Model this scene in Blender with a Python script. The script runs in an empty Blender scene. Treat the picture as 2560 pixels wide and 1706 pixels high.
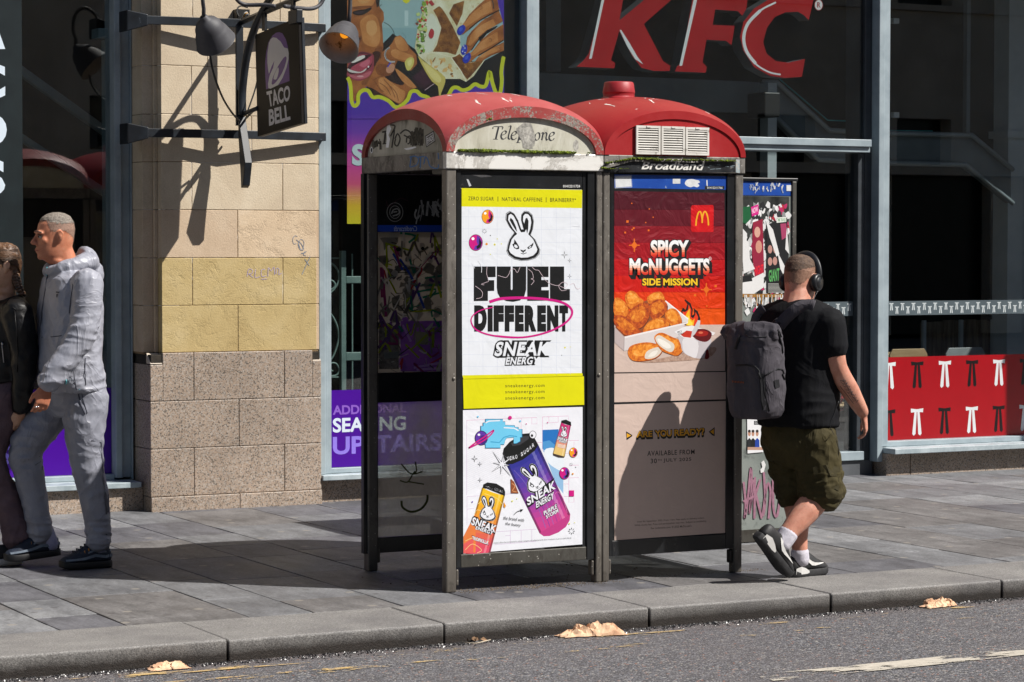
import bpy, bmesh, math, random
from mathutils import Vector, Matrix, noise
R = math.radians
random.seed(7)
sc = bpy.context.scene
COL = sc.collection

# ------------------------------------------------------------------ camera
EYE = 1.68
FPX, YAW, PITCH, ROLL = 6244.27, 0.481931, -0.0372019, -0.00077674
cam_d = bpy.data.cameras.new('camera'); cam = bpy.data.objects.new('camera', cam_d); COL.objects.link(cam)
cam_d.sensor_width = 36.0; cam_d.lens = FPX * 36.0 / 2560; cam_d.clip_start = 0.1; cam_d.clip_end = 400
_fw = Vector((math.sin(YAW)*math.cos(PITCH), math.cos(YAW)*math.cos(PITCH), math.sin(PITCH)))
_r = Vector((math.cos(YAW), -math.sin(YAW), 0)); _d = -_r.cross(_fw)
_r2 = math.cos(ROLL)*_r + math.sin(ROLL)*_d; _d2 = -math.sin(ROLL)*_r + math.cos(ROLL)*_d
cam.matrix_world = Matrix(((_r2.x, -_d2.x, -_fw.x, 0), (_r2.y, -_d2.y, -_fw.y, 0), (_r2.z, -_d2.z, -_fw.z, EYE), (0, 0, 0, 1)))
sc.camera = cam

# ------------------------------------------------------------------ sky, sun, exposure
SUN_TO = Vector((1.04, -1.0, 1.58)).normalized()      # towards the sun
w = bpy.data.worlds.new('World'); sc.world = w; w.use_nodes = True
nt = w.node_tree; sky = nt.nodes.new('ShaderNodeTexSky'); sky.sky_type = 'NISHITA'; sky.sun_disc = False
sky.sun_elevation = math.asin(SUN_TO.z); sky.sun_rotation = math.atan2(SUN_TO.x, SUN_TO.y)
nt.links.new(sky.outputs[0], nt.nodes['Background'].inputs[0]); nt.nodes['Background'].inputs[1].default_value = 0.05
sl = bpy.data.lights.new('sun', 'SUN'); sl.energy = 5.0; sl.angle = R(0.53); sl.color = (1.0, 0.955, 0.89)
so = bpy.data.objects.new('sun', sl); COL.objects.link(so); so.location = (20, -20, 30)
so.rotation_euler = SUN_TO.to_track_quat('Z', 'Y').to_euler()
sc.view_settings.view_transform = 'Standard'; sc.view_settings.look = 'None'
sc.view_settings.exposure = 0.52; sc.view_settings.gamma = 1.0
try: sc.view_settings.use_curve_mapping = False
except Exception: pass
sc.cycles.max_bounces = 8; sc.cycles.transparent_max_bounces = 24; sc.cycles.caustics_reflective = False; sc.cycles.caustics_refractive = False
sc.cycles.use_denoising = True

# ------------------------------------------------------------------ from a measured direction to a point on a real plane
def _ray(u, v): return _r2*((u-1280)/FPX) + _d2*((v-853)/FPX) + _fw
def hit(u, v, ax, val):
    d = _ray(u, v); c = (0, 0, EYE); t = (val - c[ax]) / d[ax]
    return Vector((0, 0, EYE)) + d*t
def F(u, v, y): return hit(u, v, 1, y)
def S(u, v, x): return hit(u, v, 0, x)
def G(u, v, z=0.0): return hit(u, v, 2, z)

# ------------------------------------------------------------------ materials
def lin(c):
    if isinstance(c, str):
        c = c.lstrip('#'); c = [int(c[i:i+2], 16)/255 for i in (0, 2, 4)]
        c = [x/12.92 if x <= .04045 else ((x+.055)/1.055)**2.4 for x in c]
    return (c[0], c[1], c[2], 1)
class NT:
    def __init__(s, name):
        s.m = bpy.data.materials.new(name); s.m.use_nodes = True; s.t = s.m.node_tree; s.n = s.t.nodes
        s.bsdf = s.n['Principled BSDF']; s.out = s.n['Material Output']
        s.tc = s.n.new('ShaderNodeTexCoord').outputs['Object']
    def L(s, a, b): s.t.links.new(a, b)
    def mp(s, scale=(1, 1, 1), rot=(0, 0, 0)):
        k = s.n.new('ShaderNodeMapping'); k.inputs['Scale'].default_value = scale; k.inputs['Rotation'].default_value = rot
        s.L(s.tc, k.inputs[0]); return k.outputs[0]
    def noise(s, scale, detail=5, rough=.6, dist=0, vec=None):
        k = s.n.new('ShaderNodeTexNoise'); k.inputs['Scale'].default_value = scale; k.inputs['Detail'].default_value = detail
        k.inputs['Roughness'].default_value = rough; k.inputs['Distortion'].default_value = dist
        s.L(vec or s.tc, k.inputs['Vector']); return k.outputs['Fac']
    def vor(s, scale, vec=None, feat='F1', out='Distance', rand=1.0, dim='3D'):
        k = s.n.new('ShaderNodeTexVoronoi'); k.feature = feat; k.voronoi_dimensions = dim; k.inputs['Scale'].default_value = scale; k.inputs['Randomness'].default_value = rand
        s.L(vec or s.tc, k.inputs['Vector']); return k.outputs[out]
    def ramp(s, fac, stops, interp='LINEAR'):
        k = s.n.new('ShaderNodeValToRGB'); e = k.color_ramp.elements; k.color_ramp.interpolation = interp
        while len(e) < len(stops): e.new(.5)
        for i, (p, c) in enumerate(stops):
            e[i].position = p; e[i].color = lin(c) if not isinstance(c, (int, float)) else (c, c, c, 1)
        s.L(fac, k.inputs[0]); return k.outputs[0]
    def mix(s, fac, a, b, mode='MIX'):
        k = s.n.new('ShaderNodeMix'); k.data_type = 'RGBA'; k.blend_type = mode
        if isinstance(fac, (int, float)): k.inputs[0].default_value = fac
        else: s.L(fac, k.inputs[0])
        for i, x in ((6, a), (7, b)):
            if hasattr(x, 'is_linked'): s.L(x, k.inputs[i])
            else: k.inputs[i].default_value = lin(x)
        return k.outputs[2]
    def math(s, op, a, b=None):
        k = s.n.new('ShaderNodeMath'); k.operation = op
        for i, x in ((0, a), (1, b)):
            if x is None: continue
            if isinstance(x, (int, float)): k.inputs[i].default_value = x
            else: s.L(x, k.inputs[i])
        return k.outputs[0]
    def sep(s, vec=None):
        k = s.n.new('ShaderNodeSeparateXYZ'); s.L(vec or s.tc, k.inputs[0]); return k.outputs
    def color(s, c):
        if hasattr(c, 'is_linked'): s.L(c, s.bsdf.inputs['Base Color'])
        else: s.bsdf.inputs['Base Color'].default_value = lin(c)
    def rough(s, r):
        if hasattr(r, 'is_linked'): s.L(r, s.bsdf.inputs['Roughness'])
        else: s.bsdf.inputs['Roughness'].default_value = r
    def bump(s, h, strength=.3, dist=.01):
        k = s.n.new('ShaderNodeBump'); k.inputs['Strength'].default_value = strength; k.inputs['Distance'].default_value = dist
        s.L(h, k.inputs['Height']); s.L(k.outputs[0], s.bsdf.inputs['Normal'])
    def alpha(s, a): s.L(a, s.bsdf.inputs['Alpha'])
    def set(s, **kw):
        for k, v in kw.items(): s.bsdf.inputs[k.replace('_', ' ')].default_value = v
        return s
_mc = {}
def mat(name, c1, c2=None, scale=6, rough=.6, metal=0, bump=0, bscale=40, bdist=.004, lo=.38, hi=.62, stretch=(1, 1, 1), spec=.5, c3=None, s3=30, lo3=.6, hi3=.7, r2=None):
    if name in _mc: return _mc[name]
    t = NT(name); v = t.mp(stretch) if stretch != (1, 1, 1) else t.tc
    if c2 is None: c = None; t.color(c1)
    else:
        n = t.noise(scale, 6, .62, 0, v); c = t.ramp(n, [(lo, c1), (hi, c2)])
        if c3 is not None: c = t.mix(t.ramp(t.noise(s3, 4, .7, 0, v), [(lo3, 0.0), (hi3, 1.0)]), c, c3)
        t.color(c)
        if r2 is not None:
            t.rough(t.math('ADD', rough, t.math('MULTIPLY', n, r2-rough)))
    if r2 is None: t.rough(rough)
    t.set(Metallic=metal, Specular_IOR_Level=spec)
    if bump: t.bump(t.noise(bscale, 5, .6, 0, v), bump, bdist)
    _mc[name] = t.m; return t.m
def glass_mat(name, tint=(.80, .86, .86), refl=1.0, dirt=0.0):
    if name in _mc: return _mc[name]
    t = NT(name); t.n.remove(t.bsdf)
    tr = t.n.new('ShaderNodeBsdfTransparent'); tr.inputs[0].default_value = (*tint, 1)
    gl = t.n.new('ShaderNodeBsdfGlossy'); gl.inputs['Roughness'].default_value = .006; gl.inputs[0].default_value = (refl, refl, refl, 1)
    fr = t.n.new('ShaderNodeFresnel'); geo = t.n.new('ShaderNodeNewGeometry'); t.L(t.math('SUBTRACT', 1.72, t.math('MULTIPLY', geo.outputs['Backfacing'], 1.72-1/1.72)), fr.inputs[0])   # a pane has two faces; the far one is met from inside
    mx = t.n.new('ShaderNodeMixShader'); t.L(fr.outputs[0], mx.inputs[0]); t.L(tr.outputs[0], mx.inputs[1]); t.L(gl.outputs[0], mx.inputs[2])
    o = mx.outputs[0]
    if dirt:
        df0 = t.n.new('ShaderNodeBsdfDiffuse'); df0.inputs[0].default_value = (.62, .60, .57, 1); dt = t.n.new('ShaderNodeBsdfTranslucent'); dt.inputs[0].default_value = (.62, .60, .57, 1); df = t.n.new('ShaderNodeMixShader'); df.inputs[0].default_value = .5; t.L(df0.outputs[0], df.inputs[1]); t.L(dt.outputs[0], df.inputs[2])
        m2 = t.n.new('ShaderNodeMixShader')
        n = t.noise(3.5, 6, .7, .4, t.mp((1, 1, .5)))
        t.L(t.math('MULTIPLY', t.ramp(n, [(.32, .5), (.75, 1.0)]), dirt), m2.inputs[0]); t.L(o, m2.inputs[1]); t.L(df.outputs[0], m2.inputs[2]); o = m2.outputs[0]
    t.L(o, t.out.inputs[0]); _mc[name] = t.m; return t.m
def emit_mat(name, c, k):
    t = NT(name); t.color(c); t.set(Emission_Color=lin(c), Emission_Strength=k); return t.m

# ------------------------------------------------------------------ mesh building
ORG = {}
class MB:
    def __init__(s): s.v = []; s.f = []; s.m = []; s.s = []
    def poly(s, pts, m=0, smooth=False):
        b = len(s.v); s.v += [tuple(p) for p in pts]; s.f.append(tuple(range(b, b+len(pts)))); s.m.append(m); s.s.append(smooth)
    def add(s, verts, faces, m=0, smooth=False):
        b = len(s.v); s.v += [tuple(p) for p in verts]
        for f in faces: s.f.append(tuple(i+b for i in f)); s.m.append(m); s.s.append(smooth)
        return s
    def box(s, x0, x1, y0, y1, z0, z1, m=0):
        v = [(x, y, z) for z in (z0, z1) for y in (y0, y1) for x in (x0, x1)]
        return s.add(v, [(0, 2, 3, 1), (4, 5, 7, 6), (0, 1, 5, 4), (2, 6, 7, 3), (0, 4, 6, 2), (1, 3, 7, 5)], m)
    def prism(s, pts, off, m=0, ms=None):
        """outline pts (3-D, one plane) swept by vector off"""
        off = Vector(off); pts = [Vector(p) for p in pts]; n = len(pts); b = len(s.v)
        s.v += [tuple(p) for p in pts] + [tuple(p+off) for p in pts]
        s.f.append(tuple(range(b, b+n))); s.f.append(tuple(range(b+2*n-1, b+n-1, -1))); s.m += [m, m]; s.s += [False]*2
        for i in range(n):
            j = (i+1) % n; s.f.append((b+i, b+n+i, b+n+j, b+j)); s.m.append(m if ms is None else ms); s.s.append(False)
        return s
    def rings(s, rings, m=0, cap=True, smooth=True, closed=True):
        b = len(s.v); k = len(rings[0])
        for r in rings: s.v += [tuple(p) for p in r]
        for i in range(len(rings)-1):
            for j in range(k if closed else k-1):
                q = (j+1) % k; s.f.append((b+i*k+j, b+i*k+q, b+(i+1)*k+q, b+(i+1)*k+j)); s.m.append(m); s.s.append(smooth)
        if cap:
            s.f.append(tuple(b+j for j in reversed(range(k)))); s.f.append(tuple(b+(len(rings)-1)*k+j for j in range(k))); s.m += [m, m]; s.s += [smooth]*2
        return s
    def tube(s, path, r, n=10, m=0, cap=True, flat=None):
        path = [Vector(p) for p in path]; rr = r if isinstance(r, (list, tuple)) else [r]*len(path); rings = []; up = None
        for i, p in enumerate(path):
            t = (path[min(i+1, len(path)-1)] - path[max(i-1, 0)]).normalized()
            if up is None: up = Vector((0, 0, 1)) if abs(t.z) < .9 else Vector((1, 0, 0))
            a = t.cross(up)
            if a.length < 1e-6: a = t.orthogonal()
            a.normalize(); up = a.cross(t).normalized()
            ka, kb = flat if flat else (1, 1)
            rings.append([p + a*(math.cos(2*math.pi*k/n)*rr[i]*ka) + up*(math.sin(2*math.pi*k/n)*rr[i]*kb) for k in range(n)])
        return s.rings(rings, m, cap)
    def lathe(s, prof, base, axis=(0, 0, 1), n=24, m=0, cap=True):
        ax = Vector(axis).normalized(); a = ax.orthogonal().normalized(); b = ax.cross(a); base = Vector(base)
        return s.rings([[base + ax*h + a*(math.cos(2*math.pi*k/n)*r) + b*(math.sin(2*math.pi*k/n)*r) for k in range(n)] for r, h in prof], m, cap)
    def ball(s, c, r, m=0, n=12, sc=(1, 1, 1)):
        c = Vector(c); rings = []
        for i in range(n//2+1):
            th = math.pi*max(.001, min(.999, i/(n//2)))
            rings.append([c + Vector((math.cos(2*math.pi*k/n)*math.sin(th)*r*sc[0], math.sin(2*math.pi*k/n)*math.sin(th)*r*sc[1], -math.cos(th)*r*sc[2])) for k in range(n)])
        return s.rings(rings, m)
    def build(s, name, mats, parent=None, bevel=0, seg=2, org=None, recalc=True):
        if not isinstance(mats, (list, tuple)): mats = [mats]
        o = ORG[parent.name] if parent is not None else Vector(org or (0, 0, 0))
        me = bpy.data.meshes.new(name); me.from_pydata([(x-o[0], y-o[1], z-o[2]) for x, y, z in s.v], [], s.f)
        for mm in mats: me.materials.append(mm)
        me.polygons.foreach_set('material_index', s.m); me.polygons.foreach_set('use_smooth', s.s)
        if recalc:
            bm = bmesh.new(); bm.from_mesh(me); bmesh.ops.recalc_face_normals(bm, faces=bm.faces); bm.to_mesh(me); bm.free()
        me.update(); ob = bpy.data.objects.new(name, me); COL.objects.link(ob)
        if parent is not None: ob.parent = parent
        else: ob.location = o
        ORG[ob.name] = o
        if bevel:
            k = ob.modifiers.new('bevel', 'BEVEL'); k.width = bevel; k.segments = seg; k.limit_method = 'ANGLE'; k.angle_limit = R(40); k.use_clamp_overlap = True
        return ob
def tag(o, label=None, cat=None, group=None, kind=None):
    if label: o['label'] = label
    if cat: o['category'] = cat
    if group: o['group'] = group
    if kind: o['kind'] = kind
    return o
def thing(name, loc, label, cat, group=None):
    o = bpy.data.objects.new(name, None); COL.objects.link(o); o.location = loc; o.empty_display_size = .1; ORG[o.name] = Vector(loc)
    return tag(o, label, cat, group)
def spline(pts, n=8, closed=False):
    """Catmull-Rom through points (2-D or 3-D tuples)"""
    P = [Vector(p) for p in pts]; k = len(P); out = []
    for i in range(k if closed else k-1):
        g = (lambda j: P[j % k]) if closed else (lambda j: P[max(0, min(k-1, j))])
        p0, p1, p2, p3 = g(i-1), g(i), g(i+1), g(i+2)
        for q in range(n):
            t = q/n
            out.append(.5*((2*p1) + (p2-p0)*t + (2*p0-5*p1+4*p2-p3)*t*t + (3*p1-p0-3*p2+p3)*t**3))
    if not closed: out.append(P[-1])
    return out
# ------------------------------------------------------------------ flat print: layered polygons and lettering on a plane
_tc = {}
def glyphs(body, bold=0.0, shear=0.0, space=1.0):
    key = (body, bold, shear, space)
    if key in _tc: return _tc[key]
    cu = bpy.data.curves.new('lettering', 'FONT'); cu.body = body; cu.offset = bold; cu.shear = shear; cu.space_character = space; cu.resolution_u = 4
    ob = bpy.data.objects.new('lettering', cu); COL.objects.link(ob)
    dg = bpy.context.evaluated_depsgraph_get(); me = bpy.data.meshes.new_from_object(ob.evaluated_get(dg))
    v = [tuple(x.co[:2]) for x in me.vertices]; f = [tuple(p.vertices) for p in me.polygons]
    bpy.data.objects.remove(ob); bpy.data.curves.remove(cu); bpy.data.meshes.remove(me)
    xs = [a for a, b in v]; ys = [b for a, b in v]; x0, x1, y0, y1 = min(xs), max(xs), min(ys), max(ys)
    _tc[key] = ([((a-x0)/(x1-x0), (b-y0)/(y1-y0)) for a, b in v], f); return _tc[key]
class Print:
    """print on one plane; coordinates are pixels of a measured crop, turned into points of that plane"""
    def __init__(s, ax, val, step=-.000012, start=-.0004):
        s.mb = MB(); s.ax, s.val, s.step, s.k = ax, val, step, start; s.mats = []; s.ox = s.oy = 0; s.s = 1
    def crop(s, ox, oy, sc_): s.ox, s.oy, s.s = ox, oy, sc_; return s
    def mi(s, m):
        if m not in s.mats: s.mats.append(m)
        return s.mats.index(m)
    def at(s, x, y, lift=None):
        p = hit(s.ox + x*s.s, s.oy + y*s.s, s.ax, s.val); p[s.ax] += s.k if lift is None else lift; return p
    def up(s, n=1): s.k += s.step*n; return s
    def poly(s, pts, m, sm=0, closed=True):
        s.up()
        if sm: pts = [tuple(p) for p in spline([(a, b, 0) for a, b in pts], sm, True)]
        s.mb.poly([s.at(p[0], p[1]) for p in pts], s.mi(m)); return s
    def rect(s, x0, y0, x1, y1, m): return s.poly([(x0, y0), (x1, y0), (x1, y1), (x0, y1)], m)
    def ell(s, x, y, rx, ry, m, n=20, rot=0, jag=0):
        c, q = math.cos(rot), math.sin(rot); pts = []
        for i in range(n):
            a = 2*math.pi*i/n; k = 1+random.uniform(-jag, jag); X, Y = rx*k*math.cos(a), ry*k*math.sin(a); pts.append((x+X*c-Y*q, y+X*q+Y*c))
        return s.poly(pts, m)
    def line(s, pts, wd, m, sm=0, pen=None, closed=False):
        if sm: pts = [tuple(p)[:2] for p in spline([(a, b, 0) for a, b in pts], sm, closed)]
        s.up(); i_ = s.mi(m); n = len(pts); L = []; Rr = []
        for i, p in enumerate(pts):
            a = pts[max(i-1, 0)]; b = pts[min(i+1, n-1)]; dx, dy = b[0]-a[0], b[1]-a[1]; l = math.hypot(dx, dy) or 1
            wv = (wd if not isinstance(wd, (list, tuple)) else wd[0]+(wd[1]-wd[0])*i/max(1, n-1))
            if pen:   # broad-nib pen: angle, contrast
                c, q = math.cos(pen[0]), math.sin(pen[0]); nx, ny = -dy/l, dx/l; k = abs(nx*c+ny*q); wv *= pen[1]+(1-pen[1])*k
            L.append((p[0]-dy/l*wv/2, p[1]+dx/l*wv/2)); Rr.append((p[0]+dy/l*wv/2, p[1]-dx/l*wv/2))
        for i in range(n-1): s.mb.poly([s.at(*L[i]), s.at(*L[i+1]), s.at(*Rr[i+1]), s.at(*Rr[i])], i_)
        return s
    def text(s, body, quad, m, bold=0.0, shear=0.0, space=1.0, lift=1):
        """quad = TL, TR, BR, BL in crop pixels, or x0,y0,x1,y1"""
        if len(quad) == 4 and not hasattr(quad[0], '__len__'):
            x0, y0, x1, y1 = quad; quad = [(x0, y0), (x1, y0), (x1, y1), (x0, y1)]
        s.up(lift); v, f = glyphs(body, bold, shear, space); TL, TR, BR, BL = quad; pts = []
        for a, b in v:
            X = (BL[0]*(1-a)+BR[0]*a)*(1-b) + (TL[0]*(1-a)+TR[0]*a)*b; Y = (BL[1]*(1-a)+BR[1]*a)*(1-b) + (TL[1]*(1-a)+TR[1]*a)*b
            pts.append(s.at(X, Y))
        s.mb.add(pts, f, s.mi(m)); return s
    def build(s, name, parent=None): return s.mb.build(name, s.mats, parent, recalc=False)
_ik = {}
def ink(c, rough=.45, wrinkle=.0, name=None):
    k = (c, rough, wrinkle)
    if k in _ik: return _ik[k]
    t = NT(name or 'print_ink'); base = lin(c)
    n = t.noise(9, 4, .6); f = t.ramp(n, [(.3, .93), (.7, 1.0)])
    t.color(t.mix(1.0, c, f, 'MULTIPLY')); t.rough(rough)
    if wrinkle:
        a = t.noise(7, 3, .5, 1.6); rid = t.math('ABSOLUTE', t.math('SUBTRACT', a, .5)); t.bump(t.math('MULTIPLY', rid, -1), wrinkle, .05)
    _ik[k] = t.m; return t.m
_it = {}
def ink_t(c, *_):
    """marker or paper on glass: lets light through from behind"""
    if c in _it: return _it[c]
    t = NT('glass_marker'); t.color(c); t.rough(.6); tr = t.n.new('ShaderNodeBsdfTranslucent'); tr.inputs[0].default_value = lin(c); mx = t.n.new('ShaderNodeMixShader'); mx.inputs[0].default_value = .55
    t.L(t.bsdf.outputs[0], mx.inputs[1]); t.L(tr.outputs[0], mx.inputs[2]); t.L(mx.outputs[0], t.out.inputs[0]); _it[c] = t.m; return t.m
def circ(x, y, r, n=24): return [(x+r*math.cos(2*math.pi*i/n), y+r*math.sin(2*math.pi*i/n)) for i in range(n)]
# ================================================================== STREET
def road_material():
    t = NT('asphalt')
    cell = t.vor(95, out='Color'); k = t.n.new('ShaderNodeSeparateColor'); t.L(cell, k.inputs[0])
    chips = t.ramp(k.outputs[0], [(0.0, '#454548'), (.3, '#5e5e62'), (.6, '#707076'), (.86, '#8a8a8e'), (.97, '#a8a49e'), (1.0, '#a8705a')])
    d = t.vor(95); gap = t.ramp(d, [(.25, 1.0), (.7, .45)])
    c = t.mix(1.0, chips, gap, 'MULTIPLY')
    worn = t.ramp(t.noise(1.6, 6, .7), [(.38, 0.0), (.72, 1.0)])
    c = t.mix(t.math('MULTIPLY', worn, .6), c, '#605b5c')
    y = t.sep()[1]   # dust polished smooth in the channel along the kerb
    band = t.ramp(t.math('ADD', y, t.math('MULTIPLY', t.noise(3, 5, .7), .35)), [(0.0, 0.0), (1, 1.0)])
    m = t.n.new('ShaderNodeMapRange'); m.inputs[1].default_value = 9.75; m.inputs[2].default_value = 10.05; t.L(t.math('ADD', y, t.math('MULTIPLY', t.math('SUBTRACT', t.noise(2.2, 6, .75, 0, t.mp((.35, 1, 1))), .5), .5)), m.inputs[0])
    c = t.mix(t.math('MULTIPLY', m.outputs[0], .92), c, '#5b5352')
    t.color(c); t.rough(.72); t.set(Specular_IOR_Level=.35)
    t.bump(t.math('SUBTRACT', 1.0, d), .55, .012); return t.m
def slab_material(name, a, b, c):
    t = NT(name)
    n = t.noise(1.7, 8, .68, .3); col = t.ramp(n, [(.30, a), (.5, b), (.72, c)])
    sp = t.noise(120, 4, .8, 0, t.mp((.45, 1, 1))); col = t.mix(1.0, col, t.ramp(sp, [(.30, .50), (.5, .95), (.70, 1.5)]), 'MULTIPLY')
    st = t.noise(9, 5, .7, .2, t.mp((1, .35, 1))); col = t.mix(1.0, col, t.ramp(st, [(.34, .66), (.6, 1.08)]), 'MULTIPLY')
    gum = t.vor(2.3, out='Distance', dim='2D'); col = t.mix(t.ramp(gum, [(.04, .6), (.06, 0.0)]), col, '#8e887f')
    gum2 = t.vor(3.1, vec=t.mp((1, 1.3, 1), (0, 0, .4)), dim='2D'); col = t.mix(t.ramp(gum2, [(.05, .5), (.065, 0.0)]), col, '#3a3637')
    t.color(col); t.rough(t.ramp(n, [(.3, .5), (.7, .75)])); t.set(Specular_IOR_Level=.4)
    t.bump(t.noise(120, 4, .7), .35, .004); return t.m
m_road = road_material()
SLAB = [slab_material('slab_grey', '#5b5c60', '#6d6e71', '#7c7d80'), slab_material('slab_brown', '#585656', '#696767', '#777575'),
        slab_material('slab_dark', '#4e4e53', '#5e5e63', '#6d6d72'), slab_material('slab_pale', '#67686b', '#7b7c7f', '#8b8c8e')]
m_joint = mat('joint_dirt', '#1b1713', '#3a332b', scale=14, rough=.95)
def kerb_material():
    t = NT('kerb_granite')
    n = t.noise(2.2, 7, .7); c = t.ramp(n, [(.32, '#6b6969'), (.55, '#7f7d7b'), (.75, '#908e8b')])
    c = t.mix(1.0, c, t.ramp(t.noise(150, 3, .8), [(.30, .42), (.5, .95), (.68, 1.6)]), 'MULTIPLY')
    z = t.sep()[2]; m = t.n.new('ShaderNodeMapRange'); m.inputs[1].default_value = -.06; m.inputs[2].default_value = -.002
    t.L(t.math('ADD', z, t.math('MULTIPLY', t.math('SUBTRACT', t.noise(6, 6, .8), .5), .05)), m.inputs[0])
    c = t.mix(m.outputs[0], t.mix(1.0, c, '#5a5049', 'MULTIPLY'), c)      # soot-brown road grime low on the face
    edge = t.n.new('ShaderNodeMapRange'); edge.inputs[1].default_value = -.03; edge.inputs[2].default_value = .0; t.L(z, edge.inputs[0])
    t.color(c); t.rough(.62); t.set(Specular_IOR_Level=.45); t.bump(t.noise(130, 4, .75), .6, .006); return t.m
# ground sheet = the road
b = MB(); b.poly([(-120, -60, -.09), (160, -60, -.09), (160, 15.0, -.09), (-120, 15.0, -.09)]); road = b.build('road', m_road); tag(road, kind='structure')
# kerb stones
b = MB(); KJ = [3.853, 4.885, 5.952, 6.977, 8.021]
xs = [3.853-1.04*i for i in range(12, 0, -1)] + KJ + [8.021+1.05*i for i in range(1, 22)]
for i in range(len(xs)-1):
    dz = random.uniform(-.0025, .0025); dy = random.uniform(-.004, .004)
    b.box(xs[i]+.0028, xs[i+1]-.0028, 9.992+dy, 10.568, -.25, .004+dz)
kerb = b.build('kerb', kerb_material(), bevel=.010, seg=3); tag(kerb, kind='structure')
b = MB(); b.poly([(-9, 10.012, -.02), (31, 10.012, -.02), (31, 10.575, -.02), (-9, 10.575, -.02)]); b.poly([(-9, 10.03, -.09), (31, 10.03, -.09), (31, 10.03, -.015), (-9, 10.03, -.015)])
tag(b.build('kerb_bed', m_joint), kind='structure')
# paving flags
bx = [3.302, 3.607, 4.187, 4.501, 4.960, 5.350, 5.952, 6.43, 6.97, 7.555, 8.125, 8.552, 9.05]
x = bx[0]
while x > -7: x -= random.choice((.42, .55, .6, .48)); bx.insert(0, x)
x = bx[-1]
while x < 30: x += random.choice((.45, .57, .6, .5)); bx.append(x)
b = MB()
for i in range(len(bx)-1):
    y = 10.576; first = True
    while y < 15.35:
        y2 = y + (random.choice((.18, .62, .8, .42)) if first else random.choice((.55, .72, .9, .82))); first = False
        y2 = min(y2, 15.4) if y2 < 15.25 else 15.4
        j = .0045; z = [random.uniform(-.0018, .0018) for _ in range(4)]; m = random.choices((0, 1, 2, 3), (4, 3, 3, 2))[0]
        q = [(bx[i]+j, y+.0015, z[0]), (bx[i+1]-j, y+.0015, z[1]), (bx[i+1]-j, y2-.0015, z[2]), (bx[i]+j, y2-.0015, z[3])]
        b.prism(q, (0, 0, -.05), m); y = y2
pav = b.build('pavement', SLAB, bevel=.002, seg=1); tag(pav, kind='structure')
b = MB(); b.poly([(-9, 10.57, -.009), (31, 10.57, -.009), (31, 15.5, -.009), (-9, 15.5, -.009)]); tag(b.build('pavement_bed', m_joint), kind='structure')
# worn paint on the road
def paint(name, c, thr, sc_, stretch):
    t = NT(name); v = t.mp(stretch); n = t.noise(sc_, 9, .72, .2, v); n2 = t.noise(60, 3, .7)
    a = t.ramp(t.math('ADD', n, t.math('MULTIPLY', t.math('SUBTRACT', n2, .5), .16)), [(thr, 0.0), (thr+.02, 1.0)])
    t.color(t.mix(t.noise(30, 4, .6), c, '#8d877c')); t.color(c); t.rough(.7); t.alpha(a); return t.m
b = MB(); z = -.0855
wl = [G(1905, 1694, z), G(2300, 1655, z), G(2610, 1621, z), G(2760, 1604, z)]; wd = .135
b.poly([(p.x, p.y+wd/2+.0, z) for p in wl] + [(p.x, p.y-wd/2-.02, z) for p in reversed(wl)])
tag(b.build('road_white_line', paint('white_road_paint', '#cfc8bb', .485, 3.2, (.8, 3.5, 1))), kind='structure')
b = MB()
for y0, y1 in ((9.79, 9.885), (9.53, 9.62)): b.poly([(0, y0, z), (4.15, y0-.01, z), (4.15, y1-.01, z), (0, y1, z)]); b.poly([(4.15, y0-.01, z), (12, y0-.03, z), (12, y1-.03, z), (4.15, y1-.01, z)], 1)
tag(b.build('road_yellow_lines', [paint('yellow_road_paint', '#d8b05a', .535, 2.7, (.9, 4, 1)), paint('yellow_road_paint_worn', '#cfa957', .585, 2.7, (.9, 4, 1))]), kind='structure')
# wet grit in the gutter, moss and dirt by the kiosk feet
def pebbles(name, spots, m):
    b = MB()
    for x, y, z0, r in spots:
        a = random.uniform(0, 6.3); c, s_ = math.cos(a)*r, math.sin(a)*r; h = r*random.uniform(.5, 1.0); k = random.uniform(.6, 1)
        v = [(x+c, y+s_, z0), (x-s_*k, y+c*k, z0), (x-c, y-s_, z0), (x+s_*k, y-c*k, z0), (x+c*.4, y+s_*.4, z0+h), (x-c*.4, y-s_*.3, z0+h*.9)]
        b.add(v, [(0, 1, 4), (1, 5, 4), (1, 2, 5), (2, 3, 5), (3, 4, 5), (3, 0, 4)])
    return b.build(name, m)
sp = []
for i in range(7000):
    x = random.uniform(1.6, 10.2); sp.append((x, 9.985-abs(random.gauss(0, .045))*(1+.5*noise.noise(Vector((x*1.3, 0, 0)))), -.091, random.uniform(.003, .0085)))
tag(pebbles('gutter_gravel', sp, mat('wet_grit', '#0d0c0c', '#2e2b2b', scale=60, rough=.3, spec=.6)), 'strip of wet black grit lying in the gutter under the kerb', 'gravel', kind='stuff')
sp = []
for i in range(900): sp.append((random.uniform(5.4, 6.3), 10.9+random.gauss(0, .035), -.001, random.uniform(.002, .006)))
for i in range(500): sp.append((random.uniform(6.4, 7.2), 10.93+random.gauss(0, .03), -.001, random.uniform(.002, .005)))
for i in range(60): sp.append((random.uniform(5.2, 6.9), random.uniform(10.9, 11.7), -.001, random.uniform(.004, .008)))
tag(pebbles('pavement_dirt', sp, mat('dry_dirt', '#2a221b', '#6b5f52', scale=50, rough=.95)), 'loose dirt and crumbs swept up under the two phone kiosks', 'dirt', kind='stuff')
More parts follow.
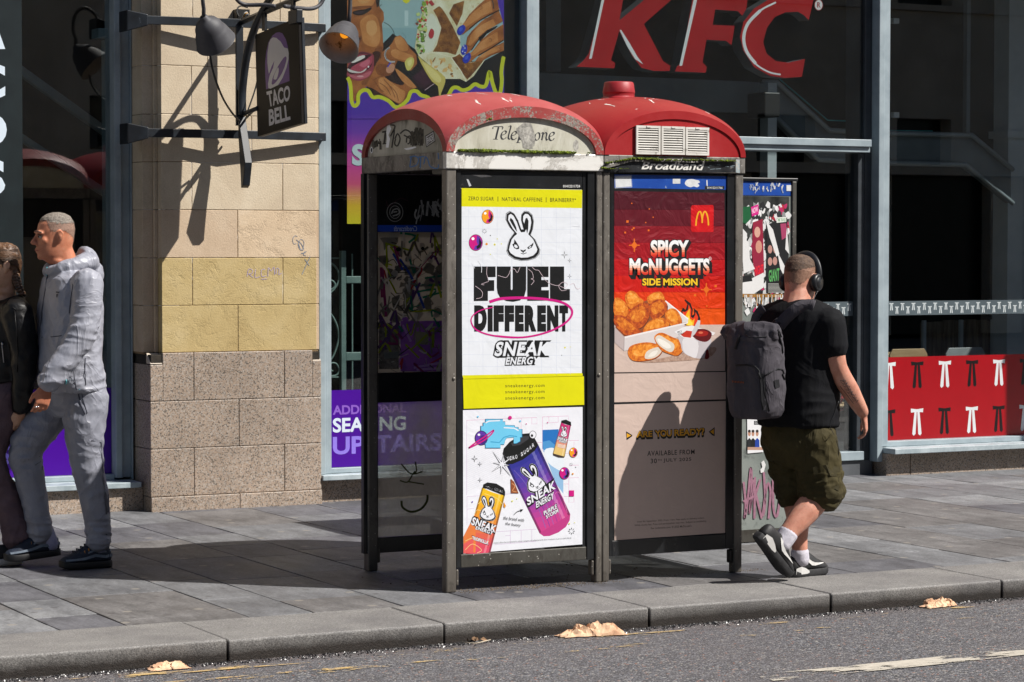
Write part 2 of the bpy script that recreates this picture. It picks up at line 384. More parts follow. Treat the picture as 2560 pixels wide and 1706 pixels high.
# crumpled brown napkins in the gutter
m_nap = mat('napkin_paper', '#bd9273', '#dcb998', scale=14, rough=.85, bump=.4, bscale=40)
def napkin(u0, u1, vb, h, label, seed):
    a = G(u0, vb, -.088); c = G(u1, vb-8, -.088); L = c-a; b = MB(); n = 30; k = 14; rows = []
    for i in range(n+1):
        t = i/n; row = []
        for j in range(k+1):
            s_ = j/k-.5; p = a + L*t + Vector((0, s_*.085, 0)); q = Vector((t*3.2+seed, s_*2.0, seed))
            e = (1-abs(2*t-1)**4)*(1-abs(2*s_)**3)
            p.z += e*(.25*h + h*1.1*max(0, noise.noise(q*1.6)+.25) + h*.75*(1-abs(noise.noise(q*2.6))*2.2)*.6 + h*.5*abs(noise.noise(q*6))) + .003
            p += Vector((noise.noise(q*3)*.022, noise.noise(q*3+Vector((5, 5, 5)))*.012, 0)); row.append(p)
        rows.append(row)
    b.rings(rows, 0, cap=False, closed=False, smooth=False); o = b.build('napkin', m_nap, org=a); k = o.modifiers.new('thick', 'SOLIDIFY'); k.thickness = .0015
    tag(o, label, 'napkin', 'brown paper napkins dropped in the gutter')
napkin(374, 470, 1676, .020, 'small flattened brown paper napkin in the gutter below the grey tracksuit man', 1.3)
napkin(1398, 1558, 1593, .038, 'large crumpled brown paper napkin in the gutter below the red chicken poster', 4.1)
napkin(2310, 2384, 1520, .028, 'brown paper napkin lying at the kerb beyond the man with the backpack', 8.6)
# scrap of dry leaf and a stick
b = MB(); p = G(1188, 1604, -.086)
for i in range(7):
    a = random.uniform(0, 6); q = p + Vector((random.uniform(-.05, .05), random.uniform(-.015, .02), 0)); r = random.uniform(.012, .02)
    b.poly([q+Vector((math.cos(a)*r, math.sin(a)*r, .004)), q+Vector((0, 0, .02)), q+Vector((-math.cos(a)*r, -math.sin(a)*r, .012)), q+Vector((math.sin(a)*r*.6, -math.cos(a)*r*.6, 0))])
b.tube([G(1150, 1606, -.083), G(1190, 1609, -.078), G(1226, 1600, -.08)], .0025, 6, 1)
tag(b.build('dead_leaf', [mat('leaf_dry', '#5d4634', '#8f7257', scale=30, rough=.9), mat('straw', '#b7ab98', rough=.8)], org=p), 'curled dry leaf and straw caught at the kerb below the bunny poster', 'leaf')
# ================================================================== BUILDING
m_frame = mat('frame_paint', '#8b989f', '#9daab0', scale=5, rough=.42, spec=.5, bump=.05, bscale=60)
m_framed = mat('frame_dark', '#2c3136', '#3a4046', scale=5, rough=.5)
m_glass = glass_mat('window_glass', (.90, .93, .93))
m_dark = mat('interior_dark', '#1c1d1f', '#292a2c', scale=2, rough=.9)
m_floor = mat('interior_floor', '#37383a', '#4a4b4c', scale=3, rough=.5)
m_sill = mat('sill_paint', '#93a0a6', '#b3bec3', scale=7, rough=.45, c3='#6d7274', s3=18, lo3=.62, hi3=.75)
def granite_mat():
    t = NT('pink_granite')
    v = t.vor(150, out='Color'); k = t.n.new('ShaderNodeSeparateColor'); t.L(v, k.inputs[0])
    c = t.ramp(k.outputs[0], [(0, '#33312f'), (.14, '#57514c'), (.18, '#8f7d6e'), (.5, '#b39c88'), (.72, '#aa998c'), (.82, '#c4b9ae'), (1, '#8f8983')], 'LINEAR')
    c = t.mix(.25, c, '#a69787')
    c = t.mix(1.0, c, t.ramp(t.noise(1.5, 6, .7), [(.3, .68), (.7, 1.05)]), 'MULTIPLY')
    t.color(c); t.rough(.5); t.bump(t.noise(200, 3, .6), .15, .002); return t.m
def stone_mat(name, a, b, c, pit):
    t = NT(name); n = t.noise(2.4, 7, .65, .4); col = t.ramp(n, [(.3, a), (.5, b), (.7, c)])
    col = t.mix(1.0, col, t.ramp(t.noise(120, 4, .7), [(.3, .86), (.7, 1.1)]), 'MULTIPLY')
    col = t.mix(t.ramp(t.noise(11, 6, .75, .6), [(.66, 0.0), (.78, .55)]), col, '#6f5b45')
    t.color(col); t.rough(.88); t.set(Specular_IOR_Level=.2)
    h = t.math('ADD', t.math('MULTIPLY', t.ramp(t.noise(8.5, 7, .78, .5), [(.5, 1.0), (.66, 0.0)]), pit), t.math('MULTIPLY', t.noise(90, 4, .6), .25))
    t.bump(h, .55, .014); return t.m
m_gran = granite_mat()
ST = [stone_mat('sandstone_buff', '#b5a48e', '#c5b59d', '#cfc1aa', .08), stone_mat('sandstone_pink', '#b09a82', '#c1ab92', '#cab79f', .1),
      stone_mat('sandstone_ochre', '#ab9567', '#b8a374', '#c2af84', .3), stone_mat('sandstone_pale', '#bfa88c', '#cdb79b', '#d5c3ab', .35)]
m_mortar = mat('lime_mortar', '#8a7354', '#6e5a42', scale=5, rough=.95, c3='#d8d2ca', s3=2.2, lo3=.52, hi3=.56)
bld = thing('restaurant_building', (8.0, 15.3, 0), 'sandstone and grey steel street front of two restaurants with big windows', 'building')
# --- stone pier
pier = thing('stone_pier', (5.88, 15.4, 0), None, None); pier.parent = bld; pier.location = Vector((5.88, 15.4, 0))-Vector((8.0, 15.3, 0)); ORG[pier.name] = Vector((5.88, 15.4, 0))
b = MB(); GX0, GX1 = 5.302, 6.478
def course(b, x0, x1, y0, y1, z0, z1, cuts, ms, j=.0015):
    c = [x0]+list(cuts)+[x1]
    for i in range(len(c)-1): b.box(c[i]+(j if i else 0), c[i+1]-(j if i < len(c)-2 else 0), y0, y1, z0+j, z1-j, ms[i % len(ms)])
XA, XB, XC = 5.594, 5.902, 6.218
course(b, GX0, GX1, 15.072, 15.5, -.02, .094, [XB], [0]); course(b, GX0, GX1, 15.085, 15.5, .094, .400, [XA, XC], [0])
course(b, GX0, GX1, 15.085, 15.5, .400, .704, [XB], [0])
course(b, GX0+.0, 5.385, 15.085, 15.5, .704, .94, [], [0], .003); course(b, 5.385, GX1-.062, 15.085, 15.5, .704, 1.012, [XA, XC], [0]); course(b, GX1-.062, GX1, 15.085, 15.5, .704, .945, [], [0])
b.box(GX0+.006, GX1-.006, 15.092, 15.49, -.02, 1.0, 1)
# weathered pale stops either side
for xa, xb in ((GX0+.001, 5.3835), (GX1-.0605, GX1-.001)): b.prism([(xa, 15.0855, .9425), (xa, 15.168, 1.011), (xa, 15.168, .9425)], (xb-xa, 0, 0), 2)
b.build('granite_base', [m_gran, m_joint, mat('stone_stop', '#b7a896', '#cfc4b6', scale=6, rough=.8)], pier, bevel=.004)
b = MB(); Z = [1.012, 1.312, 1.616, 1.923, 2.227, 2.529, 2.838, 3.14, 3.45, 3.75, 4.05, 4.35, 4.7]; X0, X1 = 5.386, 6.452
cuts = [[XB], [5.592, 6.215], [XB], [5.59, 6.215], [6.0], [5.59, 6.2], [5.70], [5.6, 6.2], [5.9], [5.6, 6.2], [5.9], [5.6, 6.2]]
ms = [[2], [2], [1, 3], [0], [0], [0], [0], [0], [1], [0], [0], [0]]
for i in range(12):
    course(b, X0, X1, 15.10, 15.5, Z[i], Z[i+1], cuts[i], ms[i], .0018)
    k = ms[i][0] if i < 3 else 0
    course(b, X1+.001, X1+.024, 15.115, 15.5, Z[i], Z[i+1], [], [1 if i < 3 else 0], .0018)
    course(b, 5.292, 5.362, 15.195, 15.5, Z[i], Z[i+1], [], [1 if i < 3 else 0], .0018); course(b, 5.3625, 5.3855, 15.165, 15.5, Z[i], Z[i+1], [], [1 if i < 3 else 0], .0018)
b.box(5.30, 5.37, 15.1985, 15.49, 1.0, 4.7, 4); b.box(5.388, X1+.02, 15.1185, 15.49, 1.0, 4.7, 4); b.box(5.394, X1-.006, 15.1035, 15.118, 1.0, 4.7, 4)
b.build('sandstone_shaft', ST+[m_mortar], pier, bevel=.0025, seg=1)
# pen scrawl on the stone
p = Print(1, 15.0985); p.crop(340, 280, .2296); gi = mat('pen_ink', '#5d6f86', '#8d93a0', scale=30, rough=.8)
for l in ([(1757, 1362), (1735, 1348), (1712, 1370), (1708, 1410), (1722, 1440), (1748, 1432)], [(1790, 1392), (1768, 1420), (1772, 1470), (1795, 1505), (1820, 1480), (1830, 1430), (1815, 1395), (1790, 1390)], [(1860, 1520), (1830, 1530), (1826, 1560), (1850, 1560)]): p.line(l, 5, gi, 4)
p.crop(300, 600, .4593)
for l in ([(960, 0), (985, 20), (1000, 50), (985, 55), (972, 20)], [(985, 75), (1010, 70)], [(1005, 105), (1030, 140)], [(1035, 90), (990, 190)]): p.line(l, 3, gi, 3)
gp = mat('pen_violet', '#9a86b4', '#c2b6c6', scale=40, rough=.8)
for l in ([(692, 200), (700, 160), (722, 165), (715, 185), (700, 185), (725, 205)], [(738, 160), (735, 205), (760, 200)], [(790, 160), (770, 165), (772, 200), (795, 195)], [(805, 200), (808, 150), (822, 170), (838, 148), (842, 190)], [(850, 185), (852, 155), (866, 160), (864, 190), (880, 180)], [(770, 215), (800, 212)]): p.line(l, 3, gp, 3)
p.build('pen_scrawl', pier)
# --- upper storey and piers out of view, interior shell
b = MB(); b.box(-8, 5.28, 15.3, 15.7, 4.7, 9.5, 0); b.box(5.29, 24, 15.12, 15.7, 4.7, 9.5, 0); b.box(-8, 2.2, 15.1, 15.6, -.02, 4.7, 0); b.box(15.2, 24, 15.1, 15.6, -.02, 4.7, 0)
b.build('upper_wall', [ST[0]], bld)
b = MB(); b.poly([(-8, 15.4, .01), (24, 15.4, .01), (24, 23, .01), (-8, 23, .01)], 1); b.poly([(-8, 23, 0), (24, 23, 0), (24, 23, 9), (-8, 23, 9)]); b.poly([(-8, 15.7, 4.75), (24, 15.7, 4.75), (24, 23, 4.75), (-8, 23, 4.75)])
b.poly([(5.88, 15.55, 0), (5.88, 23, 0), (5.88, 23, 4.75), (5.88, 15.55, 4.75)]); b.poly([(-8, 15.4, 0), (-8, 23, 0), (-8, 23, 5), (-8, 15.4, 5)]); b.poly([(24, 15.4, 0), (24, 23, 0), (24, 23, 5), (24, 15.4, 5)])
b.build('interior_room', [m_dark, m_floor], bld)
def window(name, boxes, pane, parent=bld, extra=()):
    fr = MB()
    for q in boxes: fr.box(*q)
    o = fr.build(name, [m_frame, m_framed], parent, bevel=.004)
    for q in pane:
        g = MB(); g.box(*q); g.build('pane', m_glass, o)
    for nm, q, m in extra:
        g = MB()
        for k in q: g.box(*k)
        g.build(nm, m, o, bevel=.004)
    return o
# --- left window (recessed behind the pier)
YL_ = 15.40; e0, e1, e2, e3 = (F(u, 600, YL_).x for u in (284, 300, 325, 351)); e3 = 5.29
window('window', [(e0, e1, YL_-.03, 15.56, .2, 4.7), (e1, e2, YL_, 15.56, .2, 4.7), (e2, e3, YL_-.02, 15.56, .185, 4.7), (2.2, e0, YL_, 15.56, .187, .222), (2.2, e0, YL_, 15.56, 4.55, 4.7)],
       [(2.2, e0, YL_+.06, YL_+.068, .222, 4.55)], extra=[('sill', [(2.2, 5.275, 15.185, 15.56, .150, .186)], m_sill), ('plinth', [(2.2, 4.2, 15.225, 15.5, -.02, .148), (4.203, 5.0, 15.225, 15.5, -.02, .148), (5.003, 5.30, 15.225, 15.5, -.02, .148)], m_gran)])
# --- middle window
window('window', [(6.484, 6.528, 15.13, 15.3, .186, 4.7), (6.528, 6.556, 15.15, 15.3, .186, 4.7), (6.556, 6.584, 15.16, 15.3, .186, 4.7), (8.016, 8.06, 15.11, 15.3, .186, 4.7), (8.062, 8.118, 15.12, 15.3, .186, 4.7), (6.584, 8.016, 15.17, 15.3, .187, .222),
                 (7.90, 8.015, 15.22, 15.34, .222, 4.7, 1)],
       [(6.584, 8.016, 15.20, 15.208, .222, 4.7)], extra=[('sill', [(6.484, 8.118, 15.07, 15.3, .150, .185)], m_sill), ('plinth', [(6.482, 7.3, 15.16, 15.4, -.02, .148), (7.306, 8.118, 15.16, 15.4, -.02, .148)], m_gran)])
# --- big upper window with transom, door screen below
window('window', [(8.118, 10.872, 15.08, 15.3, 2.425, 2.478), (8.118, 10.872, 15.10, 15.3, 2.384, 2.424), (8.12, 8.16, 15.18, 15.3, .18, 2.383), (8.118, 10.872, 15.15, 15.3, .112, .178),
                 (10.874, 10.935, 15.17, 15.42, .112, 4.7, 1), (10.815, 10.872, 15.17, 15.3, .18, 2.383, 1), (10.937, 10.986, 15.08, 15.3, .10, 4.7), (10.988, 11.044, 15.095, 15.3, .21, 4.7)],
       [(8.118, 10.874, 15.20, 15.208, 2.478, 4.7), (8.16, 10.815, 15.22, 15.228, .178, 2.384)], extra=[('tile_plinth', [(8.12, 8.9, 15.17, 15.4, -.02, .11), (8.904, 9.7, 15.17, 15.4, -.02, .11), (9.704, 10.4, 15.17, 15.4, -.02, .11), (10.404, 10.96, 15.17, 15.4, -.02, .11)], mat('dark_tile', '#4b4e52', '#595c60', scale=5, rough=.5))])
# --- right window
window('window', [(11.046, 15.2, 15.12, 15.3, .205, .245), (11.046, 15.2, 15.12, 15.3, 4.6, 4.7), (11.046, 11.062, 15.14, 15.3, .245, 4.6)],
       [(11.062, 15.2, 15.20, 15.208, .245, 4.6)], extra=[('sill', [(10.99, 15.2, 14.93, 15.3, .165, .204)], m_sill), ('plinth', [(10.985, 11.20, 15.03, 15.4, -.02, .163), (11.206, 12.62, 15.03, 15.4, -.02, .163), (12.626, 15.2, 15.03, 15.4, -.02, .163)], m_gran)])
# --- building opposite, seen mirrored in the glass
b = MB(); OX0, OX1, OY, OH = -20, 70, -9.0, 13.5
zs = [0, 3.3, 4.2, 6.4, 7.3, 9.5, 10.4, 12.2, OH]; xw = []
x = OX0
while x < OX1-3: xw.append((x+1.0, x+2.3)); x += 3.2
b.box(OX0, OX1, OY-6, OY-.35, 0, OH, 1)
for i in range(len(zs)-1):
    if i % 2 == 1 and i != 0:
        px = OX0
        for a, c in xw: b.box(px, a, OY-.34, OY, zs[i], zs[i+1], 0); px = c
        b.box(px, OX1, OY-.34, OY, zs[i], zs[i+1], 0)
        b.box(OX0, OX1, OY-.3, OY+.08, zs[i]-.12, zs[i]-.002, 0)
    elif i > 0: b.box(OX0, OX1, OY-.34, OY-.002, zs[i]+.001, zs[i+1]-.125, 0)
for a, c in xw: b.box(a-1.0+.1, a-.1, OY-.3, OY-.02, 0, 3.1, 0)
b.box(OX0, OX1, OY-.3, OY+.25, 3.1, 3.299, 0)
tag(b.build('opposite_building', [mat('soot_stone', '#c2b5a4', '#d8ccba', scale=1.2, rough=.9), mat('dark_window', '#101214', rough=.25)], org=(25, OY, 0)), 'dark sandstone tenement across the street, mirrored in the shop glass', 'building')
# ================================================================== PHONE KIOSKS
def grime(name, a, b, metal, rough, dirt='#2c2722', lo=.52, hi=.72, bump=.1):
    t = NT(name); n = t.noise(5, 7, .7, .3, t.mp((1, 1, .35))); c = t.ramp(n, [(.3, a), (.7, b)])
    c = t.mix(t.ramp(t.noise(13, 8, .75, .5, t.mp((1, 1, .5))), [(lo, 0.0), (hi, .85)]), c, dirt)
    z = t.sep()[2]; m = t.n.new('ShaderNodeMapRange'); m.inputs[1].default_value = .35; m.inputs[2].default_value = 0.0
    t.L(t.math('ADD', z, t.math('MULTIPLY', t.noise(8, 6, .8), .12)), m.inputs[0]); c = t.mix(t.math('MULTIPLY', m.outputs[0], .5), c, '#3a332b')
    c = t.mix(t.ramp(t.vor(38), [(.10, .7), (.13, 0.0)]), c, '#b9b5ae')
    t.color(c); t.set(Metallic=metal); t.rough(t.math('ADD', rough, t.math('MULTIPLY', n, .25))); t.bump(t.noise(60, 5, .6), bump, .003); return t.m
m_post = grime('steel_post', '#66615b', '#807b74', .35, .35)
m_blk = mat('black_frame', '#121315', '#1d1f22', scale=6, rough=.35, c3='#3d3b39', s3=24, lo3=.62, hi3=.78)
m_rail = grime('bottom_rail', '#45443f', '#5a5955', .3, .35, lo=.48, hi=.66)
def band_mat():
    t = NT('peeling_steel_band'); n = t.noise(4, 7, .75, .6); f = t.ramp(n, [(.50, 0.0), (.54, 1.0)])
    c = t.mix(f, '#eceae6', t.ramp(t.noise(40, 5, .7), [(.3, '#a5a19c'), (.7, '#c9c6c0')])); c = t.mix(t.ramp(t.noise(9, 8, .8, 1), [(.62, 0.0), (.8, .8)]), c, '#3e3933')
    t.color(c); t.set(Metallic=.12); t.rough(t.ramp(f, [(0, .25), (1, .6)])); t.bump(n, .2, .006); return t.m
m_band = band_mat(); m_bandd = grime('dirty_steel_band', '#6f6b66', '#8a8680', .25, .45, lo=.46, hi=.62)
def red_mat(name, a, b, c, lichen, grimec='#5a2a26'):
    t = NT(name); n = t.noise(3.2, 7, .68, .5); col = t.ramp(n, [(.3, a), (.5, b), (.72, c)])
    col = t.mix(t.ramp(t.noise(24, 7, .75, .4, t.mp((1, 1, .4))), [(.58, 0.0), (.8, .55)]), col, grimec)
    col = t.mix(t.ramp(t.noise(14, 8, .8, 1.5, t.mp((1, .4, 1))), [(.66, 0.0), (.75, .7)]), col, '#cdb9b3')
    if lichen:
        l = t.ramp(t.math('ADD', t.noise(75, 5, .8), t.math('MULTIPLY', t.math('SUBTRACT', t.noise(9, 4, .7), .5), .7)), [(.52, 0.0), (.56, 1.0)])
        col = t.mix(t.math('MULTIPLY', l, lichen), col, t.ramp(t.noise(120, 3, .7), [(.35, '#57534b'), (.65, '#a9a39a')]))
    t.color(col); t.rough(t.ramp(n, [(.3, .38), (.7, .55)])); t.bump(t.noise(50, 6, .7), .12, .004); return t.m
m_redA = red_mat('faded_red_roof', '#943537', '#a14143', '#ab4f50', 0); m_rimA = red_mat('red_rim_lichen', '#8c302e', '#983a38', '#a14643', .95)
m_redB = red_mat('red_roof', '#831016', '#901419', '#98221f', 0, '#7a1512'); m_faceB = red_mat('red_face', '#8e0a10', '#980e14', '#9e141a', 0, '#8a1014')
def fascia_mat():
    t = NT('dirty_white_fascia'); n = t.noise(5, 7, .7, .6, t.mp((1, 1, .5))); c = t.ramp(n, [(.3, '#aaa694'), (.55, '#c9c7ba'), (.75, '#d6d5ca')])
    c = t.mix(t.ramp(t.noise(11, 8, .8, .8, t.mp((1, 1, .35))), [(.55, 0.0), (.8, .9)]), c, '#57523e'); t.color(c); t.rough(.45); return t.m
m_fas = fascia_mat()
m_moss = mat('moss', '#2f3a08', '#6d7d16', scale=50, rough=.95, bump=.6, bscale=200)
m_dglass = glass_mat('dirty_glass', (.86, .88, .86), 1.0, .75)
ZB = 2.147; DH = .229
def arch(cx, hw, zb, h, n=40, y=None): return [(cx - hw*math.cos(math.pi*i/n), zb + h*math.sin(math.pi*i/n)) for i in range(n+1)]
def dome(b, x0, x1, y0, y1, m):
    n = 36; cx, cy, a, c = (x0+x1)/2, (y0+y1)/2, (x1-x0)/2, (y1-y0)/2; g = [math.sin(math.pi/2*(-1+2*i/n)) for i in range(n+1)]
    rows = [[(cx+a*tx, cy+c*ty, ZB + DH*math.sqrt(max(0, 2-tx*tx-ty*ty))) for tx in g] for ty in g]
    b.rings(rows, m, cap=False, closed=False)
def rim(b, ax, val, c0, c1, out, m, iw=.044, ih=.055, dep=.016):
    """flat red band between outer and inner arch on one side; returns inner arch"""
    cx, hw = (c0+c1)/2, (c1-c0)/2; A = arch(cx, hw, ZB, DH); I = arch(cx, hw-iw, ZB, DH-ih)
    P = (lambda u, z, d=0: (u, val+d, z)) if ax == 1 else (lambda u, z, d=0: (val+d, u, z))
    for i in range(40):
        b.poly([P(*A[i]), P(*A[i+1]), P(*I[i+1]), P(*I[i])], m)
        b.poly([P(*I[i]), P(*I[i+1]), P(*I[i+1], out*dep), P(*I[i], out*dep)], m)
    return [P(u, z, out*dep) for u, z in I]
def clumps(name, path, n, r0, r1, sp, parent, m=m_moss, lift=.6):
    b = MB()
    for i in range(n):
        t = random.random(); L = len(path)-1; k = min(int(t*L), L-1); p = path[k].lerp(path[k+1], t*L-k)
        q = noise.noise(p*7)+.35
        if q < 0: continue
        r = random.uniform(r0, r1)*(.5+q); c = p+Vector((random.uniform(-sp, sp), random.uniform(-sp*.6, sp*.4), random.uniform(-.2, lift)*sp))
        b.ball(c, r, 0, 6, (1, 1, random.uniform(.5, .9)))
    return b.build(name, m, parent)
def posts(k, spots, d=.0):
    for x0, x1, y0, y1 in spots:
        b = MB(); b.box(x0, x1, y0, y1, 0, 2.062); b.build('post', m_post, k, bevel=.006)
KY0, KY1 = 10.872, 11.87
# ---------------- kiosk with the white Telephone fascia
kA = thing('phone_kiosk', (5.76, 11.37, 0), 'phone kiosk with faded pink-red arched roof, white Telephone fascia and open side', 'phone kiosk', 'phone kiosks by the kerb')
AX0, AX1 = 5.326, 6.203
posts(kA, [(5.332, 5.386, 10.88, 10.935), (6.168, 6.2025, 10.88, 10.935), (5.332, 5.386, 11.80, 11.862), (6.150, 6.2025, 11.80, 11.862)])
for c in [(5.3885, 5.405, 10.89, 10.93, .03, .112), (6.1485, 6.166, 10.89, 10.93, .035, .112), (5.3885, 5.405, 11.81, 11.85, .04, .12)]:
    b = MB(); b.box(*c); b.build('foot_clip', m_post, kA, bevel=.007)
b = MB(); b.box(AX0, AX1, KY0, KY0+.04, 2.064, ZB, 0); b.box(AX0, AX0+.04, KY0+.041, KY1, 2.064, ZB, 1); b.box(AX1-.04, AX1, KY0+.041, KY1, 2.064, ZB, 1); b.box(AX0+.041, AX1-.041, KY1-.04, KY1, 2.064, ZB, 1)
b.box(AX0+.041, AX1-.041, KY0+.041, KY1-.041, 2.10, 2.12, 2)
bandA = b.build('steel_band', [m_band, m_bandd, m_dark], kA, bevel=.004)
b = MB(); dome(b, AX0, AX1, KY0-.004, KY1, 0); iF = rim(b, 1, KY0-.004, AX0, AX1, 1, 1); iL = rim(b, 0, AX0, KY0-.004, KY1, 1, 2); iR = rim(b, 0, AX1, KY0-.004, KY1, -1, 2); iK = rim(b, 1, KY1, AX0, AX1, -1, 2)
roofA = b.build('roof', [m_redA, m_rimA, red_mat('red_rim_dark', '#7e2a27', '#8c3330', '#94403b', .12)], kA, recalc=False)
b = MB(); b.poly(iF); fF = b.build('fascia', m_fas, kA); b = MB(); b.poly(iL); fL = b.build('fascia', mat('grimy_fascia', '#8c8a7f', '#b5b2a6', scale=5, rough=.5, c3='#3a352a', s3=9, lo3=.52, hi3=.72, stretch=(1, 1, .4)), kA); b = MB(); b.poly(iR); b.poly(iK); b.build('fascia', m_fas, kA)
clumps('moss', [Vector((5.40, KY0-.002, ZB+.004)), Vector((6.12, KY0-.002, ZB+.004))], 1500, .0035, .0085, .012, kA)
clumps('moss', [Vector((5.54, KY0+.0, ZB+.155)), Vector((5.575, KY0+.0, ZB+.163))], 60, .004, .008, .008, kA)
# lettering on the front fascia: broad-nib italic
ti = mat('fascia_ink', '#23252b', '#2f3136', scale=30, rough=.5); pen = (R(-28), .22)
p = Print(1, KY0+.0118).crop(860, 220, .3189)
def L(pts, wd=15, sm=5, pn=pen): p.line(pts, wd, ti, sm, pn)
L([(1166, 322), (1172, 305), (1200, 304), (1243, 306), (1240, 326)], 9); L([(1212, 308), (1200, 355), (1190, 400)], 17); L([(1168, 402), (1206, 404)], 6)
L([(1236, 372), (1262, 362), (1272, 345), (1258, 338), (1240, 352), (1231, 378), (1240, 400), (1258, 400), (1272, 388)], 13)
L([(1288, 306), (1308, 300), (1296, 350), (1288, 390), (1298, 402), (1310, 396)], 13)
L([(1316, 376), (1342, 366), (1352, 349), (1338, 342), (1320, 356), (1311, 382), (1320, 404), (1338, 404), (1352, 392)], 13)
L([(1362, 356), (1380, 346), (1372, 390), (1362, 428)], 14); L([(1350, 430), (1382, 430)], 6); L([(1378, 358), (1396, 346), (1410, 356), (1404, 388), (1386, 404), (1374, 398)], 12)
L([(1442, 305), (1460, 300), (1446, 360), (1436, 408)], 13); L([(1444, 372), (1466, 350), (1478, 356), (1472, 388), (1478, 408), (1488, 400)], 12)
L([(1520, 352), (1502, 366), (1496, 392), (1506, 410), (1524, 404), (1534, 382), (1532, 358), (1520, 352), (1512, 356)], 12)
L([(1546, 358), (1560, 350), (1556, 380), (1550, 410)], 13); L([(1556, 374), (1576, 352), (1590, 360), (1584, 392), (1590, 410), (1600, 402)], 12)
L([(1610, 384), (1638, 372), (1648, 355), (1634, 348), (1616, 362), (1608, 388), (1616, 410), (1634, 410), (1648, 396)], 13)
pg = mat('paste_residue', '#8f8c86', '#bdbab2', scale=60, rough=.8); pgd = mat('paste_residue_dark', '#777570', '#a5a29b', scale=70, rough=.8)
p.poly([(1352, 318), (1395, 284), (1420, 264), (1452, 268), (1472, 290), (1488, 340), (1500, 392), (1494, 452), (1476, 462), (1484, 476), (1440, 482), (1402, 470), (1394, 420), (1372, 376), (1354, 346)], pgd)
p.poly([(1400, 330), (1450, 300), (1470, 350), (1450, 400), (1480, 440), (1430, 446), (1412, 390)], pg)
p.poly([(1800, 425), (1818, 405), (1836, 420), (1838, 470), (1826, 498), (1806, 488), (1796, 455)], pg)
p.build('lettering', fF)
# left fascia: scribbles, torn letter, EVADE sticker
p = Print(0, AX0+.0158).crop(860, 220, .3189); dk = mat('marker_black', '#08080a', '#17171a', scale=30, rough=.6); wh = ink('#eceef2', .5); st = mat('smear', '#16140f', '#4a453a', scale=60, rough=.8)
p.line([(300, 348), (352, 336)], 13, dk); p.line([(327, 342), (316, 436)], 17, dk); p.line([(302, 440), (332, 436)], 9, dk)
for q in ([(365, 290), (400, 300), (385, 340), (365, 380), (395, 330), (375, 470)], [(400, 400), (420, 360), (440, 400), (420, 455), (398, 440), (405, 400)], [(440, 360), (480, 330), (520, 350), (530, 400), (470, 370)], [(490, 430), (495, 390), (520, 380), (515, 430), (498, 440)], [(540, 420), (545, 380), (560, 400), (575, 375), (580, 420)]): p.line(q, 11, dk, 4)
for i in range(14): x = 530+i*7; p.line([(x, random.uniform(310, 350)), (x+random.uniform(-6, 6), random.uniform(430, 460))], random.uniform(7, 16), st)
for i in range(8): x = 225+i*9; p.line([(x, random.uniform(400, 420)), (x+4, random.uniform(440, 490))], random.uniform(5, 12), st)
p.poly([(340, 288), (356, 284), (372, 320), (350, 370), (362, 400), (350, 470), (328, 468), (338, 400), (332, 350)], wh)
p.poly([(470, 476), (560, 460), (570, 466), (530, 482), (490, 488)], wh); p.ell(217, 488, 10, 26, wh); p.up(); p.ell(217, 488, 6, 18, dk)
p.poly([(634, 378), (706, 334), (718, 420), (645, 468)], ink('#16171b')); p.poly([(642, 384), (700, 348), (711, 414), (650, 456)], ink('#dcdde0')); p.poly([(646, 388), (697, 355), (707, 411), (653, 450)], ink('#16171b'))
p.text('EVADE', [(650, 396), (695, 366), (703, 406), (656, 440)], ink('#dcdde0'), .03); p.build('fascia_marks', fL)
p = Print(0, AX0).crop(860, 220, .3189); bl = mat('blue_marker', '#1f5f9c', '#2a6ba6', scale=20, rough=.6); sc2 = mat('scratch', '#9a948e', '#77716c', scale=60, rough=.7)
for q in ([(528, 540), (516, 620)], [(514, 544), (560, 536), (584, 560), (570, 604), (520, 622)], [(570, 545), (630, 538)], [(602, 542), (598, 628)], [(626, 600), (640, 540), (660, 570), (672, 610), (700, 628), (735, 630), (742, 600)], [(738, 510), (742, 560)]): p.line(q, 8, bl, 3)
for i in range(40): x = random.uniform(300, 500); y = random.uniform(550, 640); p.line([(x, y), (x+random.uniform(-12, 12), y+random.uniform(-30, 30))], 2.5, sc2)
p.build('band_marks', bandA)
b = MB()
for x in (5.372, 6.184): b.lathe([(.009, 0), (.008, .004), (.001, .005)], (x, 10.88, 1.045), (0, -1, 0), 10)
b.build('bolt', m_post, kA)
# front door: black frame, header, bottom rail
b = MB(); b.box(5.389, 5.413, 10.886, 10.93, .118, 2.060, 0); b.box(6.094, 6.160, 10.893, 10.93, .118, 2.060, 0); b.box(6.118, 6.1585, 10.884, 10.8925, .118, 2.060, 0); b.box(5.414, 6.093, 10.892, 10.93, 1.974, 2.058, 0); b.box(5.414, 6.093, 10.8945, 10.925, .19, 1.973, 0); b.box(5.4135, 6.1155, 10.886, 10.93, .118, .183, 1)
dA = b.build('door_panel', [m_blk, m_rail], kA, bevel=.003)
p = Print(1, 10.892).crop(1100, 420, .3445); wt = ink('#d8d8d6')
p.rect(880, 118, 1022, 146, ink('#0c0c0d')); p.text('01412211724', (893, 124, 1016, 143), wt, .02); p.poly([(192, 82), (205, 84), (228, 130), (212, 136)], ink('#b9bcc0')); p.poly([(230, 52), (330, 50), (380, 62), (300, 70)], mat('scuff', '#4a4846', '#33343a', scale=40)); p.build('door_marks', dA)
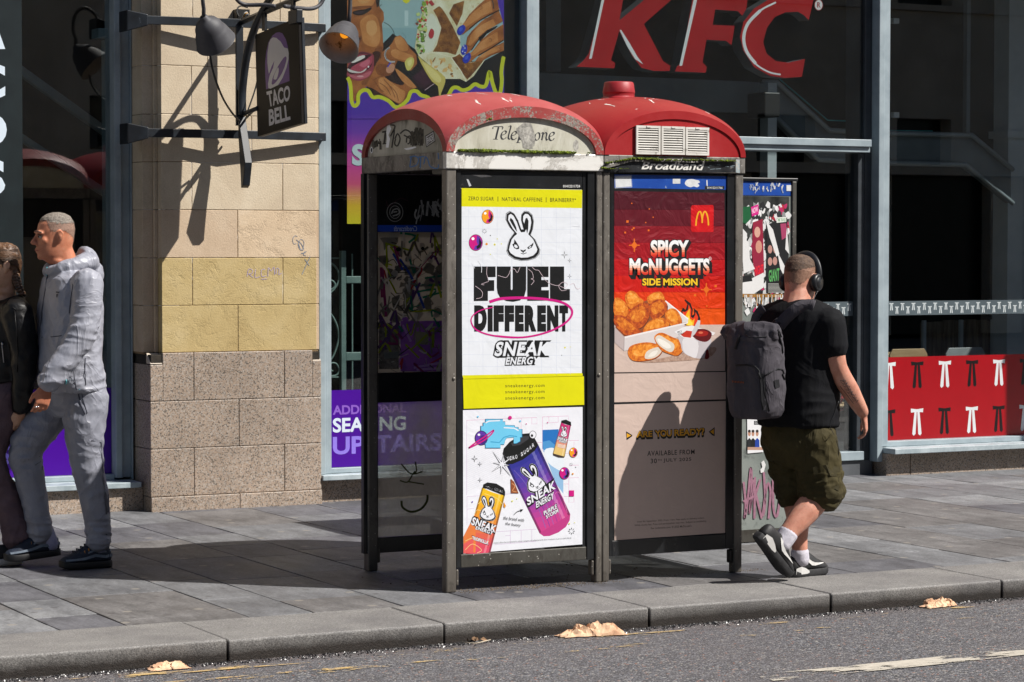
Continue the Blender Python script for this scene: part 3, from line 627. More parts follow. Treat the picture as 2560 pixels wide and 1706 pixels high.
# blind side panel between the two kiosks, interior ceiling lamp
b = MB(); b.box(6.150, 6.166, 10.94, 11.795, .12, 2.06); b.build('side_panel', m_blk, kA)
b = MB(); b.box(5.55, 5.95, 11.2, 11.5, 2.055, 2.095); b.build('ceiling_lamp', mat('lamp_cover', '#77746d', '#8d8a83', scale=8), kA, bevel=.01)
# rear door with scratched glass
RY = 11.815
cz = lambda x, y: F(800+x*.6885, 400+y*.6885, RY)
xl, xg = cz(158, 700).x, cz(211, 700).x; zt, zm0, zm1, zl, zbm = cz(300, 262).z, cz(300, 772).z, cz(300, 880).z, cz(215, 1372).z, cz(215, 1428).z
b = MB(); b.box(xl, xg, RY, RY+.035, zbm, 2.0635); b.box(6.09, 6.148, RY, RY+.035, zbm, 2.0635); b.box(xg, 6.09, RY+.002, RY+.033, zt, 2.0625); b.box(xg, 6.09, RY+.002, RY+.033, zm1, zm0); b.box(xg, 6.09, RY+.002, RY+.033, zbm, zl)
dR = b.build('rear_door', m_blk, kA, bevel=.003)
b = MB(); b.box(xg+.001, 6.089, RY+.012, RY+.018, zl+.001, zm1-.001); gl = b.build('glass', m_dglass, dR)
b = MB(); b.box(xg+.001, 6.089, RY+.010, RY+.018, zm0+.001, zt-.001); gu = b.build('glass', ink_t('#c9c4bb'), dR)
p = Print(1, RY).crop(800, 400, .6885)
p.rect(209, 237, 480, 261, ink('#1c4cc0')); p.text('Creditcards', [(352, 240), (268, 240), (268, 259), (352, 259)], ink('#d0dcf0'), .0, .2)
p.ell(272, 190, 30, 35, ink('#b9b9b7'), 28); p.ell(272, 190, 28, 33, ink('#0d0d0e'), 28); p.ell(272, 190, 20, 24, ink('#b9b9b7'), 24); p.ell(272, 190, 18, 22, ink('#0d0d0e'), 24)
for q in ([(260, 196), (266, 182), (282, 178), (288, 192), (276, 202)], [(264, 204), (284, 198)], [(266, 190), (280, 188)]): p.line(q, 4, ink('#b9b9b7'), 3)
gp2 = mat('white_smear', '#8f8f92', '#b9b9bb', scale=50, rough=.7)
for i in range(16): x = random.uniform(362, 448); y = random.uniform(140, 165); p.line([(x, y), (x+random.uniform(-18, 30), y+random.uniform(20, 70))], random.uniform(3, 9), gp2)
p.line([(350, 180), (344, 200), (352, 215), (362, 200)], 6, gp2, 3); p.line([(240, 148), (250, 170), (290, 140), (320, 150)], 1.5, ink('#6d3550'), 3); p.build('door_marks', dR)
p = Print(1, RY+.0098).crop(800, 400, .6885)
for i in range(110):
    x, y = random.uniform(216, 445), random.uniform(268, 765); k_ = random.randint(5, 8); r_ = random.uniform(6, 30); p.k -= p.step*.7
    p.poly([(x+r_*math.cos(6.28*j/k_)*random.uniform(.3, 1), y+r_*1.3*math.sin(6.28*j/k_)*random.uniform(.3, 1)) for j in range(k_)], ink_t(random.choice(['#8f8b84', '#6b6862', '#b5b0a8', '#7d7972', '#a39e96', '#7d7a70', '#d8d3cb'] if y < 580 else ['#9a62c4', '#7a4aa8', '#4a3f48', '#b5a8b8', '#6b5a70', '#a87ac0', '#8f8890'])))
def sc_line(q, wd, c, sm=3): p.line(q, wd, ink_t(c, .6), sm)
p.rect(214, 264, 446, 282, ink_t('#c9c0b0', .6)); p.rect(292, 585, 448, 768, ink_t('#9a62c4', .6)); p.rect(214, 610, 286, 760, mat('torn_dark', '#3c3a38', '#6e6862', scale=40)); p.poly([(345, 622), (395, 628), (392, 672), (346, 668)], ink_t('#a5a584', .6))
for q in [((240, 300), (244, 390)), ((244, 305), (330, 330)), ((330, 330), (356, 270)), ((415, 275), (420, 350)), ((415, 275), (447, 360)), ((255, 315), (300, 380)), ((312, 530), (330, 550), (420, 545)), ((330, 690), (420, 605)), ((310, 670), (360, 720)), ((350, 480), (310, 520), (330, 545))]: sc_line(q, 7, '#a8b82a')
for q in [((265, 340), (300, 400)), ((290, 360), (340, 440), (378, 540)), ((350, 470), (370, 520))]: sc_line(q, 8, '#3a5ac0')
for q in [((330, 390), (370, 395), (352, 430), (322, 460)), ((356, 420), (330, 470)), ((232, 400), (240, 430)), ((290, 745), (300, 720), (294, 760)), ((400, 740), (447, 715))]: sc_line(q, 6, '#c03a48')
for q in [((380, 430), (447, 420)), ((350, 480), (420, 470), (400, 500)), ((372, 500), (445, 480)), ((340, 455), (440, 455))]: sc_line(q, 7, '#2f8a70')
for q in [((222, 390), (225, 500)), ((218, 600), (260, 610), (300, 650)), ((226, 395), (240, 570))]: sc_line(q, 10, '#983a72')
for q in [((340, 755), (447, 735)), ((350, 762), (440, 756)), ((300, 600), (330, 660))]: sc_line(q, 8, '#cfa8e4')
for i in range(50): x, y = random.uniform(216, 445), random.uniform(290, 765); p.line([(x, y), (x+random.uniform(-40, 40), y+random.uniform(-30, 30))], random.uniform(1, 5), random.choice([ink_t('#c4bfb4', .6), ink_t('#5a5652', .6), ink_t('#8f9a8c', .6), ink_t('#4a4652', .6), ink_t('#53524f', .6)]))

for i in range(70): x, y = random.uniform(216, 445), random.uniform(290, 765); p.line([(x, y), (x+random.uniform(-25, 25), y+random.uniform(-60, 60)), (x+random.uniform(-50, 50), y+random.uniform(-40, 40))], random.uniform(3, 9), ink_t(random.choice(['#a8b82a', '#6d6860', '#6a4a86', '#2f8a70', '#d8d4cc', '#8a8680', '#983a72', '#88837b'])), 3)
p.ell(284, 325, 9, 8, ink_t('#121212')); p.ell(372, 322, 6, 6, ink_t('#121212')); p.poly([(232, 700), (285, 695), (285, 718), (232, 722)], ink_t('#7d8382', .6)); p.build('scrawl', gu)
p = Print(1, RY+.0116).crop(800, 400, .6885); og = mat('olive_marker', '#4d5424', '#3c421c', scale=30, rough=.7)
for q in ([(346, 1096), (350, 1130), (338, 1140), (345, 1130)], [(295, 1104), (330, 1140), (372, 1132)], [(338, 1138), (318, 1170), (290, 1164)], [(318, 1168), (378, 1178)]): p.line(q, 5, og, 4)
p.line([(296, 1238), (300, 1262), (330, 1278), (366, 1268), (388, 1240), (390, 1216)], 8, og, 5); p.build('scrawl', gl)
def droppings(roof, x0, x1, n, seed):
    rnd = random.Random(seed); p = MB(); cx_, hw_, cy_, hc = (x0+x1)/2, (x1-x0)/2, (KY0+KY1)/2, (KY1-KY0)/2
    zf = lambda x, y: ZB + DH*math.sqrt(max(0, 2-((x-cx_)/hw_)**2-((y-cy_)/hc)**2)) + .0012
    for _ in range(n):
        x, y = rnd.uniform(x0+.08, x1-.08), rnd.uniform(KY0+.02, KY0+.5); l = rnd.uniform(.015, .09); wd = rnd.uniform(.003, .010); dx = rnd.uniform(-.02, .02); pts = []
        for i in range(6): t = i/5; pts.append((x+dx*t+rnd.uniform(-.003, .003), y-l*t, wd*(1-t*.6)*rnd.uniform(.5, 1.2)))
        p.rings([[(a-w_, q, zf(a-w_, q)), (a+w_, q, zf(a+w_, q))] for a, q, w_ in pts if q > KY0], 0, cap=False, closed=False) if sum(q > KY0 for a, q, w_ in pts) > 1 else None
    p.build('bird_dropping', mat('dropping_white', '#b9b0aa', '#d6d0ca', scale=60, rough=.9), roof, recalc=False)
droppings(roofA, AX0, AX1, 16, 5)
# ---------------- kiosk with the red vented face
kB = thing('phone_kiosk', (6.62, 11.37, 0), 'phone kiosk with all-red roof, three white vents and a cap on top', 'phone kiosk', 'phone kiosks by the kerb')
BX0, BX1 = 6.206, 7.043
posts(kB, [(6.207, 6.245, 10.88, 10.935), (6.99, 7.038, 10.88, 10.935), (6.207, 6.255, 11.80, 11.862), (6.99, 7.038, 11.80, 11.862)])
for c in [(6.2475, 6.263, 10.89, 10.93, .035, .112), (6.972, 6.9875, 10.89, 10.93, .05, .12)]:
    b = MB(); b.box(*c); b.build('foot_clip', m_post if c[0] < 6.5 else m_blk, kB, bevel=.007)
b = MB(); b.box(BX0, BX1, KY0, KY0+.04, 2.064, ZB, 0); b.box(BX0, BX0+.04, KY0+.041, KY1, 2.064, ZB, 0); b.box(BX1-.04, BX1, KY0+.041, KY1, 2.064, ZB, 0); b.box(BX0+.041, BX1-.041, KY1-.04, KY1, 2.064, ZB, 0); b.box(BX0+.041, BX1-.041, KY0+.041, KY1-.041, 2.10, 2.12, 1)
bandB = b.build('steel_band', [m_bandd, m_dark], kB, bevel=.004)
b = MB(); dome(b, BX0, BX1, KY0-.004, KY1, 0); iF = rim(b, 1, KY0-.004, BX0, BX1, 1, 1, .03, .042, .007); iL = rim(b, 0, BX0, KY0-.004, KY1, 1, 1); iR = rim(b, 0, BX1, KY0-.004, KY1, -1, 1); iK = rim(b, 1, KY1, BX0, BX1, -1, 1)
for q in (iF, iL, iR, iK): b.poly(q, 1)
roofB = b.build('roof', [m_redB, m_faceB], kB, recalc=False); droppings(roofB, BX0, BX1, 14, 9)
cx, cyk = 6.572, 11.36
b = MB(); b.lathe([(.092, -.02), (.092, .008), (.083, .012), (.083, .03), (.086, .034), (.078, .085), (.073, .09), (.001, .09)], (cx, cyk, 2.458), n=16, m=0)
b.build('roof_cap', red_mat('red_cap', '#8e1a1e', '#98242a', '#a03036', 0), kB, bevel=.002)
m_vent = mat('vent_white', '#cfccc5', '#dddad4', scale=9, rough=.5, c3='#7d786c', s3=20, lo3=.6, hi3=.72)
for q in ((893, 803, 1047, 990), (1055, 808, 1203, 992), (1210, 814, 1358, 996)):
    yv = KY0-.004; a = F(1240+q[0]*.391, q[1]*.391, yv); c = F(1240+q[2]*.391, q[3]*.391, yv); b = MB(); fw_ = .011
    b.box(a.x, c.x, yv-.008, yv+.004, c.z, c.z+fw_); b.box(a.x, c.x, yv-.008, yv+.004, a.z-fw_*1.1, a.z); b.box(a.x, a.x+fw_, yv-.0078, yv+.004, c.z+fw_, a.z-fw_*1.1); b.box(c.x-fw_, c.x, yv-.0078, yv+.004, c.z+fw_, a.z-fw_*1.1); b.box((a.x+c.x)/2-.012, (a.x+c.x)/2+.012, yv-.011, yv-.0081, a.z-.009, a.z-.001)
    n = 10; h = (a.z-c.z-2*fw_)/n
    for i in range(n):
        z = c.z+fw_+h*i; b.prism([(a.x+fw_, yv-.007, z+h*.15), (a.x+fw_, yv-.007, z+h*.45), (a.x+fw_, yv+.002, z+h*.95), (a.x+fw_, yv+.002, z+h*.65)], (c.x-a.x-2*fw_, 0, 0))
    b.poly([(a.x, yv+.0032, c.z), (c.x, yv+.0032, c.z), (c.x, yv+.0032, a.z), (a.x, yv+.0032, a.z)], 1)
    b.build('vent', [m_vent, m_dark], kB)
# name strip, torn cover strip and moss
p = Print(1, KY0).crop(1240, 0, .391); p.rect(690, 1036, 1530, 1103, mat('name_strip', '#17191c', '#2b2d30', scale=20, rough=.4, c3='#6a6a68', s3=40, lo3=.62, hi3=.7))
p.text('Broadband', [(938, 1030), (1336, 1036), (1324, 1090), (930, 1084)], ink('#e6e4de'), .02, .12)
for i in range(8): x = random.uniform(1350, 1520); y = random.uniform(1050, 1095); p.line([(x, y), (x+random.uniform(10, 40), y+random.uniform(-6, 6))], 2, ink('#9fb0b8'))
p.poly([(1534, 1020), (1558, 1022), (1558, 1108), (1534, 1104)], mat('pale_scrap', '#8fa3ac', '#b8b5ae', scale=60)); p.build('name_strip', bandB)
b = MB(); up = [(690, 1050), (730, 1035), (800, 1028), (870, 1012), (960, 1016), (1100, 1020), (1250, 1022), (1400, 1024), (1530, 1028)]; dn = [(690, 1076), (735, 1070), (800, 1052), (880, 1030), (960, 1036), (1100, 1034), (1250, 1040), (1400, 1036), (1530, 1036)]
rows = [[F(1240+x*.391, y*.391, KY0-.006) for x, y in up], [F(1240+x*.391, (y+yy)/2*.391, KY0-.008-.006*math.sin(i*1.7)**2) for i, ((x, y), (_, yy)) in enumerate(zip(up, dn))], [F(1240+x*.391, y*.391, KY0-.006-.008*abs(math.sin(i*1.3+.5))) for i, (x, y) in enumerate(dn)]]
b.rings(rows, 0, cap=False, closed=False, smooth=False); o = b.build('torn_strip', m_bandd, bandB); k = o.modifiers.new('t', 'SOLIDIFY'); k.thickness = .002
clumps('moss', [F(1240+x*.391, y*.391, KY0-.012) for x, y in ((700, 1045), (880, 1015), (1100, 1026), (1300, 1026), (1530, 1032))], 420, .003, .008, .008, kB)
clumps('moss', [F(1240+x*.391, y*.391, KY0-.008) for x, y in ((680, 1075), (740, 1082), (850, 1080))], 90, .003, .005, .006, kB)
# front door, rear and side panels
b = MB(); b.box(6.2475, 6.264, 10.886, 10.93, .126, 2.060); b.box(6.942, 6.9885, 10.886, 10.93, .126, 2.060); b.box(6.2645, 6.9415, 10.893, 10.93, .205, 2.058); b.box(6.2645, 6.9415, 10.887, 10.93, .126, .2045)
dB = b.build('door_panel', [m_blk], kB, bevel=.003)
p = Print(1, 10.893).crop(1480, 400, .3571); m_bl = mat('blue_header', '#0f3f96', '#1a4ba2', scale=7, rough=.4, c3='#3a62a8', s3=30, lo3=.62, hi3=.75)
p.poly([(157, 102), (942, 116), (940, 210), (157, 196)], m_bl); pw = mat('sticker_white', '#d4d6d8', '#c2c4c4', scale=20, rough=.6)
p.poly([(164, 118), (272, 114), (277, 186), (166, 194)], pw); p.line([(160, 114), (276, 110), (280, 190), (162, 198), (160, 114)], 3, pw); p.rect(565, 133, 618, 167, pw)
p.poly([(655, 150), (670, 138), (700, 135), (725, 140), (748, 145), (754, 160), (740, 165), (752, 180), (735, 192), (712, 186), (690, 192), (665, 184), (650, 168)], pw, 3); p.poly([(800, 142), (808, 142), (810, 180), (806, 200), (801, 170)], pw); p.poly([(510, 195), (516, 178), (524, 200)], ink('#7f93b8'))
p.rect(790, 184, 926, 206, ink('#17181a')); p.text('01412211766', (806, 188, 914, 203), ink('#c9cac8'), .02); p.build('header', dB)
b = MB(); b.box(6.256, 6.989, 11.815, 11.85, 1.97, 2.06); b.box(6.256, 6.989, 11.815, 11.85, .12, .2); b.box(6.256, 6.989, 11.815, 11.85, .86, .95); b.box(6.256, 6.989, 11.828, 11.834, .201, .859, 1); b.box(6.256, 6.989, 11.828, 11.834, .951, 1.969, 1); b.build('rear_door', [m_blk, m_dglass], kB)
b = MB(); b.box(7.0, 7.03, 10.94, 11.795, 1.97, 2.06); b.box(7.0, 7.03, 10.94, 11.795, .12, .2); b.box(7.012, 7.018, 10.94, 11.795, .201, 1.969, 1); b.build('side_panel', [m_blk, m_dglass], kB)
# ---------------- flat-topped kiosk behind, covered in torn bills
CY = 11.95; cc = lambda x, y: F(1840+x*.612, 440+y*.612, CY)
kC = thing('phone_kiosk', (7.66, 12.4, 0), 'flat-topped kiosk behind the backpack man, glass covered in torn posters and pink scrawl', 'phone kiosk', 'phone kiosks by the kerb')
CX0, CX1 = 7.26, cc(247, 300).x; CT = cc(200, 22).z
posts_z = CT-.001
for q in [(CX0, CX0+.05, CY, CY+.05), (CX1-.028, CX1, CY, CY+.05), (CX0, CX0+.05, CY+.82, CY+.87), (CX1-.028, CX1, CY+.82, CY+.87)]:
    b = MB(); b.box(q[0], q[1], q[2], q[3], 0, posts_z); b.build('post', m_rail, kC, bevel=.004)
b = MB(); b.box(CX0+.051, CX1-.029, CY+.0105, CY+.045, CT-.085, CT-.002, 1); b.box(CX0-.01, CX1+.01, CY+.0, CY+.88, CT, CT+.018, 0); b.build('roof', [m_blk, m_bl], kC, bevel=.004)
b = MB(); zk = cc(25, 1447).z; b.box(CX0+.051, CX1-.029, CY+.010, CY+.045, cc(25, 1450).z, CT-.086, 0); b.box(CX0+.051, CX1-.029, CY+.004, CY+.045, .005, zk-.002, 1)
pc = b.build('glass_panel', [mat('grey_dirty_glass', '#6f7673', '#868c88', scale=3, rough=.22, c3='#4a4f4d', s3=9, lo3=.55, hi3=.75), m_rail], kC)
p = Print(1, CY+.009).crop(1840, 440, .612)
for i in range(26): x = random.uniform(50, 200); y = random.uniform(30, 66); p.line([(x, y+6), (x+random.uniform(-10, 10), y-8)], random.uniform(3, 7), ink(random.choice(['#a9aeb8', '#c9ccd0', '#8794b4'])))
p.poly([(22, 82), (216, 86), (214, 470), (22, 478)], mat('dark_glass_ground', '#232524', '#474a48', scale=9, rough=.3)); p.rect(206, 38, 228, 62, pw); bills = ['#1a1b1e', '#d9dadb', '#d9dadb', '#e8e8e8', '#c3c4c4', '#d9dadb', '#2a2c30', '#8c8f8f', '#b51f5c', '#a81c30', '#17181a', '#e0e0e0']
for i in range(420):
    x, y = random.uniform(24, 212), random.uniform(120, 560); r = random.uniform(4, 17); k = random.randint(4, 7); a0 = random.uniform(0, 6)
    p.k = -.0009-.000004*i; p.poly([(x+math.cos(a0+6.28*j/k)*r*random.uniform(.35, 1), y+math.sin(a0+6.28*j/k)*r*1.7*random.uniform(.4, 1)) for j in range(k)], ink(random.choice(bills), .5))
p.k = -.003
p.poly([(22, 128), (58, 124), (60, 175), (40, 196), (22, 190)], ink('#0d5a32')); p.poly([(60, 128), (90, 116), (92, 156), (64, 166)], ink('#cf1f86')); p.text('NOW', [(63, 134), (88, 124), (89, 146), (65, 156)], ink('#f0d0e4'), .02)
p.poly([(68, 190), (108, 176), (114, 400), (76, 414), (64, 320)], ink('#8f1a38')); p.ell(92, 290, 13, 26, ink('#c98f7c')); p.ell(86, 230, 12, 22, ink('#d0a090')); p.text('NIGHT', [(74, 372), (110, 360), (112, 396), (76, 408)], ink('#e01c30'), .03)
p.poly([(122, 200), (208, 170), (214, 470), (122, 480)], ink('#15171a'))
for x, y in ((138, 300), (160, 300), (138, 350), (158, 348)): p.ell(x, y, 9, 17, ink('#b98a80'))
p.text('GIANT', [(132, 386), (176, 376), (176, 428), (134, 434)], ink('#5cae60'), .02)
for i in range(8): p.rect(130, 440+i*5, 200, 442+i*5, ink('#b5b5b0'))
p.poly([(164, 170), (204, 168), (204, 188), (165, 192)], ink('#dfe3dc')); p.text('TIME TRAVELS', [(167, 174), (202, 172), (202, 186), (168, 188)], ink('#2f8a4a'), .01); p.poly([(180, 196), (204, 194), (206, 250), (186, 262)], ink('#a33c62'))
for q in [[(20, 250), (50, 270), (56, 340), (76, 380), (30, 400)], [(22, 210), (44, 236), (40, 300), (22, 330)], [(20, 440), (112, 395), (112, 455), (60, 490), (22, 480)], [(120, 180), (150, 220), (176, 320), (164, 330), (136, 250)], [(168, 310), (214, 400), (206, 430), (180, 380)], [(206, 210), (216, 320), (200, 300)]]: p.poly(q, ink('#dcdcdc'))
p.poly([(22, 410), (60, 406), (66, 430), (22, 436)], ink('#17181a')); p.rect(22, 482, 190, 496, mat('rust_streak', '#a8762a', '#6d4a1e', scale=70))
for i in range(26): x = random.uniform(24, 190); p.line([(x, 486), (x+random.uniform(-3, 3), 486+random.uniform(8, 60))], random.uniform(1.5, 4), ink(random.choice(['#9c6d24', '#c9c9c4', '#3b3b38', '#dcdcd8'])))
# lower bill with three people, pink scrawl
p.poly([(44, 985), (108, 985), (110, 1128), (46, 1134)], ink('#e3e3e6')); p.text('OLD FIRM', (74, 1004, 104, 1014), ink('#e8e8ea'), .0); p.rect(72, 1001, 106, 1017, ink('#121316')); p.text('OLD FIRM', (75, 1004, 104, 1014), ink('#e8e8ea'), .0)
for x, c in ((53, '#222428'), (68, '#15161a'), (85, '#1d3f9c')): p.poly([(x-9, 1120), (x-8, 1080), (x, 1070), (x+9, 1080), (x+10, 1120)], ink(c)); p.ell(x, 1052, 6, 12, ink('#b98a74')); p.ell(x, 1043, 6, 6, ink('#2b1f1a'))
p.rect(46, 1108, 110, 1120, ink('#b5917f')); p.poly([(102, 1170), (112, 1162), (120, 1180), (112, 1210), (100, 1214), (98, 1200), (106, 1190)], ink('#d8d8d8'))
pk = mat('pink_scrawl', '#8d6074', '#9c7083', scale=40, rough=.6)
for q in ([(30, 1250), (38, 1340), (34, 1400), (46, 1330), (60, 1190), (62, 1290), (54, 1380), (72, 1240)], [(76, 1230), (74, 1400)], [(76, 1310), (98, 1240)], [(80, 1300), (104, 1400)], [(112, 1210), (118, 1330), (108, 1390), (126, 1260), (140, 1290), (132, 1400)], [(150, 1240), (152, 1360), (166, 1390), (178, 1300), (164, 1230)], [(28, 1330), (72, 1310)]): p.line(q, 9, pk, 4)
p.build('torn_bills', pc)
# ================================================================== PRINTS
BK = '#0f1012'; MG = '#c8127e'; YL = '#d8d400'
def aff(cx, cy, k, rot=0, ky=None):
    c, q = math.cos(rot), math.sin(rot); ky = ky or k
    return lambda pts: [(cx+((x-600)*k*c-(y-495)*ky*q), cy+((x-600)*k*q+(y-495)*ky*c)) for x, y in pts]
def bunny(p, A, W, B, k=1.0, halo=True):
    """hare-head emblem: outlined head, two upright ears, scowling eyes, one winking"""
    out = [(540, 472), (505, 430), (480, 380), (484, 335), (510, 318), (540, 335), (566, 380), (590, 448), (606, 448), (588, 380), (590, 342), (610, 318), (640, 320), (668, 346), (678, 392), (672, 445), (656, 488), (688, 520), (704, 556), (722, 592), (716, 622), (690, 652), (640, 668), (590, 671), (540, 660), (502, 634), (486, 602), (494, 558), (506, 520), (528, 488)]
    if halo: p.poly(A([((x-600)*1.045+600, (y-500)*1.03+500) for x, y in out]), B); p.poly(A([((x-600)*1.02+600, (y-500)*1.012+500) for x, y in out]), W)
    p.poly(A(out), B)
    p.poly(A([(560, 480), (528, 440), (494, 378), (498, 345), (514, 334), (534, 350), (556, 392), (578, 452), (588, 468), (614, 466), (628, 440), (602, 385), (604, 350), (618, 334), (638, 336), (656, 358), (662, 396), (654, 445), (640, 482), (676, 520), (694, 560), (706, 592), (700, 612), (676, 636), (636, 650), (590, 652), (546, 642), (512, 618), (500, 596), (508, 560), (520, 520), (540, 496)]), W)
    p.poly(A([(505, 380), (512, 362), (530, 380), (552, 430), (560, 466), (548, 452), (522, 410)]), B); p.poly(A([(612, 470), (612, 400), (620, 368), (632, 362), (642, 385), (640, 440), (632, 480), (624, 440)]), B)
    p.poly(A([(540, 518), (560, 548), (574, 572), (574, 588), (556, 592), (538, 582), (524, 556), (536, 548)]), B); p.poly(A([(540, 556), (556, 560), (566, 576), (552, 584), (538, 572)]), W)
    p.poly(A([(640, 572), (664, 556), (678, 540), (676, 560), (664, 580), (640, 590), (632, 580)]), B); p.poly(A([(646, 574), (662, 566), (660, 576), (646, 582)]), W)
    p.poly(A([(582, 592), (604, 600), (624, 590), (620, 604), (606, 612), (606, 620), (600, 620), (600, 612), (588, 606)]), B); p.line(A([(586, 620), (604, 626), (628, 616)]), 5*k, B)
def star(p, x, y, r, c, W=None, n=4, k=.22):
    pts = []
    for i in range(2*n): a = math.pi*i/n-math.pi/2; q = r if i % 2 == 0 else r*k; pts.append((x+math.cos(a)*q*.9, y+math.sin(a)*q))
    p.poly(pts, c)
    if W: p.poly([(x+(a-x)*.62, y+(b-y)*.62) for a, b in pts], W)
def burst(p, x, y, r, c):
    for i in range(8): a = i*math.pi/4; p.line([(x+math.cos(a)*r*.55, y+math.sin(a)*r*.55), (x+math.cos(a)*r, y+math.sin(a)*r)], r*.16, c)
def planet(p, x, y, rx, ry, c1, c2, c3):
    p.ell(x, y, rx*1.06, ry*1.06, ink(BK)); p.ell(x, y, rx, ry, c1, 28)
    p.poly([(x+rx*.2, y-ry*.95), (x+rx*.6, y-ry*.7), (x+rx*.95, y-ry*.1), (x+rx*.8, y+ry*.55), (x+rx*.3, y+ry*.92), (x-rx*.3, y+ry*.9), (x-rx*.1, y+ry*.4), (x+rx*.3, y+ry*.3), (x+rx*.1, y-ry*.2)], c2)
    p.poly([(x+rx*.5, y-ry*.6), (x+rx*.93, y+0), (x+rx*.7, y+ry*.6), (x+rx*.2, y+ry*.85), (x+rx*.1, y+ry*.5), (x+rx*.5, y+ry*.2)], c3); p.ell(x-rx*.42, y-ry*.5, rx*.22, ry*.18, ink('#ffffff'))
def wordmark(p, q1, q2, W, B, bold=.05):
    for body, q in (('SNEAK', q1), ('ENERGY', q2)):
        p.text(body, grow(q, (1.045, 1.22)), B, bold+.11, .12, 1.0); p.text(body, q, W, bold-.02, .12, 1.06)
def grow(q, k):
    cx = sum(a for a, b in q)/4; cy = sum(b for a, b in q)/4; return [(cx+(a-cx)*k[0], cy+(b-cy)*k[1]) for a, b in q]
PW = .05
WHT = ink('#dfe3ea', .4, PW); YEL = ink(YL, .4, PW); BLK = ink(BK, .4, PW); MAG = ink(MG, .4, PW); PUR = ink('#5a2f9e'); ORA = ink('#e0921c')
# ---------------- upper sheet of the kiosk poster
py = 10.8935
p = Print(1, py).crop(1100, 420, .3445)
p.poly([(157, 147), (1032, 161), (1030, 600), (1030, 1490), (1043, 1510), (170, 1533), (162, 1508), (157, 700)], WHT); p.poly([(157, 147), (1032, 161), (1030, 293), (157, 281)], YEL); p.poly([(162, 1506), (1030, 1489), (1043, 1510), (170, 1533)], YEL)
gl_ = ink('#c3cbdc', .4, PW)
for x in (208, 310, 414, 520, 627, 735, 843, 945): p.k -= p.step*.9; p.line([(x, 285), (x+2, 1500)], 1.6, gl_)
for y in (355, 442, 535, 624, 712, 803, 893, 985, 1080, 1170, 1262, 1355, 1440): p.k -= p.step*.9; p.line([(158, y), (1030, y+8)], 1.6, gl_)
p.text('ZERO SUGAR', [(205, 208), (390, 211), (390, 239), (205, 236)], BLK, .008, 0, 1.15); p.text('NATURAL CAFFEINE', [(449, 213), (742, 217), (742, 246), (449, 241)], BLK, .008, 0, 1.15); p.text('BRAINBERRY', [(799, 218), (974, 221), (974, 250), (799, 247)], BLK, .008, 0, 1.15)
p.rect(418, 209, 422, 244, BLK); p.rect(768, 214, 772, 250, BLK); p.ell(981, 228, 4, 5, BLK)
bunny(p, aff(600, 495, 1), WHT, BLK)
planet(p, 345, 355, 41, 49, ink('#e89a14'), MAG, BLK); planet(p, 259, 543, 48, 57, MAG, PUR, BLK)
for x, y, r, c in ((365, 491, 4, BLK), (338, 553, 9, ORA), (396, 557, 7, YEL), (445, 552, 4, YEL), (415, 516, 4, YEL), (365, 628, 4, YEL), (906, 1305, 6, YEL), (945, 1300, 3, YEL), (883, 1360, 3, BLK)): p.ell(x, y, r, r, c, 10)
star(p, 902, 632, 29, BLK, WHT); star(p, 940, 673, 17, BLK, WHT); star(p, 940, 787, 18, BLK, WHT); burst(p, 322, 460, 17, BLK)
for q in ([(245, 716), (403, 716), (403, 792), (347, 794), (347, 815), (393, 815), (393, 892), (347, 894), (347, 965), (245, 967)], [(633, 716), (787, 716), (787, 792), (735, 792), (735, 814), (785, 814), (785, 864), (735, 866), (735, 888), (790, 888), (790, 963), (633, 965)], [(798, 716), (900, 716), (900, 880), (942, 880), (942, 962), (798, 964)],
          [(412, 716), (513, 716), (513, 880), (518, 887), (524, 885), (527, 876), (527, 716), (625, 716), (624, 885), (612, 930), (580, 962), (530, 972), (480, 966), (438, 945), (418, 910), (412, 870)]): p.poly(q, BLK)
x0 = 245; cells = [('D', 92), ('I', 40), ('F', 76), ('F', 70), ('E', 66), ('R', 86), ('E', 66), ('N', 84), ('T', 66)]; tot = sum(c for _, c in cells); k = 688/tot
for ch, wd in cells:
    wd *= k; p.text(ch, (x0+3, 998, x0+wd-4, 1188), BLK, .085 if ch != 'I' else .03, lift=0); x0 += wd
p.up(2)
EL = [(358, 973), (430, 952), (520, 945), (620, 944), (760, 953), (880, 975), (945, 1015), (956, 1065), (905, 1128), (780, 1192), (600, 1230), (400, 1220), (270, 1180), (226, 1120), (240, 1070), (300, 1032), (385, 1012)]
p.line(EL, [22, 7], MAG, 6); p.line(EL[3:12], [10, 13], MAG, 6)
wordmark(p, [(402, 1262), (800, 1262), (790, 1364), (392, 1368)], [(478, 1374), (724, 1370), (716, 1426), (474, 1430)], WHT, BLK)
sc_ = ink('#d8c4cc')
for q in ([(341, 716), (338, 770), (352, 820), (330, 832), (300, 845), (320, 850)], [(255, 858), (270, 868), (296, 888), (308, 910), (300, 940), (262, 950)], [(418, 780), (450, 790), (480, 795), (500, 770), (512, 740), (540, 735), (560, 760), (580, 720)], [(640, 735), (668, 760), (676, 800), (660, 805), (682, 820), (660, 850)], [(668, 720), (690, 740), (715, 745), (740, 780), (780, 830), (850, 855), (890, 830), (925, 845), (900, 870), (860, 855), (880, 890), (920, 885)], [(940, 850), (970, 840), (985, 870), (1000, 880), (1018, 872)]): p.line(q, 2.6, sc_, 4)
for q in ([(275, 670), (300, 715), (300, 760)], [(230, 690), (250, 730)], [(960, 420), (1015, 425)]): p.line(q, 3, ink('#eef0f6'), 4)
o = p.build('poster'); tag(o, 'white poster with black hare-head emblem, FUEL DIFFERENT lettering and magenta ring', 'poster')
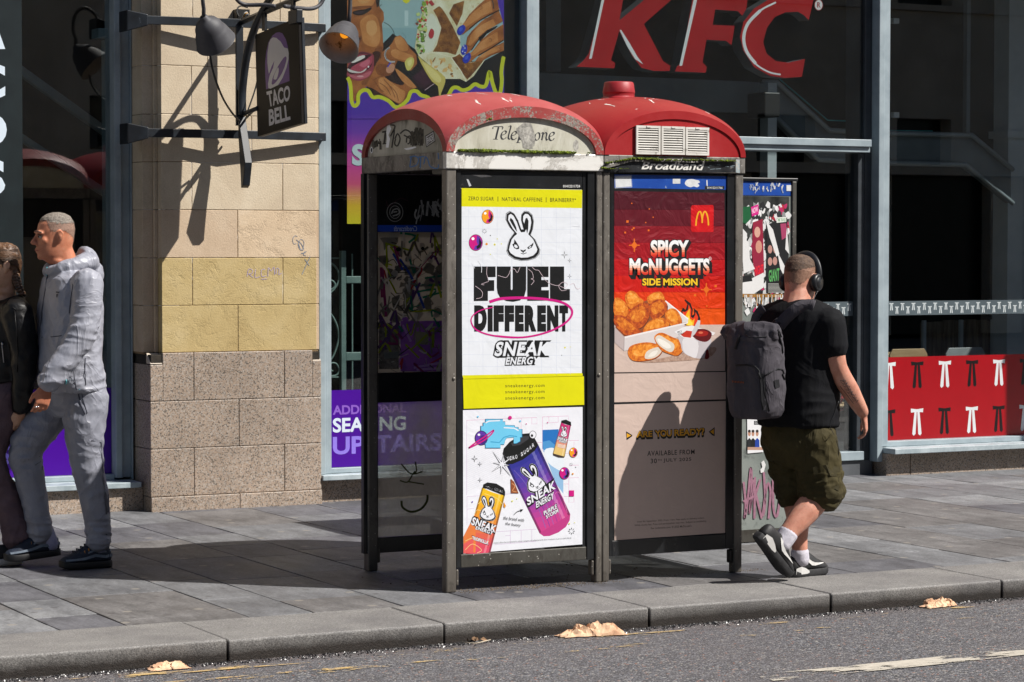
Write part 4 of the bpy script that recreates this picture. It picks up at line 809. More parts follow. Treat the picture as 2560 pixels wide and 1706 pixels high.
# ---------------- yellow web-address strip
p = Print(1, py-.002).crop(1100, 920, .37); p.poly([(155, 78), (972, 57), (974, 250), (160, 277)], YEL)
for i, y in enumerate((107, 148, 190)): p.text('sneakenergy.com', [(441, y+3), (706, y), (706, y+29), (441, y+32)], BLK, .006, 0, 1.2)
o = p.build('poster'); tag(o, 'narrow yellow paper strip with three lines of a web address', 'poster')
# ---------------- lower sheet with the drink cans
p = Print(1, py).crop(1100, 920, .37); W2 = ink('#e4e6ee', .4, PW); gp_ = ink('#b98fc0'); gm = ink('#d070a8')
p.poly([(155, 286), (963, 264), (965, 1192), (157, 1257)], W2)
for q, c in (([(180, 355), (655, 335), (655, 378), (620, 380), (620, 338)], gm), ([(548, 340), (548, 500), (690, 505)], gm), ([(180, 355), (180, 860)], gp_), ([(692, 332), (868, 325), (868, 350)], gm), ([(692, 332), (692, 560)], gm), ([(735, 332), (735, 372), (798, 368), (798, 330)], gm), ([(868, 492), (938, 490)], gm), ([(833, 580), (905, 575), (905, 500)], gm), ([(870, 660), (938, 657)], gm), ([(835, 745), (938, 742)], gm), ([(870, 745), (870, 910), (905, 908), (905, 825)], gm), ([(835, 785), (870, 785)], gm), ([(835, 870), (905, 868)], gm), ([(182, 870), (500, 850)], gp_), ([(182, 955), (230, 950)], gp_), ([(182, 870), (182, 1060)], gp_), ([(380, 1108), (650, 1090)], gp_), ([(475, 1100), (475, 1185)], gp_), ([(548, 1098), (548, 1180)], gp_), ([(620, 1095), (620, 1172)], gp_), ([(440, 1135), (475, 1133)], gp_), ([(370, 1195), (650, 1172)], gp_)): p.k -= p.step*.85; p.line(q, 1.8, c)
hp = ink('#c9cad6')
for i in range(22): p.k -= p.step*.9; p.line([(182, 540+i*14), (182+min(290, (i+1)*40), 540+i*14-min(130, (i+1)*18))], 1.1, hp)
p.poly([(692, 420), (800, 415), (833, 500), (833, 850), (780, 780), (692, 540)], ink('#8fb8dc')); p.poly([(692, 420), (800, 415), (800, 520), (692, 548)], ink('#1f6db8')); p.poly([(692, 500), (740, 490), (800, 540), (800, 575), (700, 570)], ink('#4a92cc')); p.poly([(704, 560), (760, 540), (800, 570), (833, 600), (833, 700), (800, 690), (730, 640)], ink('#dfe7f0'), 3)
def lerp(a, b, t): return tuple(x+(y-x)*t for x, y in zip(a, b))
def hexl(a, b, t):
    a, b = [[int(c[i:i+2], 16) for i in (1, 3, 5)] for c in (a, b)]; return '#%02x%02x%02x' % tuple(int(x+(y-x)*t) for x, y in zip(a, b))
def grad(stops, t):
    n = len(stops)-1; k = min(int(t*n), n-1); return hexl(stops[k], stops[k+1], t*n-k)
def canbody(p, TLp, TRp, BRp, BLp, stops, n=12, bulge=.12, shade=True):
    ax = (BLp[0]-TLp[0], BLp[1]-TLp[1]); l = math.hypot(*ax); ux = (ax[0]/l, ax[1]/l)
    wd = math.hypot(TRp[0]-TLp[0], TRp[1]-TLp[1])
    def arcpt(t, s): a = lerp(TLp, BLp, t); b = lerp(TRp, BRp, t); m = lerp(a, b, s); d = bulge*wd*4*s*(1-s); return (m[0]+ux[0]*d, m[1]+ux[1]*d)
    for i in range(n):
        t0, t1 = i/n, (i+1)/n
        p.poly([arcpt(t0, j/8) for j in range(9)]+[arcpt(t1, j/8) for j in range(8, -1, -1)], ink(grad(stops, (i+.5)/n), .35)); p.k -= p.step*.9
    p.up()
    for s0, s1, c in ((.0, .06, .55), (.93, 1.0, .55)):
        for i in range(n):
            t0, t1 = i/n, (i+1)/n; p.k -= p.step*.9; cl = hexl(grad(stops, (i+.5)/n), '#100818', .35)
            p.poly([arcpt(t0, s0), arcpt(t0, s1), arcpt(t1, s1), arcpt(t1, s0)], ink(cl, .35))
    for i in range(n):
        t0, t1 = i/n, (i+1)/n; p.k -= p.step*.9; cl = hexl(grad(stops, (i+.5)/n), '#ffffff', .25); p.poly([arcpt(t0, .74), arcpt(t0, .84), arcpt(t1, .82), arcpt(t1, .75)], ink(cl, .35))
    p.up(); return arcpt
# violet can
st = ['#2c2f8c', '#433a9c', '#5a3a9e', '#7d3b9c', '#a23c96', '#c0418e', '#c93f84']
A_ = canbody(p, (446, 652), (664, 520), (880, 990), (672, 1118), st, 14, .10)
p.poly([(672, 1118), (880, 990), (876, 1030), (850, 1075), (800, 1112), (740, 1136), (700, 1138)], ink('#b93a80', .35))
for i in range(7): s = .12+i*.12; p.line([A_(.1+i*.09, s), A_(.3+i*.06, s+.12), A_(.6+i*.03, s+.16), A_(.95, s+.10)], 3.5, ink(grad(st, .35+i*.08), .35) if i % 2 else ink(hexl(grad(st, .3+i*.09), '#ffffff', .22), .35), 4)
p.poly([(422, 580), (430, 545), (470, 500), (556, 446), (600, 442), (636, 470), (664, 520), (640, 560), (560, 620), (490, 650), (446, 652)], BLK); p.poly([(480, 510), (560, 462), (600, 460), (600, 480), (540, 520), (490, 530)], ink('#34343a')); p.line([(428, 570), (440, 600), (500, 600), (580, 560), (640, 500)], 3, ink('#3e3e46'), 4)
for i, ch in enumerate('ZERO SUGAR'):
    if ch == ' ': continue
    t = (i+.2)/9.6; x, y = 446+t*182, 632-t*100-math.sin(t*3.14)*-22; p.text(ch, [(x, y-26), (x+13, y-33), (x+17, y-8), (x+4, y-1)], W2, .02, lift=0)
p.up(2); bunny(p, aff(634, 748, .56, R(-19), .56), W2, BLK, .6)
wordmark(p, [(578, 884), (770, 760), (782, 815), (594, 932)], [(644, 908), (768, 836), (772, 882), (650, 948)], W2, BLK)
for t_, q in (('PURPLE', [(699, 970), (786, 920), (792, 948), (704, 998)]), ('STORM', [(714, 998), (796, 950), (800, 976), (718, 1020)])): p.text(t_, grow(q, (1.06, 1.15)), BLK, .1); p.text(t_, q, W2, .03)
# yellow can
st2 = ['#e8be22', '#e8b41e', '#e6a422', '#e29030', '#dc7a44', '#d8604e', '#d84a5e', '#dc4a6a']
A2 = canbody(p, (284, 808), (438, 862), (340, 1246), (158, 1252), st2, 12, .05)
p.poly([(158, 1140), (240, 980), (240, 1248), (158, 1252)], ink('#de7a3e', .35)); p.poly([(158, 1190), (225, 1150), (225, 1250), (158, 1254)], ink('#dc5a58', .35))
for q in ([(300, 850), (380, 880), (420, 920)], [(255, 920), (290, 900), (330, 930)], [(230, 1000), (250, 960), (300, 980)], [(170, 1170), (230, 1150), (300, 1190), (330, 1170)], [(170, 1230), (220, 1190), (280, 1230), (250, 1250)]): p.line(q, 3, ink('#f0d890', .35), 4)
p.poly([(288, 812), (292, 788), (320, 774), (380, 782), (430, 812), (440, 838), (438, 866), (380, 842), (320, 818)], BLK)
for i, ch in enumerate('ZERO SUGAR'):
    if ch == ' ': continue
    t = i/10; x, y = 308+t*120, 798+t*34-math.sin(t*3.14)*6; p.text(ch, [(x, y), (x+9, y+3), (x+9, y+21), (x, y+18)], W2, .02, lift=0)
p.up(2); bunny(p, aff(326, 952, .46, R(8), .47), W2, BLK, .5); wordmark(p, [(220, 1006), (382, 1066), (372, 1114), (208, 1060)], [(242, 1068), (364, 1104), (356, 1130), (238, 1090)], W2, BLK)
q = [(217, 1136), (327, 1170), (325, 1196), (217, 1160)]; p.text('TROPIKILLA', grow(q, (1.05, 1.2)), ink('#5a1420'), .08); p.text('TROPIKILLA', q, W2, .03)
# small pink can
A3 = canbody(p, (818, 368), (884, 388), (842, 602), (762, 578), ['#c2246c', '#c83a78', '#cf5a86', '#d99a7c', '#e0bc74', '#dcc070'], 8, .1)
p.poly([(762, 578), (842, 600), (836, 608), (800, 606), (764, 592)], ink('#3b2f2a')); p.poly([(820, 356), (850, 350), (884, 366), (886, 392), (850, 380), (818, 370)], BLK); bunny(p, aff(838, 432, .20, R(8), .21), W2, BLK, .25, False); wordmark(p, [(796, 462), (866, 482), (858, 502), (790, 484)], [(806, 486), (856, 500), (852, 512), (804, 500)], W2, BLK)
for i in range(3): p.line([(794, 516+i*8), (846, 526+i*8)], 3, W2)
# pixel splash, ringed planet, eye, spark, arrow, notes
bl_ = [(272, 440), (272, 392), (288, 392), (288, 370), (304, 370), (304, 345), (424, 345), (424, 362), (440, 362), (440, 386), (505, 388), (505, 400), (530, 400), (530, 414), (556, 414), (556, 470), (544, 470), (544, 498), (520, 512), (500, 514), (500, 470), (452, 474), (440, 490), (432, 520), (408, 520), (408, 544), (304, 544), (304, 520), (286, 520), (286, 480)]
p.poly(bl_, ink('#1b5f8c')); p.poly([(x+(415-x)*.035, y+(445-y)*.045) for x, y in bl_], ink('#6cc4e8')); p.line([(306, 372), (330, 360), (405, 356)], 8, W2); p.line([(430, 404), (500, 408), (530, 424)], 8, W2); p.line([(340, 500), (400, 505), (430, 470), (470, 458), (520, 464)], 7, ink('#3a9ac8'))
p.ell(278, 474, 44, 50, BLK); p.ell(278, 474, 40, 46, PUR); p.ell(290, 486, 26, 30, ink('#3c1f78')); p.ell(262, 452, 9, 8, W2); p.line([(194, 540), (230, 512), (300, 466), (362, 420), (344, 450), (290, 494), (194, 542)], 9, MAG, 3)
p.ell(626, 452, 24, 27, BLK); p.ell(626, 452, 21, 24, W2); p.ell(620, 458, 8, 10, BLK)
for i, r in enumerate((110, 74, 96, 60, 104, 70, 90, 66)):
    a = -2.2+i*math.pi/4; cx, cy = 418, 652; p.k -= p.step*.85; p.poly([(cx+math.cos(a+1.57)*9, cy+math.sin(a+1.57)*9), (cx+math.cos(a)*r, cy+math.sin(a)*r), (cx-math.cos(a+1.57)*9, cy-math.sin(a+1.57)*9)], BLK)
p.up()
for i, r in enumerate((100, 66, 86, 52, 95, 62, 82, 58)):
    a = -2.2+i*math.pi/4; p.k -= p.step*.85; p.poly([(cx+math.cos(a+1.57)*6, cy+math.sin(a+1.57)*6), (cx+math.cos(a)*r, cy+math.sin(a)*r), (cx-math.cos(a+1.57)*6, cy-math.sin(a+1.57)*6)], W2)
p.up(); star(p, 232, 614, 25, BLK, W2); star(p, 268, 650, 18, BLK, W2); star(p, 269, 758, 18, BLK, W2); burst(p, 888, 1103, 22, BLK); burst(p, 885, 652, 11, BLK)
planet(p, 900, 572, 27, 32, ink('#e89a14'), MAG, BLK); planet(p, 840, 712, 33, 39, MAG, PUR, BLK)
for x, y, r, c in ((472, 337, 13, MAG), (255, 330, 6, ink('#6cc4e8')), (541, 360, 6, ink('#6cc4e8')), (582, 379, 4, MAG), (726, 370, 4, MAG), (217, 906, 5, PUR), (896, 716, 6, ORA), (487, 900, 5, YEL), (518, 884, 3, YEL), (872, 1053, 5, YEL), (916, 671, 3, BLK), (908, 1046, 3, YEL)): p.ell(x, y, r, r, c, 10)
p.rect(871, 828, 904, 868, MAG); p.poly([(476, 748), (500, 770), (530, 848), (478, 846)], ink('#8a4a2a')); p.line([(484, 780), (505, 800), (488, 830), (515, 838)], 6, ink('#c98a5a'), 3)
p.poly([(430, 905), (446, 936), (438, 936), (440, 946), (434, 944), (428, 938)], ORA); p.line([(498, 992), (520, 972), (545, 964)], 4, BLK, 3); p.poly([(562, 957), (540, 955), (546, 974)], BLK)
p.text('the brand with', [(428, 1000), (568, 1018), (566, 1040), (426, 1024)], BLK, -.004, .2); p.text('the bunny', [(442, 1040), (546, 1054), (544, 1080), (440, 1066)], BLK, -.004, .2)
p.text('Contains caffeine. Not recommended for children or pregnant or breastfeeding women. Enjoy in moderation as part of a healthy lifestyle.', [(362, 1178), (888, 1144), (888, 1154), (362, 1188)], ink('#4a4a50'), 0)
o = p.build('poster'); tag(o, 'white poster with tilted purple and yellow drink cans and a blue pixel splash', 'poster')
# ================================================================== red chicken poster
RW = .26; c7 = lambda: Print(1, 10.8925).crop(1480, 400, .3571)
p = c7(); R_ = lambda c: ink(c, .38, RW)
ys = [218, 347, 463, 580, 697, 812, 926, 1040, 1156]; cols = ['#4c0d1c', '#5e0e1e', '#84101f', '#9c0f1c', '#b31016', '#c4180f', '#d8390c', '#e0500e']
for i in range(8):
    dx = lambda y: 927+(y-220)*.004; p.k -= p.step*.9
    p.poly([(155, ys[i]), (dx(ys[i]), ys[i]+(14 if i == 0 else 2)), (dx(ys[i+1]), ys[i+1]), (156, ys[i+1]-(0 if i else 2))], R_(cols[i]))
p.k -= p.step*.9; BG = ink('#cbb5aa', .4, .08); p.poly([(156, 1155), (931, 1154), (932, 1478), (157, 1488)], BG); p.up()
og, oo = ink('#e06a14'), ink('#f08a1c')
for x, y, r in ((248, 432, 8), (281, 489, 5), (292, 478, 6), (232, 509, 6), (396, 494, 6), (401, 344, 4), (428, 402, 4), (278, 305, 4), (865, 884, 8), (721, 948, 8), (803, 1024, 5), (376, 439, 4)): p.rect(x-r, y-r, x+r, y+r, og)
for x, y, k in ((296, 598, 1), (800, 909, 1)):
    p.rect(x-38*k, y-4, x+38*k, y+4, og); p.rect(x-4, y-46*k, x+4, y+46*k, og); p.rect(x-16, y-12, x+16, y+12, og); p.rect(x-10, y-20, x+10, y+20, og)
# arches emblem
RD = R_('#c41018'); p.poly([(700, 318), (846, 316), (852, 330), (850, 506), (700, 506), (692, 490), (692, 330)], RD); p.poly([(700, 330), (838, 330), (838, 494), (700, 494)], R_('#cb1219'))
GO = ink('#e8a81c'); outer = [(722, 462), (726, 420), (738, 378), (750, 360), (758, 358), (766, 368), (772, 392), (779, 370), (788, 358), (797, 362), (808, 384), (818, 430), (820, 460)]
p.line([(727, 461), (731, 418), (742, 376), (754, 362), (764, 376), (770, 410), (771, 442)], 10, GO, 4); p.line([(771, 442), (772, 410), (780, 374), (790, 362), (802, 376), (812, 416), (815, 459)], 10, GO, 4)
# headline: white to red lettering on black block shadow
KB = ink('#151214'); W3 = ink('#e9ebee')
def headline(body, q, stops, sh, bold=.045, n=7):
    v, f = glyphs(body, bold+.05, 0, 1.0); TL, TR, BR, BL = [(q[0], q[1]), (q[2], q[1]), (q[2], q[3]), (q[0], q[3])]
    for d in range(0, sh, 4): p.text(body, [(TL[0]-5+d*.7, TL[1]-5+d), (TR[0]+5+d*.7, TR[1]-5+d), (BR[0]+5+d*.7, BR[1]+6+d), (BL[0]-5+d*.7, BL[1]+6+d)], KB, bold+.06, 0, 1.02, .3)
    p.up(); v, f = glyphs(body, bold, 0, 1.02)
    # slice every glyph into horizontal colour bands
    bm = bmesh.new(); vs = [bm.verts.new((a, b, 0)) for a, b in v]
    for g in f:
        try: bm.faces.new([vs[i] for i in g])
        except Exception: pass
    for i in range(1, n): bmesh.ops.bisect_plane(bm, geom=bm.verts[:]+bm.edges[:]+bm.faces[:], plane_co=(0, i/n, 0), plane_no=(0, 1, 0))
    for fc in bm.faces:
        c = fc.calc_center_median(); t = 1-c.y; p.mb.poly([p.at(TL[0]+(TR[0]-TL[0])*w_.co.x, BL[1]+(TL[1]-BL[1])*w_.co.y) for w_ in fc.verts], p.mi(ink(grad(stops, (min(n-1, int(t*n))+.5)/n))))
    bm.free()
wr = ['#eef0f2', '#eef0f2', '#ecebea', '#efc9b8', '#e88a68', '#dc3a22', '#d02014']
headline('SPICY', (410, 562, 678, 680), wr, 22); 
headline('M', (262, 690, 338, 806), wr, 26); headline('C', (341, 722, 392, 806), wr, 22); headline('NUGGETS', (398, 690, 822, 806), wr, 26)
p.ell(826, 692, 10, 13, W3); p.ell(826, 692, 8, 11, R_('#a50f18')); p.text('R', (822, 685, 830, 699), W3, .02)
q = (352, 830, 738, 880)
for d in (0, 5, 10): p.text('SIDE MISSION', [(q[0]-6+d, q[1]-6+d), (q[2]+6+d, q[1]-6+d), (q[2]+6+d, q[3]+6+d), (q[0]-6+d, q[3]+6+d)], KB, .10, 0, 1, .3)
p.up(); p.text('SIDE MISSION', q, ink('#efc31e'), .035)
# flame
def blocky(pts, c): p.poly(pts, c)
blocky([(655, 1160), (640, 1120), (624, 1060), (636, 1035), (655, 1050), (668, 1010), (648, 985), (650, 975), (690, 1005), (705, 1050), (700, 1090), (716, 1080), (712, 1040), (740, 1060), (758, 1110), (750, 1150), (720, 1170)], KB)
blocky([(662, 1158), (640, 1100), (632, 1062), (652, 1066), (672, 1050), (676, 1012), (694, 1050), (692, 1100), (708, 1110), (722, 1086), (724, 1064), (742, 1100), (736, 1150), (700, 1170)], ink('#e23a14')); blocky([(660, 1160), (650, 1100), (664, 1070), (684, 1040), (684, 1110), (704, 1126), (718, 1110), (710, 1160)], ink('#f0b01c')); blocky([(668, 1160), (664, 1110), (676, 1090), (690, 1130), (704, 1140), (700, 1160)], ink('#f4d84a'))
# carton of fried pieces
def fried(name, a, b, c):
    t = NT(name); n = t.noise(38, 7, .72, .6); col = t.ramp(n, [(.3, a), (.5, b), (.68, c)]); t.color(col); t.rough(.5); return t.m
FR1 = fried('fried_print_dark', '#5e1a06', '#b4480c', '#dd7a1c'); FR2 = fried('fried_print', '#8f3608', '#cf6a14', '#ea9a34'); FR3 = fried('fried_print_gold', '#b45a10', '#e58a22', '#f2b45c')
def nug(pts, base, hi, sh=ink('#4a1608')):
    cx = sum(a for a, b in pts)/len(pts); cy = sum(b for a, b in pts)/len(pts)
    p.poly([(a+2, b+4) for a, b in pts], sh, 4); p.poly(pts, base, 4); p.poly([(cx+(a-cx)*.68-6, cy+(b-cy)*.62-10) for a, b in pts], hi, 4)
p.poly([(157, 1180), (300, 1020), (380, 985), (520, 990), (672, 1110), (672, 1135), (560, 1180), (390, 1240), (225, 1235)], ink('#8a4a2a'))
p.poly([(505, 985), (672, 1108), (672, 1135), (632, 1142), (500, 1020)], ink('#d9d4d4')); p.poly([(505, 985), (516, 985), (676, 1112), (672, 1120)], ink('#efecec'))
nug([(157, 975), (195, 970), (240, 1010), (255, 1060), (235, 1100), (157, 1085)], FR2, FR3); nug([(232, 950), (262, 918), (300, 925), (330, 960), (362, 990), (330, 1030), (270, 1045), (240, 1005)], FR2, FR3); nug([(385, 965), (430, 930), (480, 925), (505, 960), (505, 990), (440, 1000), (400, 1010)], FR2, FR3)
nug([(400, 1030), (430, 990), (480, 975), (520, 1000), (528, 1040), (500, 1085), (450, 1120), (410, 1100)], FR1, FR2); nug([(243, 1090), (280, 1040), (350, 1000), (395, 1010), (405, 1070), (385, 1130), (335, 1180), (280, 1170), (250, 1130)], FR1, FR2); nug([(157, 1100), (200, 1085), (260, 1120), (320, 1180), (345, 1215), (250, 1232), (200, 1200), (157, 1150)], FR1, FR2); nug([(510, 1075), (545, 1042), (590, 1050), (625, 1110), (620, 1150), (560, 1165), (520, 1120)], FR2, FR3); nug([(355, 1200), (390, 1140), (450, 1108), (510, 1110), (540, 1140), (520, 1180), (440, 1205), (380, 1215)], FR2, FR3)
p.poly([(157, 1170), (225, 1238), (222, 1338), (157, 1278)], ink('#b9aaa8')); p.poly([(225, 1238), (650, 1140), (636, 1180), (610, 1240), (400, 1300), (222, 1338)], ink('#d3cbca')); p.poly([(225, 1238), (660, 1138), (672, 1132), (668, 1146), (226, 1250)], ink('#e8e4e3')); p.line([(225, 1238), (222, 1338)], 4, ink('#9d8f8d'))
dots = mat('print_shadow', '#9a7a6a', '#b89a88', scale=80); p.poly([(300, 1400), (480, 1390), (640, 1350), (830, 1310), (870, 1330), (800, 1390), (560, 1412), (380, 1420)], dots, 3)
nug([(250, 1360), (262, 1310), (320, 1285), (400, 1278), (470, 1300), (488, 1345), (440, 1390), (350, 1410), (280, 1402)], FR2, FR3); p.poly([(372, 1392), (380, 1345), (430, 1318), (478, 1312), (484, 1345), (440, 1385)], ink('#d8cfc2'), 3); p.poly([(392, 1380), (420, 1345), (460, 1335), (440, 1370)], ink('#e9e4da'), 3)
nug([(437, 1260), (445, 1225), (490, 1210), (560, 1240), (625, 1270), (642, 1320), (600, 1370), (545, 1360), (480, 1330)], FR2, FR3); p.poly([(442, 1250), (470, 1228), (530, 1262), (572, 1290), (572, 1330), (540, 1345), (470, 1300)], ink('#d8d0c4'), 3); p.poly([(460, 1250), (520, 1275), (555, 1310), (520, 1320), (470, 1285)], ink('#ece8e0'), 3)
# dip tub
p.poly([(612, 1225), (824, 1240), (812, 1340), (790, 1385), (720, 1388), (640, 1350), (620, 1290)], ink('#c3bcc0'), 3); p.poly([(640, 1250), (740, 1270), (730, 1380), (690, 1376), (640, 1340)], ink('#dedadd'), 3); p.poly([(574, 1205), (640, 1170), (700, 1160), (862, 1210), (850, 1226), (740, 1254), (640, 1245)], ink('#e6e3e4'))
p.poly([(690, 1215), (720, 1188), (790, 1185), (836, 1212), (826, 1255), (790, 1275), (730, 1258)], ink('#5e0a10'), 3); p.poly([(716, 1215), (760, 1195), (810, 1205), (800, 1230), (740, 1235)], ink('#a01a14'), 3); p.ell(760, 1210, 16, 8, ink('#d86a4a')); p.poly([(620, 1225), (660, 1195), (700, 1200), (690, 1246), (640, 1240)], ink('#c43220')); p.poly([(690, 1246), (700, 1200), (740, 1122), (758, 1125), (754, 1160), (720, 1220)], ink('#c9c5c8')); p.text('SPICY', [(594, 1202), (628, 1194), (630, 1206), (598, 1214)], KB, .02); p.text('CHILLI', [(602, 1216), (640, 1207), (642, 1219), (606, 1228)], KB, .02)
p.poly([(800, 1330), (812, 1332), (820, 1380), (806, 1396), (788, 1390), (792, 1360)], ink('#6e1016'), 3)
o = p.build('poster'); tag(o, 'red poster with fried chicken pieces in a carton and SPICY lettering', 'poster')
# strip and lower sheet
p = Print(1, 10.8925).crop(1480, 920, .3445); p.poly([(162, 42), (971, 30), (972, 228), (162, 250)], BG)
for i in range(6): x = random.uniform(200, 900); p.line([(x, 60), (x+random.uniform(-20, 20), 200)], 1.2, ink('#dcc4b6'))
o = p.build('poster'); tag(o, 'blank beige paper strip across the middle of the kiosk', 'poster')
p = Print(1, 10.8925).crop(1480, 920, .3445); p.poly([(162, 266), (972, 240), (975, 1197), (163, 1252)], BG)
def block(body, q, c, sh):
    for d in range(0, sh+1, 4): p.text(body, [(q[0][0]-5, q[0][1]-5+d), (q[1][0]+5, q[1][1]-5+d), (q[2][0]+5, q[2][1]+5+d), (q[3][0]-5, q[3][1]+5+d)], KB, .085, 0, 1, .4)
    p.up(); p.text(body, q, c, .03)
GO2 = ink('#e0a220')
block('ARE', [(325, 462), (438, 456), (438, 500), (322, 506)], GO2, 14); block('YOU', [(455, 454), (578, 449), (578, 497), (462, 502)], GO2, 14); block('READY?', [(598, 448), (816, 437), (812, 488), (598, 495)], GO2, 14)
p.poly([(246, 460), (292, 488), (290, 498), (250, 526)], KB); p.poly([(252, 474), (284, 492), (252, 508)], GO2); p.poly([(890, 430), (890, 496), (872, 490), (846, 464)], KB); p.poly([(884, 444), (884, 484), (858, 464)], GO2)
p.text('AVAILABLE FROM', [(401, 603), (744, 592), (744, 626), (401, 640)], KB, .012, 0, 1.15); p.text('30', [(425, 660), (470, 658), (470, 692), (425, 694)], KB, .012, 0, 1.15); p.text('TH', [(476, 662), (504, 661), (504, 676), (476, 677)], KB, .01); p.text('JULY 2025', [(518, 658), (720, 650), (720, 682), (518, 690)], KB, .012, 0, 1.15)
p.text('Until 9th September 2025. From 11am. Fees apply to delivery orders.', [(328, 1111), (816, 1082), (816, 1098), (328, 1127)], ink('#2b2624'), .002); p.text('While stocks last. Price and participation may vary. Subject to availability.', [(308, 1137), (832, 1104), (832, 1122), (308, 1153)], ink('#2b2624'), .002); p.text('See mcdonalds.com. © 2025 McDonald\'s', [(426, 1157), (722, 1138), (722, 1154), (426, 1171)], ink('#2b2624'), .002)
o = p.build('poster'); tag(o, 'beige lower poster reading ARE YOU READY? with a date below', 'poster')
# ================================================================== big window poster with the taco eater
p = Print(1, 15.216).crop(780, 0, .28056)
t = NT('poster_gradient'); z = t.sep()[2]; mr = t.n.new('ShaderNodeMapRange'); mr.inputs[1].default_value = 1.84; mr.inputs[2].default_value = 2.62; t.L(z, mr.inputs[0])
t.color(t.ramp(mr.outputs[0], [(0, '#d2c62a'), (.16, '#d9b034'), (.34, '#d0567c'), (.55, '#c2459c'), (.78, '#6a34a6'), (.95, '#4a2aa0')])); t.rough(.4)
p.poly([(313, -700), (1710, -700), (1710, 1996), (313, 1996)], t.m); I = lambda c: ink(c, .4)
p.poly([(313, -700), (1710, -700), (1710, 560), (313, 560)], I('#93b2b6')); p.poly([(600, 250), (1000, 250), (1000, 560), (600, 560)], I('#84a8ae')); p.rect(825, 95, 858, 232, I('#b4cdd0'))
p.poly([(600, 420), (720, 300), (960, 470), (1240, 560), (1540, 540), (1710, 450), (1710, 860), (1500, 920), (1240, 900), (1000, 900), (880, 960), (560, 900), (480, 800)], I('#0b0b10')); p.poly([(1630, -700), (1710, -700), (1710, 380), (1700, 200), (1670, 80), (1640, 0)], I('#4a2ea6')); p.poly([(790, -30), (880, -30), (868, 18), (840, 34), (815, 20)], I('#cfcf2e'))
def skin(name, a, b, c, s=5):
    t = NT(name); t.color(t.ramp(t.noise(s, 5, .55, .3), [(.32, a), (.5, b), (.68, c)])); t.rough(.4); return t.m
S1 = skin('printed_skin_dark', '#5c3019', '#794321', '#8f5429', 9); S2 = skin('printed_skin', '#7d4722', '#98592b', '#ad6d38', 9); S3 = skin('printed_skin_light', '#ab6c38', '#bd7f47', '#c98f59', 9); SD = I('#3a1a10')
p.poly([(313, -700), (560, -700), (585, -60), (600, 60), (638, 110), (642, 180), (624, 212), (632, 330), (635, 430), (606, 520), (566, 640), (530, 720), (480, 770), (470, 880), (313, 920)], S2); p.poly([(548, -700), (640, -700), (600, 50), (578, 70), (566, 0)], I('#1c1210')); p.line([(600, 60), (622, 40)], 5, I('#241814'))
p.poly([(430, 190), (520, 130), (585, 170), (608, 290), (596, 390), (540, 420), (460, 380), (440, 290)], S3, 4); p.poly([(360, -80), (470, -120), (560, -60), (545, 40), (470, 66), (390, 70), (352, 40)], S3, 4); p.poly([(490, 200), (560, 190), (580, 270), (540, 320), (490, 290)], I('#cf9a62'), 4); p.poly([(390, -40), (480, -60), (520, 0), (440, 36)], I('#c9935a'), 4)
p.poly([(350, 150), (395, 170), (420, 250), (440, 330), (420, 390), (380, 430), (352, 300)], S2, 4); p.poly([(410, 340), (438, 318), (446, 350), (424, 388), (400, 380)], S1, 3); p.poly([(414, 340), (436, 336), (430, 360), (416, 362)], SD)
p.poly([(360, 110), (410, 92), (470, 84), (530, 68), (520, 92), (478, 122), (430, 138), (380, 132)], I('#150d0e'), 3); p.poly([(385, 112), (430, 100), (470, 100), (440, 122), (400, 124)], I('#3a2a30'), 3)
for i in range(9): p.line([(380+i*14, 128-i*2), (384+i*15, 156-i*3)], 3, I('#150d0e'))
p.poly([(340, 70), (420, 56), (500, 52), (540, 60), (500, 74), (420, 86)], S1, 3)
p.poly([(560, 440), (630, 420), (600, 530), (560, 650), (520, 720), (470, 760), (440, 740), (520, 620)], S1, 3); p.poly([(540, 470), (612, 470), (580, 560), (548, 590)], SD, 3)
p.poly([(313, 640), (325, 560), (380, 500), (430, 462), (480, 466), (546, 488), (552, 560), (542, 640), (500, 690), (430, 722), (370, 712), (313, 680)], I('#8e3a48'), 3); p.poly([(313, 620), (350, 560), (420, 512), (500, 488), (532, 500), (534, 570), (500, 620), (430, 648), (340, 660)], I('#35101a'), 3)
p.poly([(345, 610), (400, 570), (470, 540), (530, 498), (534, 560), (490, 612), (430, 640), (350, 650)], I('#a84458'), 3); p.poly([(420, 580), (500, 530), (515, 560), (470, 600)], I('#c4667a'), 3); p.poly([(350, 552), (400, 512), (462, 494), (470, 514), (424, 540), (368, 562)], I('#dedbd6'), 3); p.poly([(320, 612), (352, 626), (430, 642), (482, 610), (476, 630), (430, 652), (352, 648), (318, 630)], I('#d0ccc8'), 3)
p.poly([(330, 668), (420, 676), (500, 640), (530, 640), (500, 684), (430, 708), (370, 700)], I('#b8606c'), 3); p.ell(430, 682, 30, 9, I('#d79aa0')); p.ell(502, 596, 7, 9, I('#e8e8ea')); p.poly([(380, 500), (430, 466), (480, 468), (540, 490), (480, 484), (430, 486)], I('#5e2430'), 3)
p.line([(640, 200), (690, 230), (725, 280), (735, 320)], 5, I('#26343a'), 4); p.line([(800, 290), (830, 320), (834, 340)], 4, I('#6b8a90'), 3)
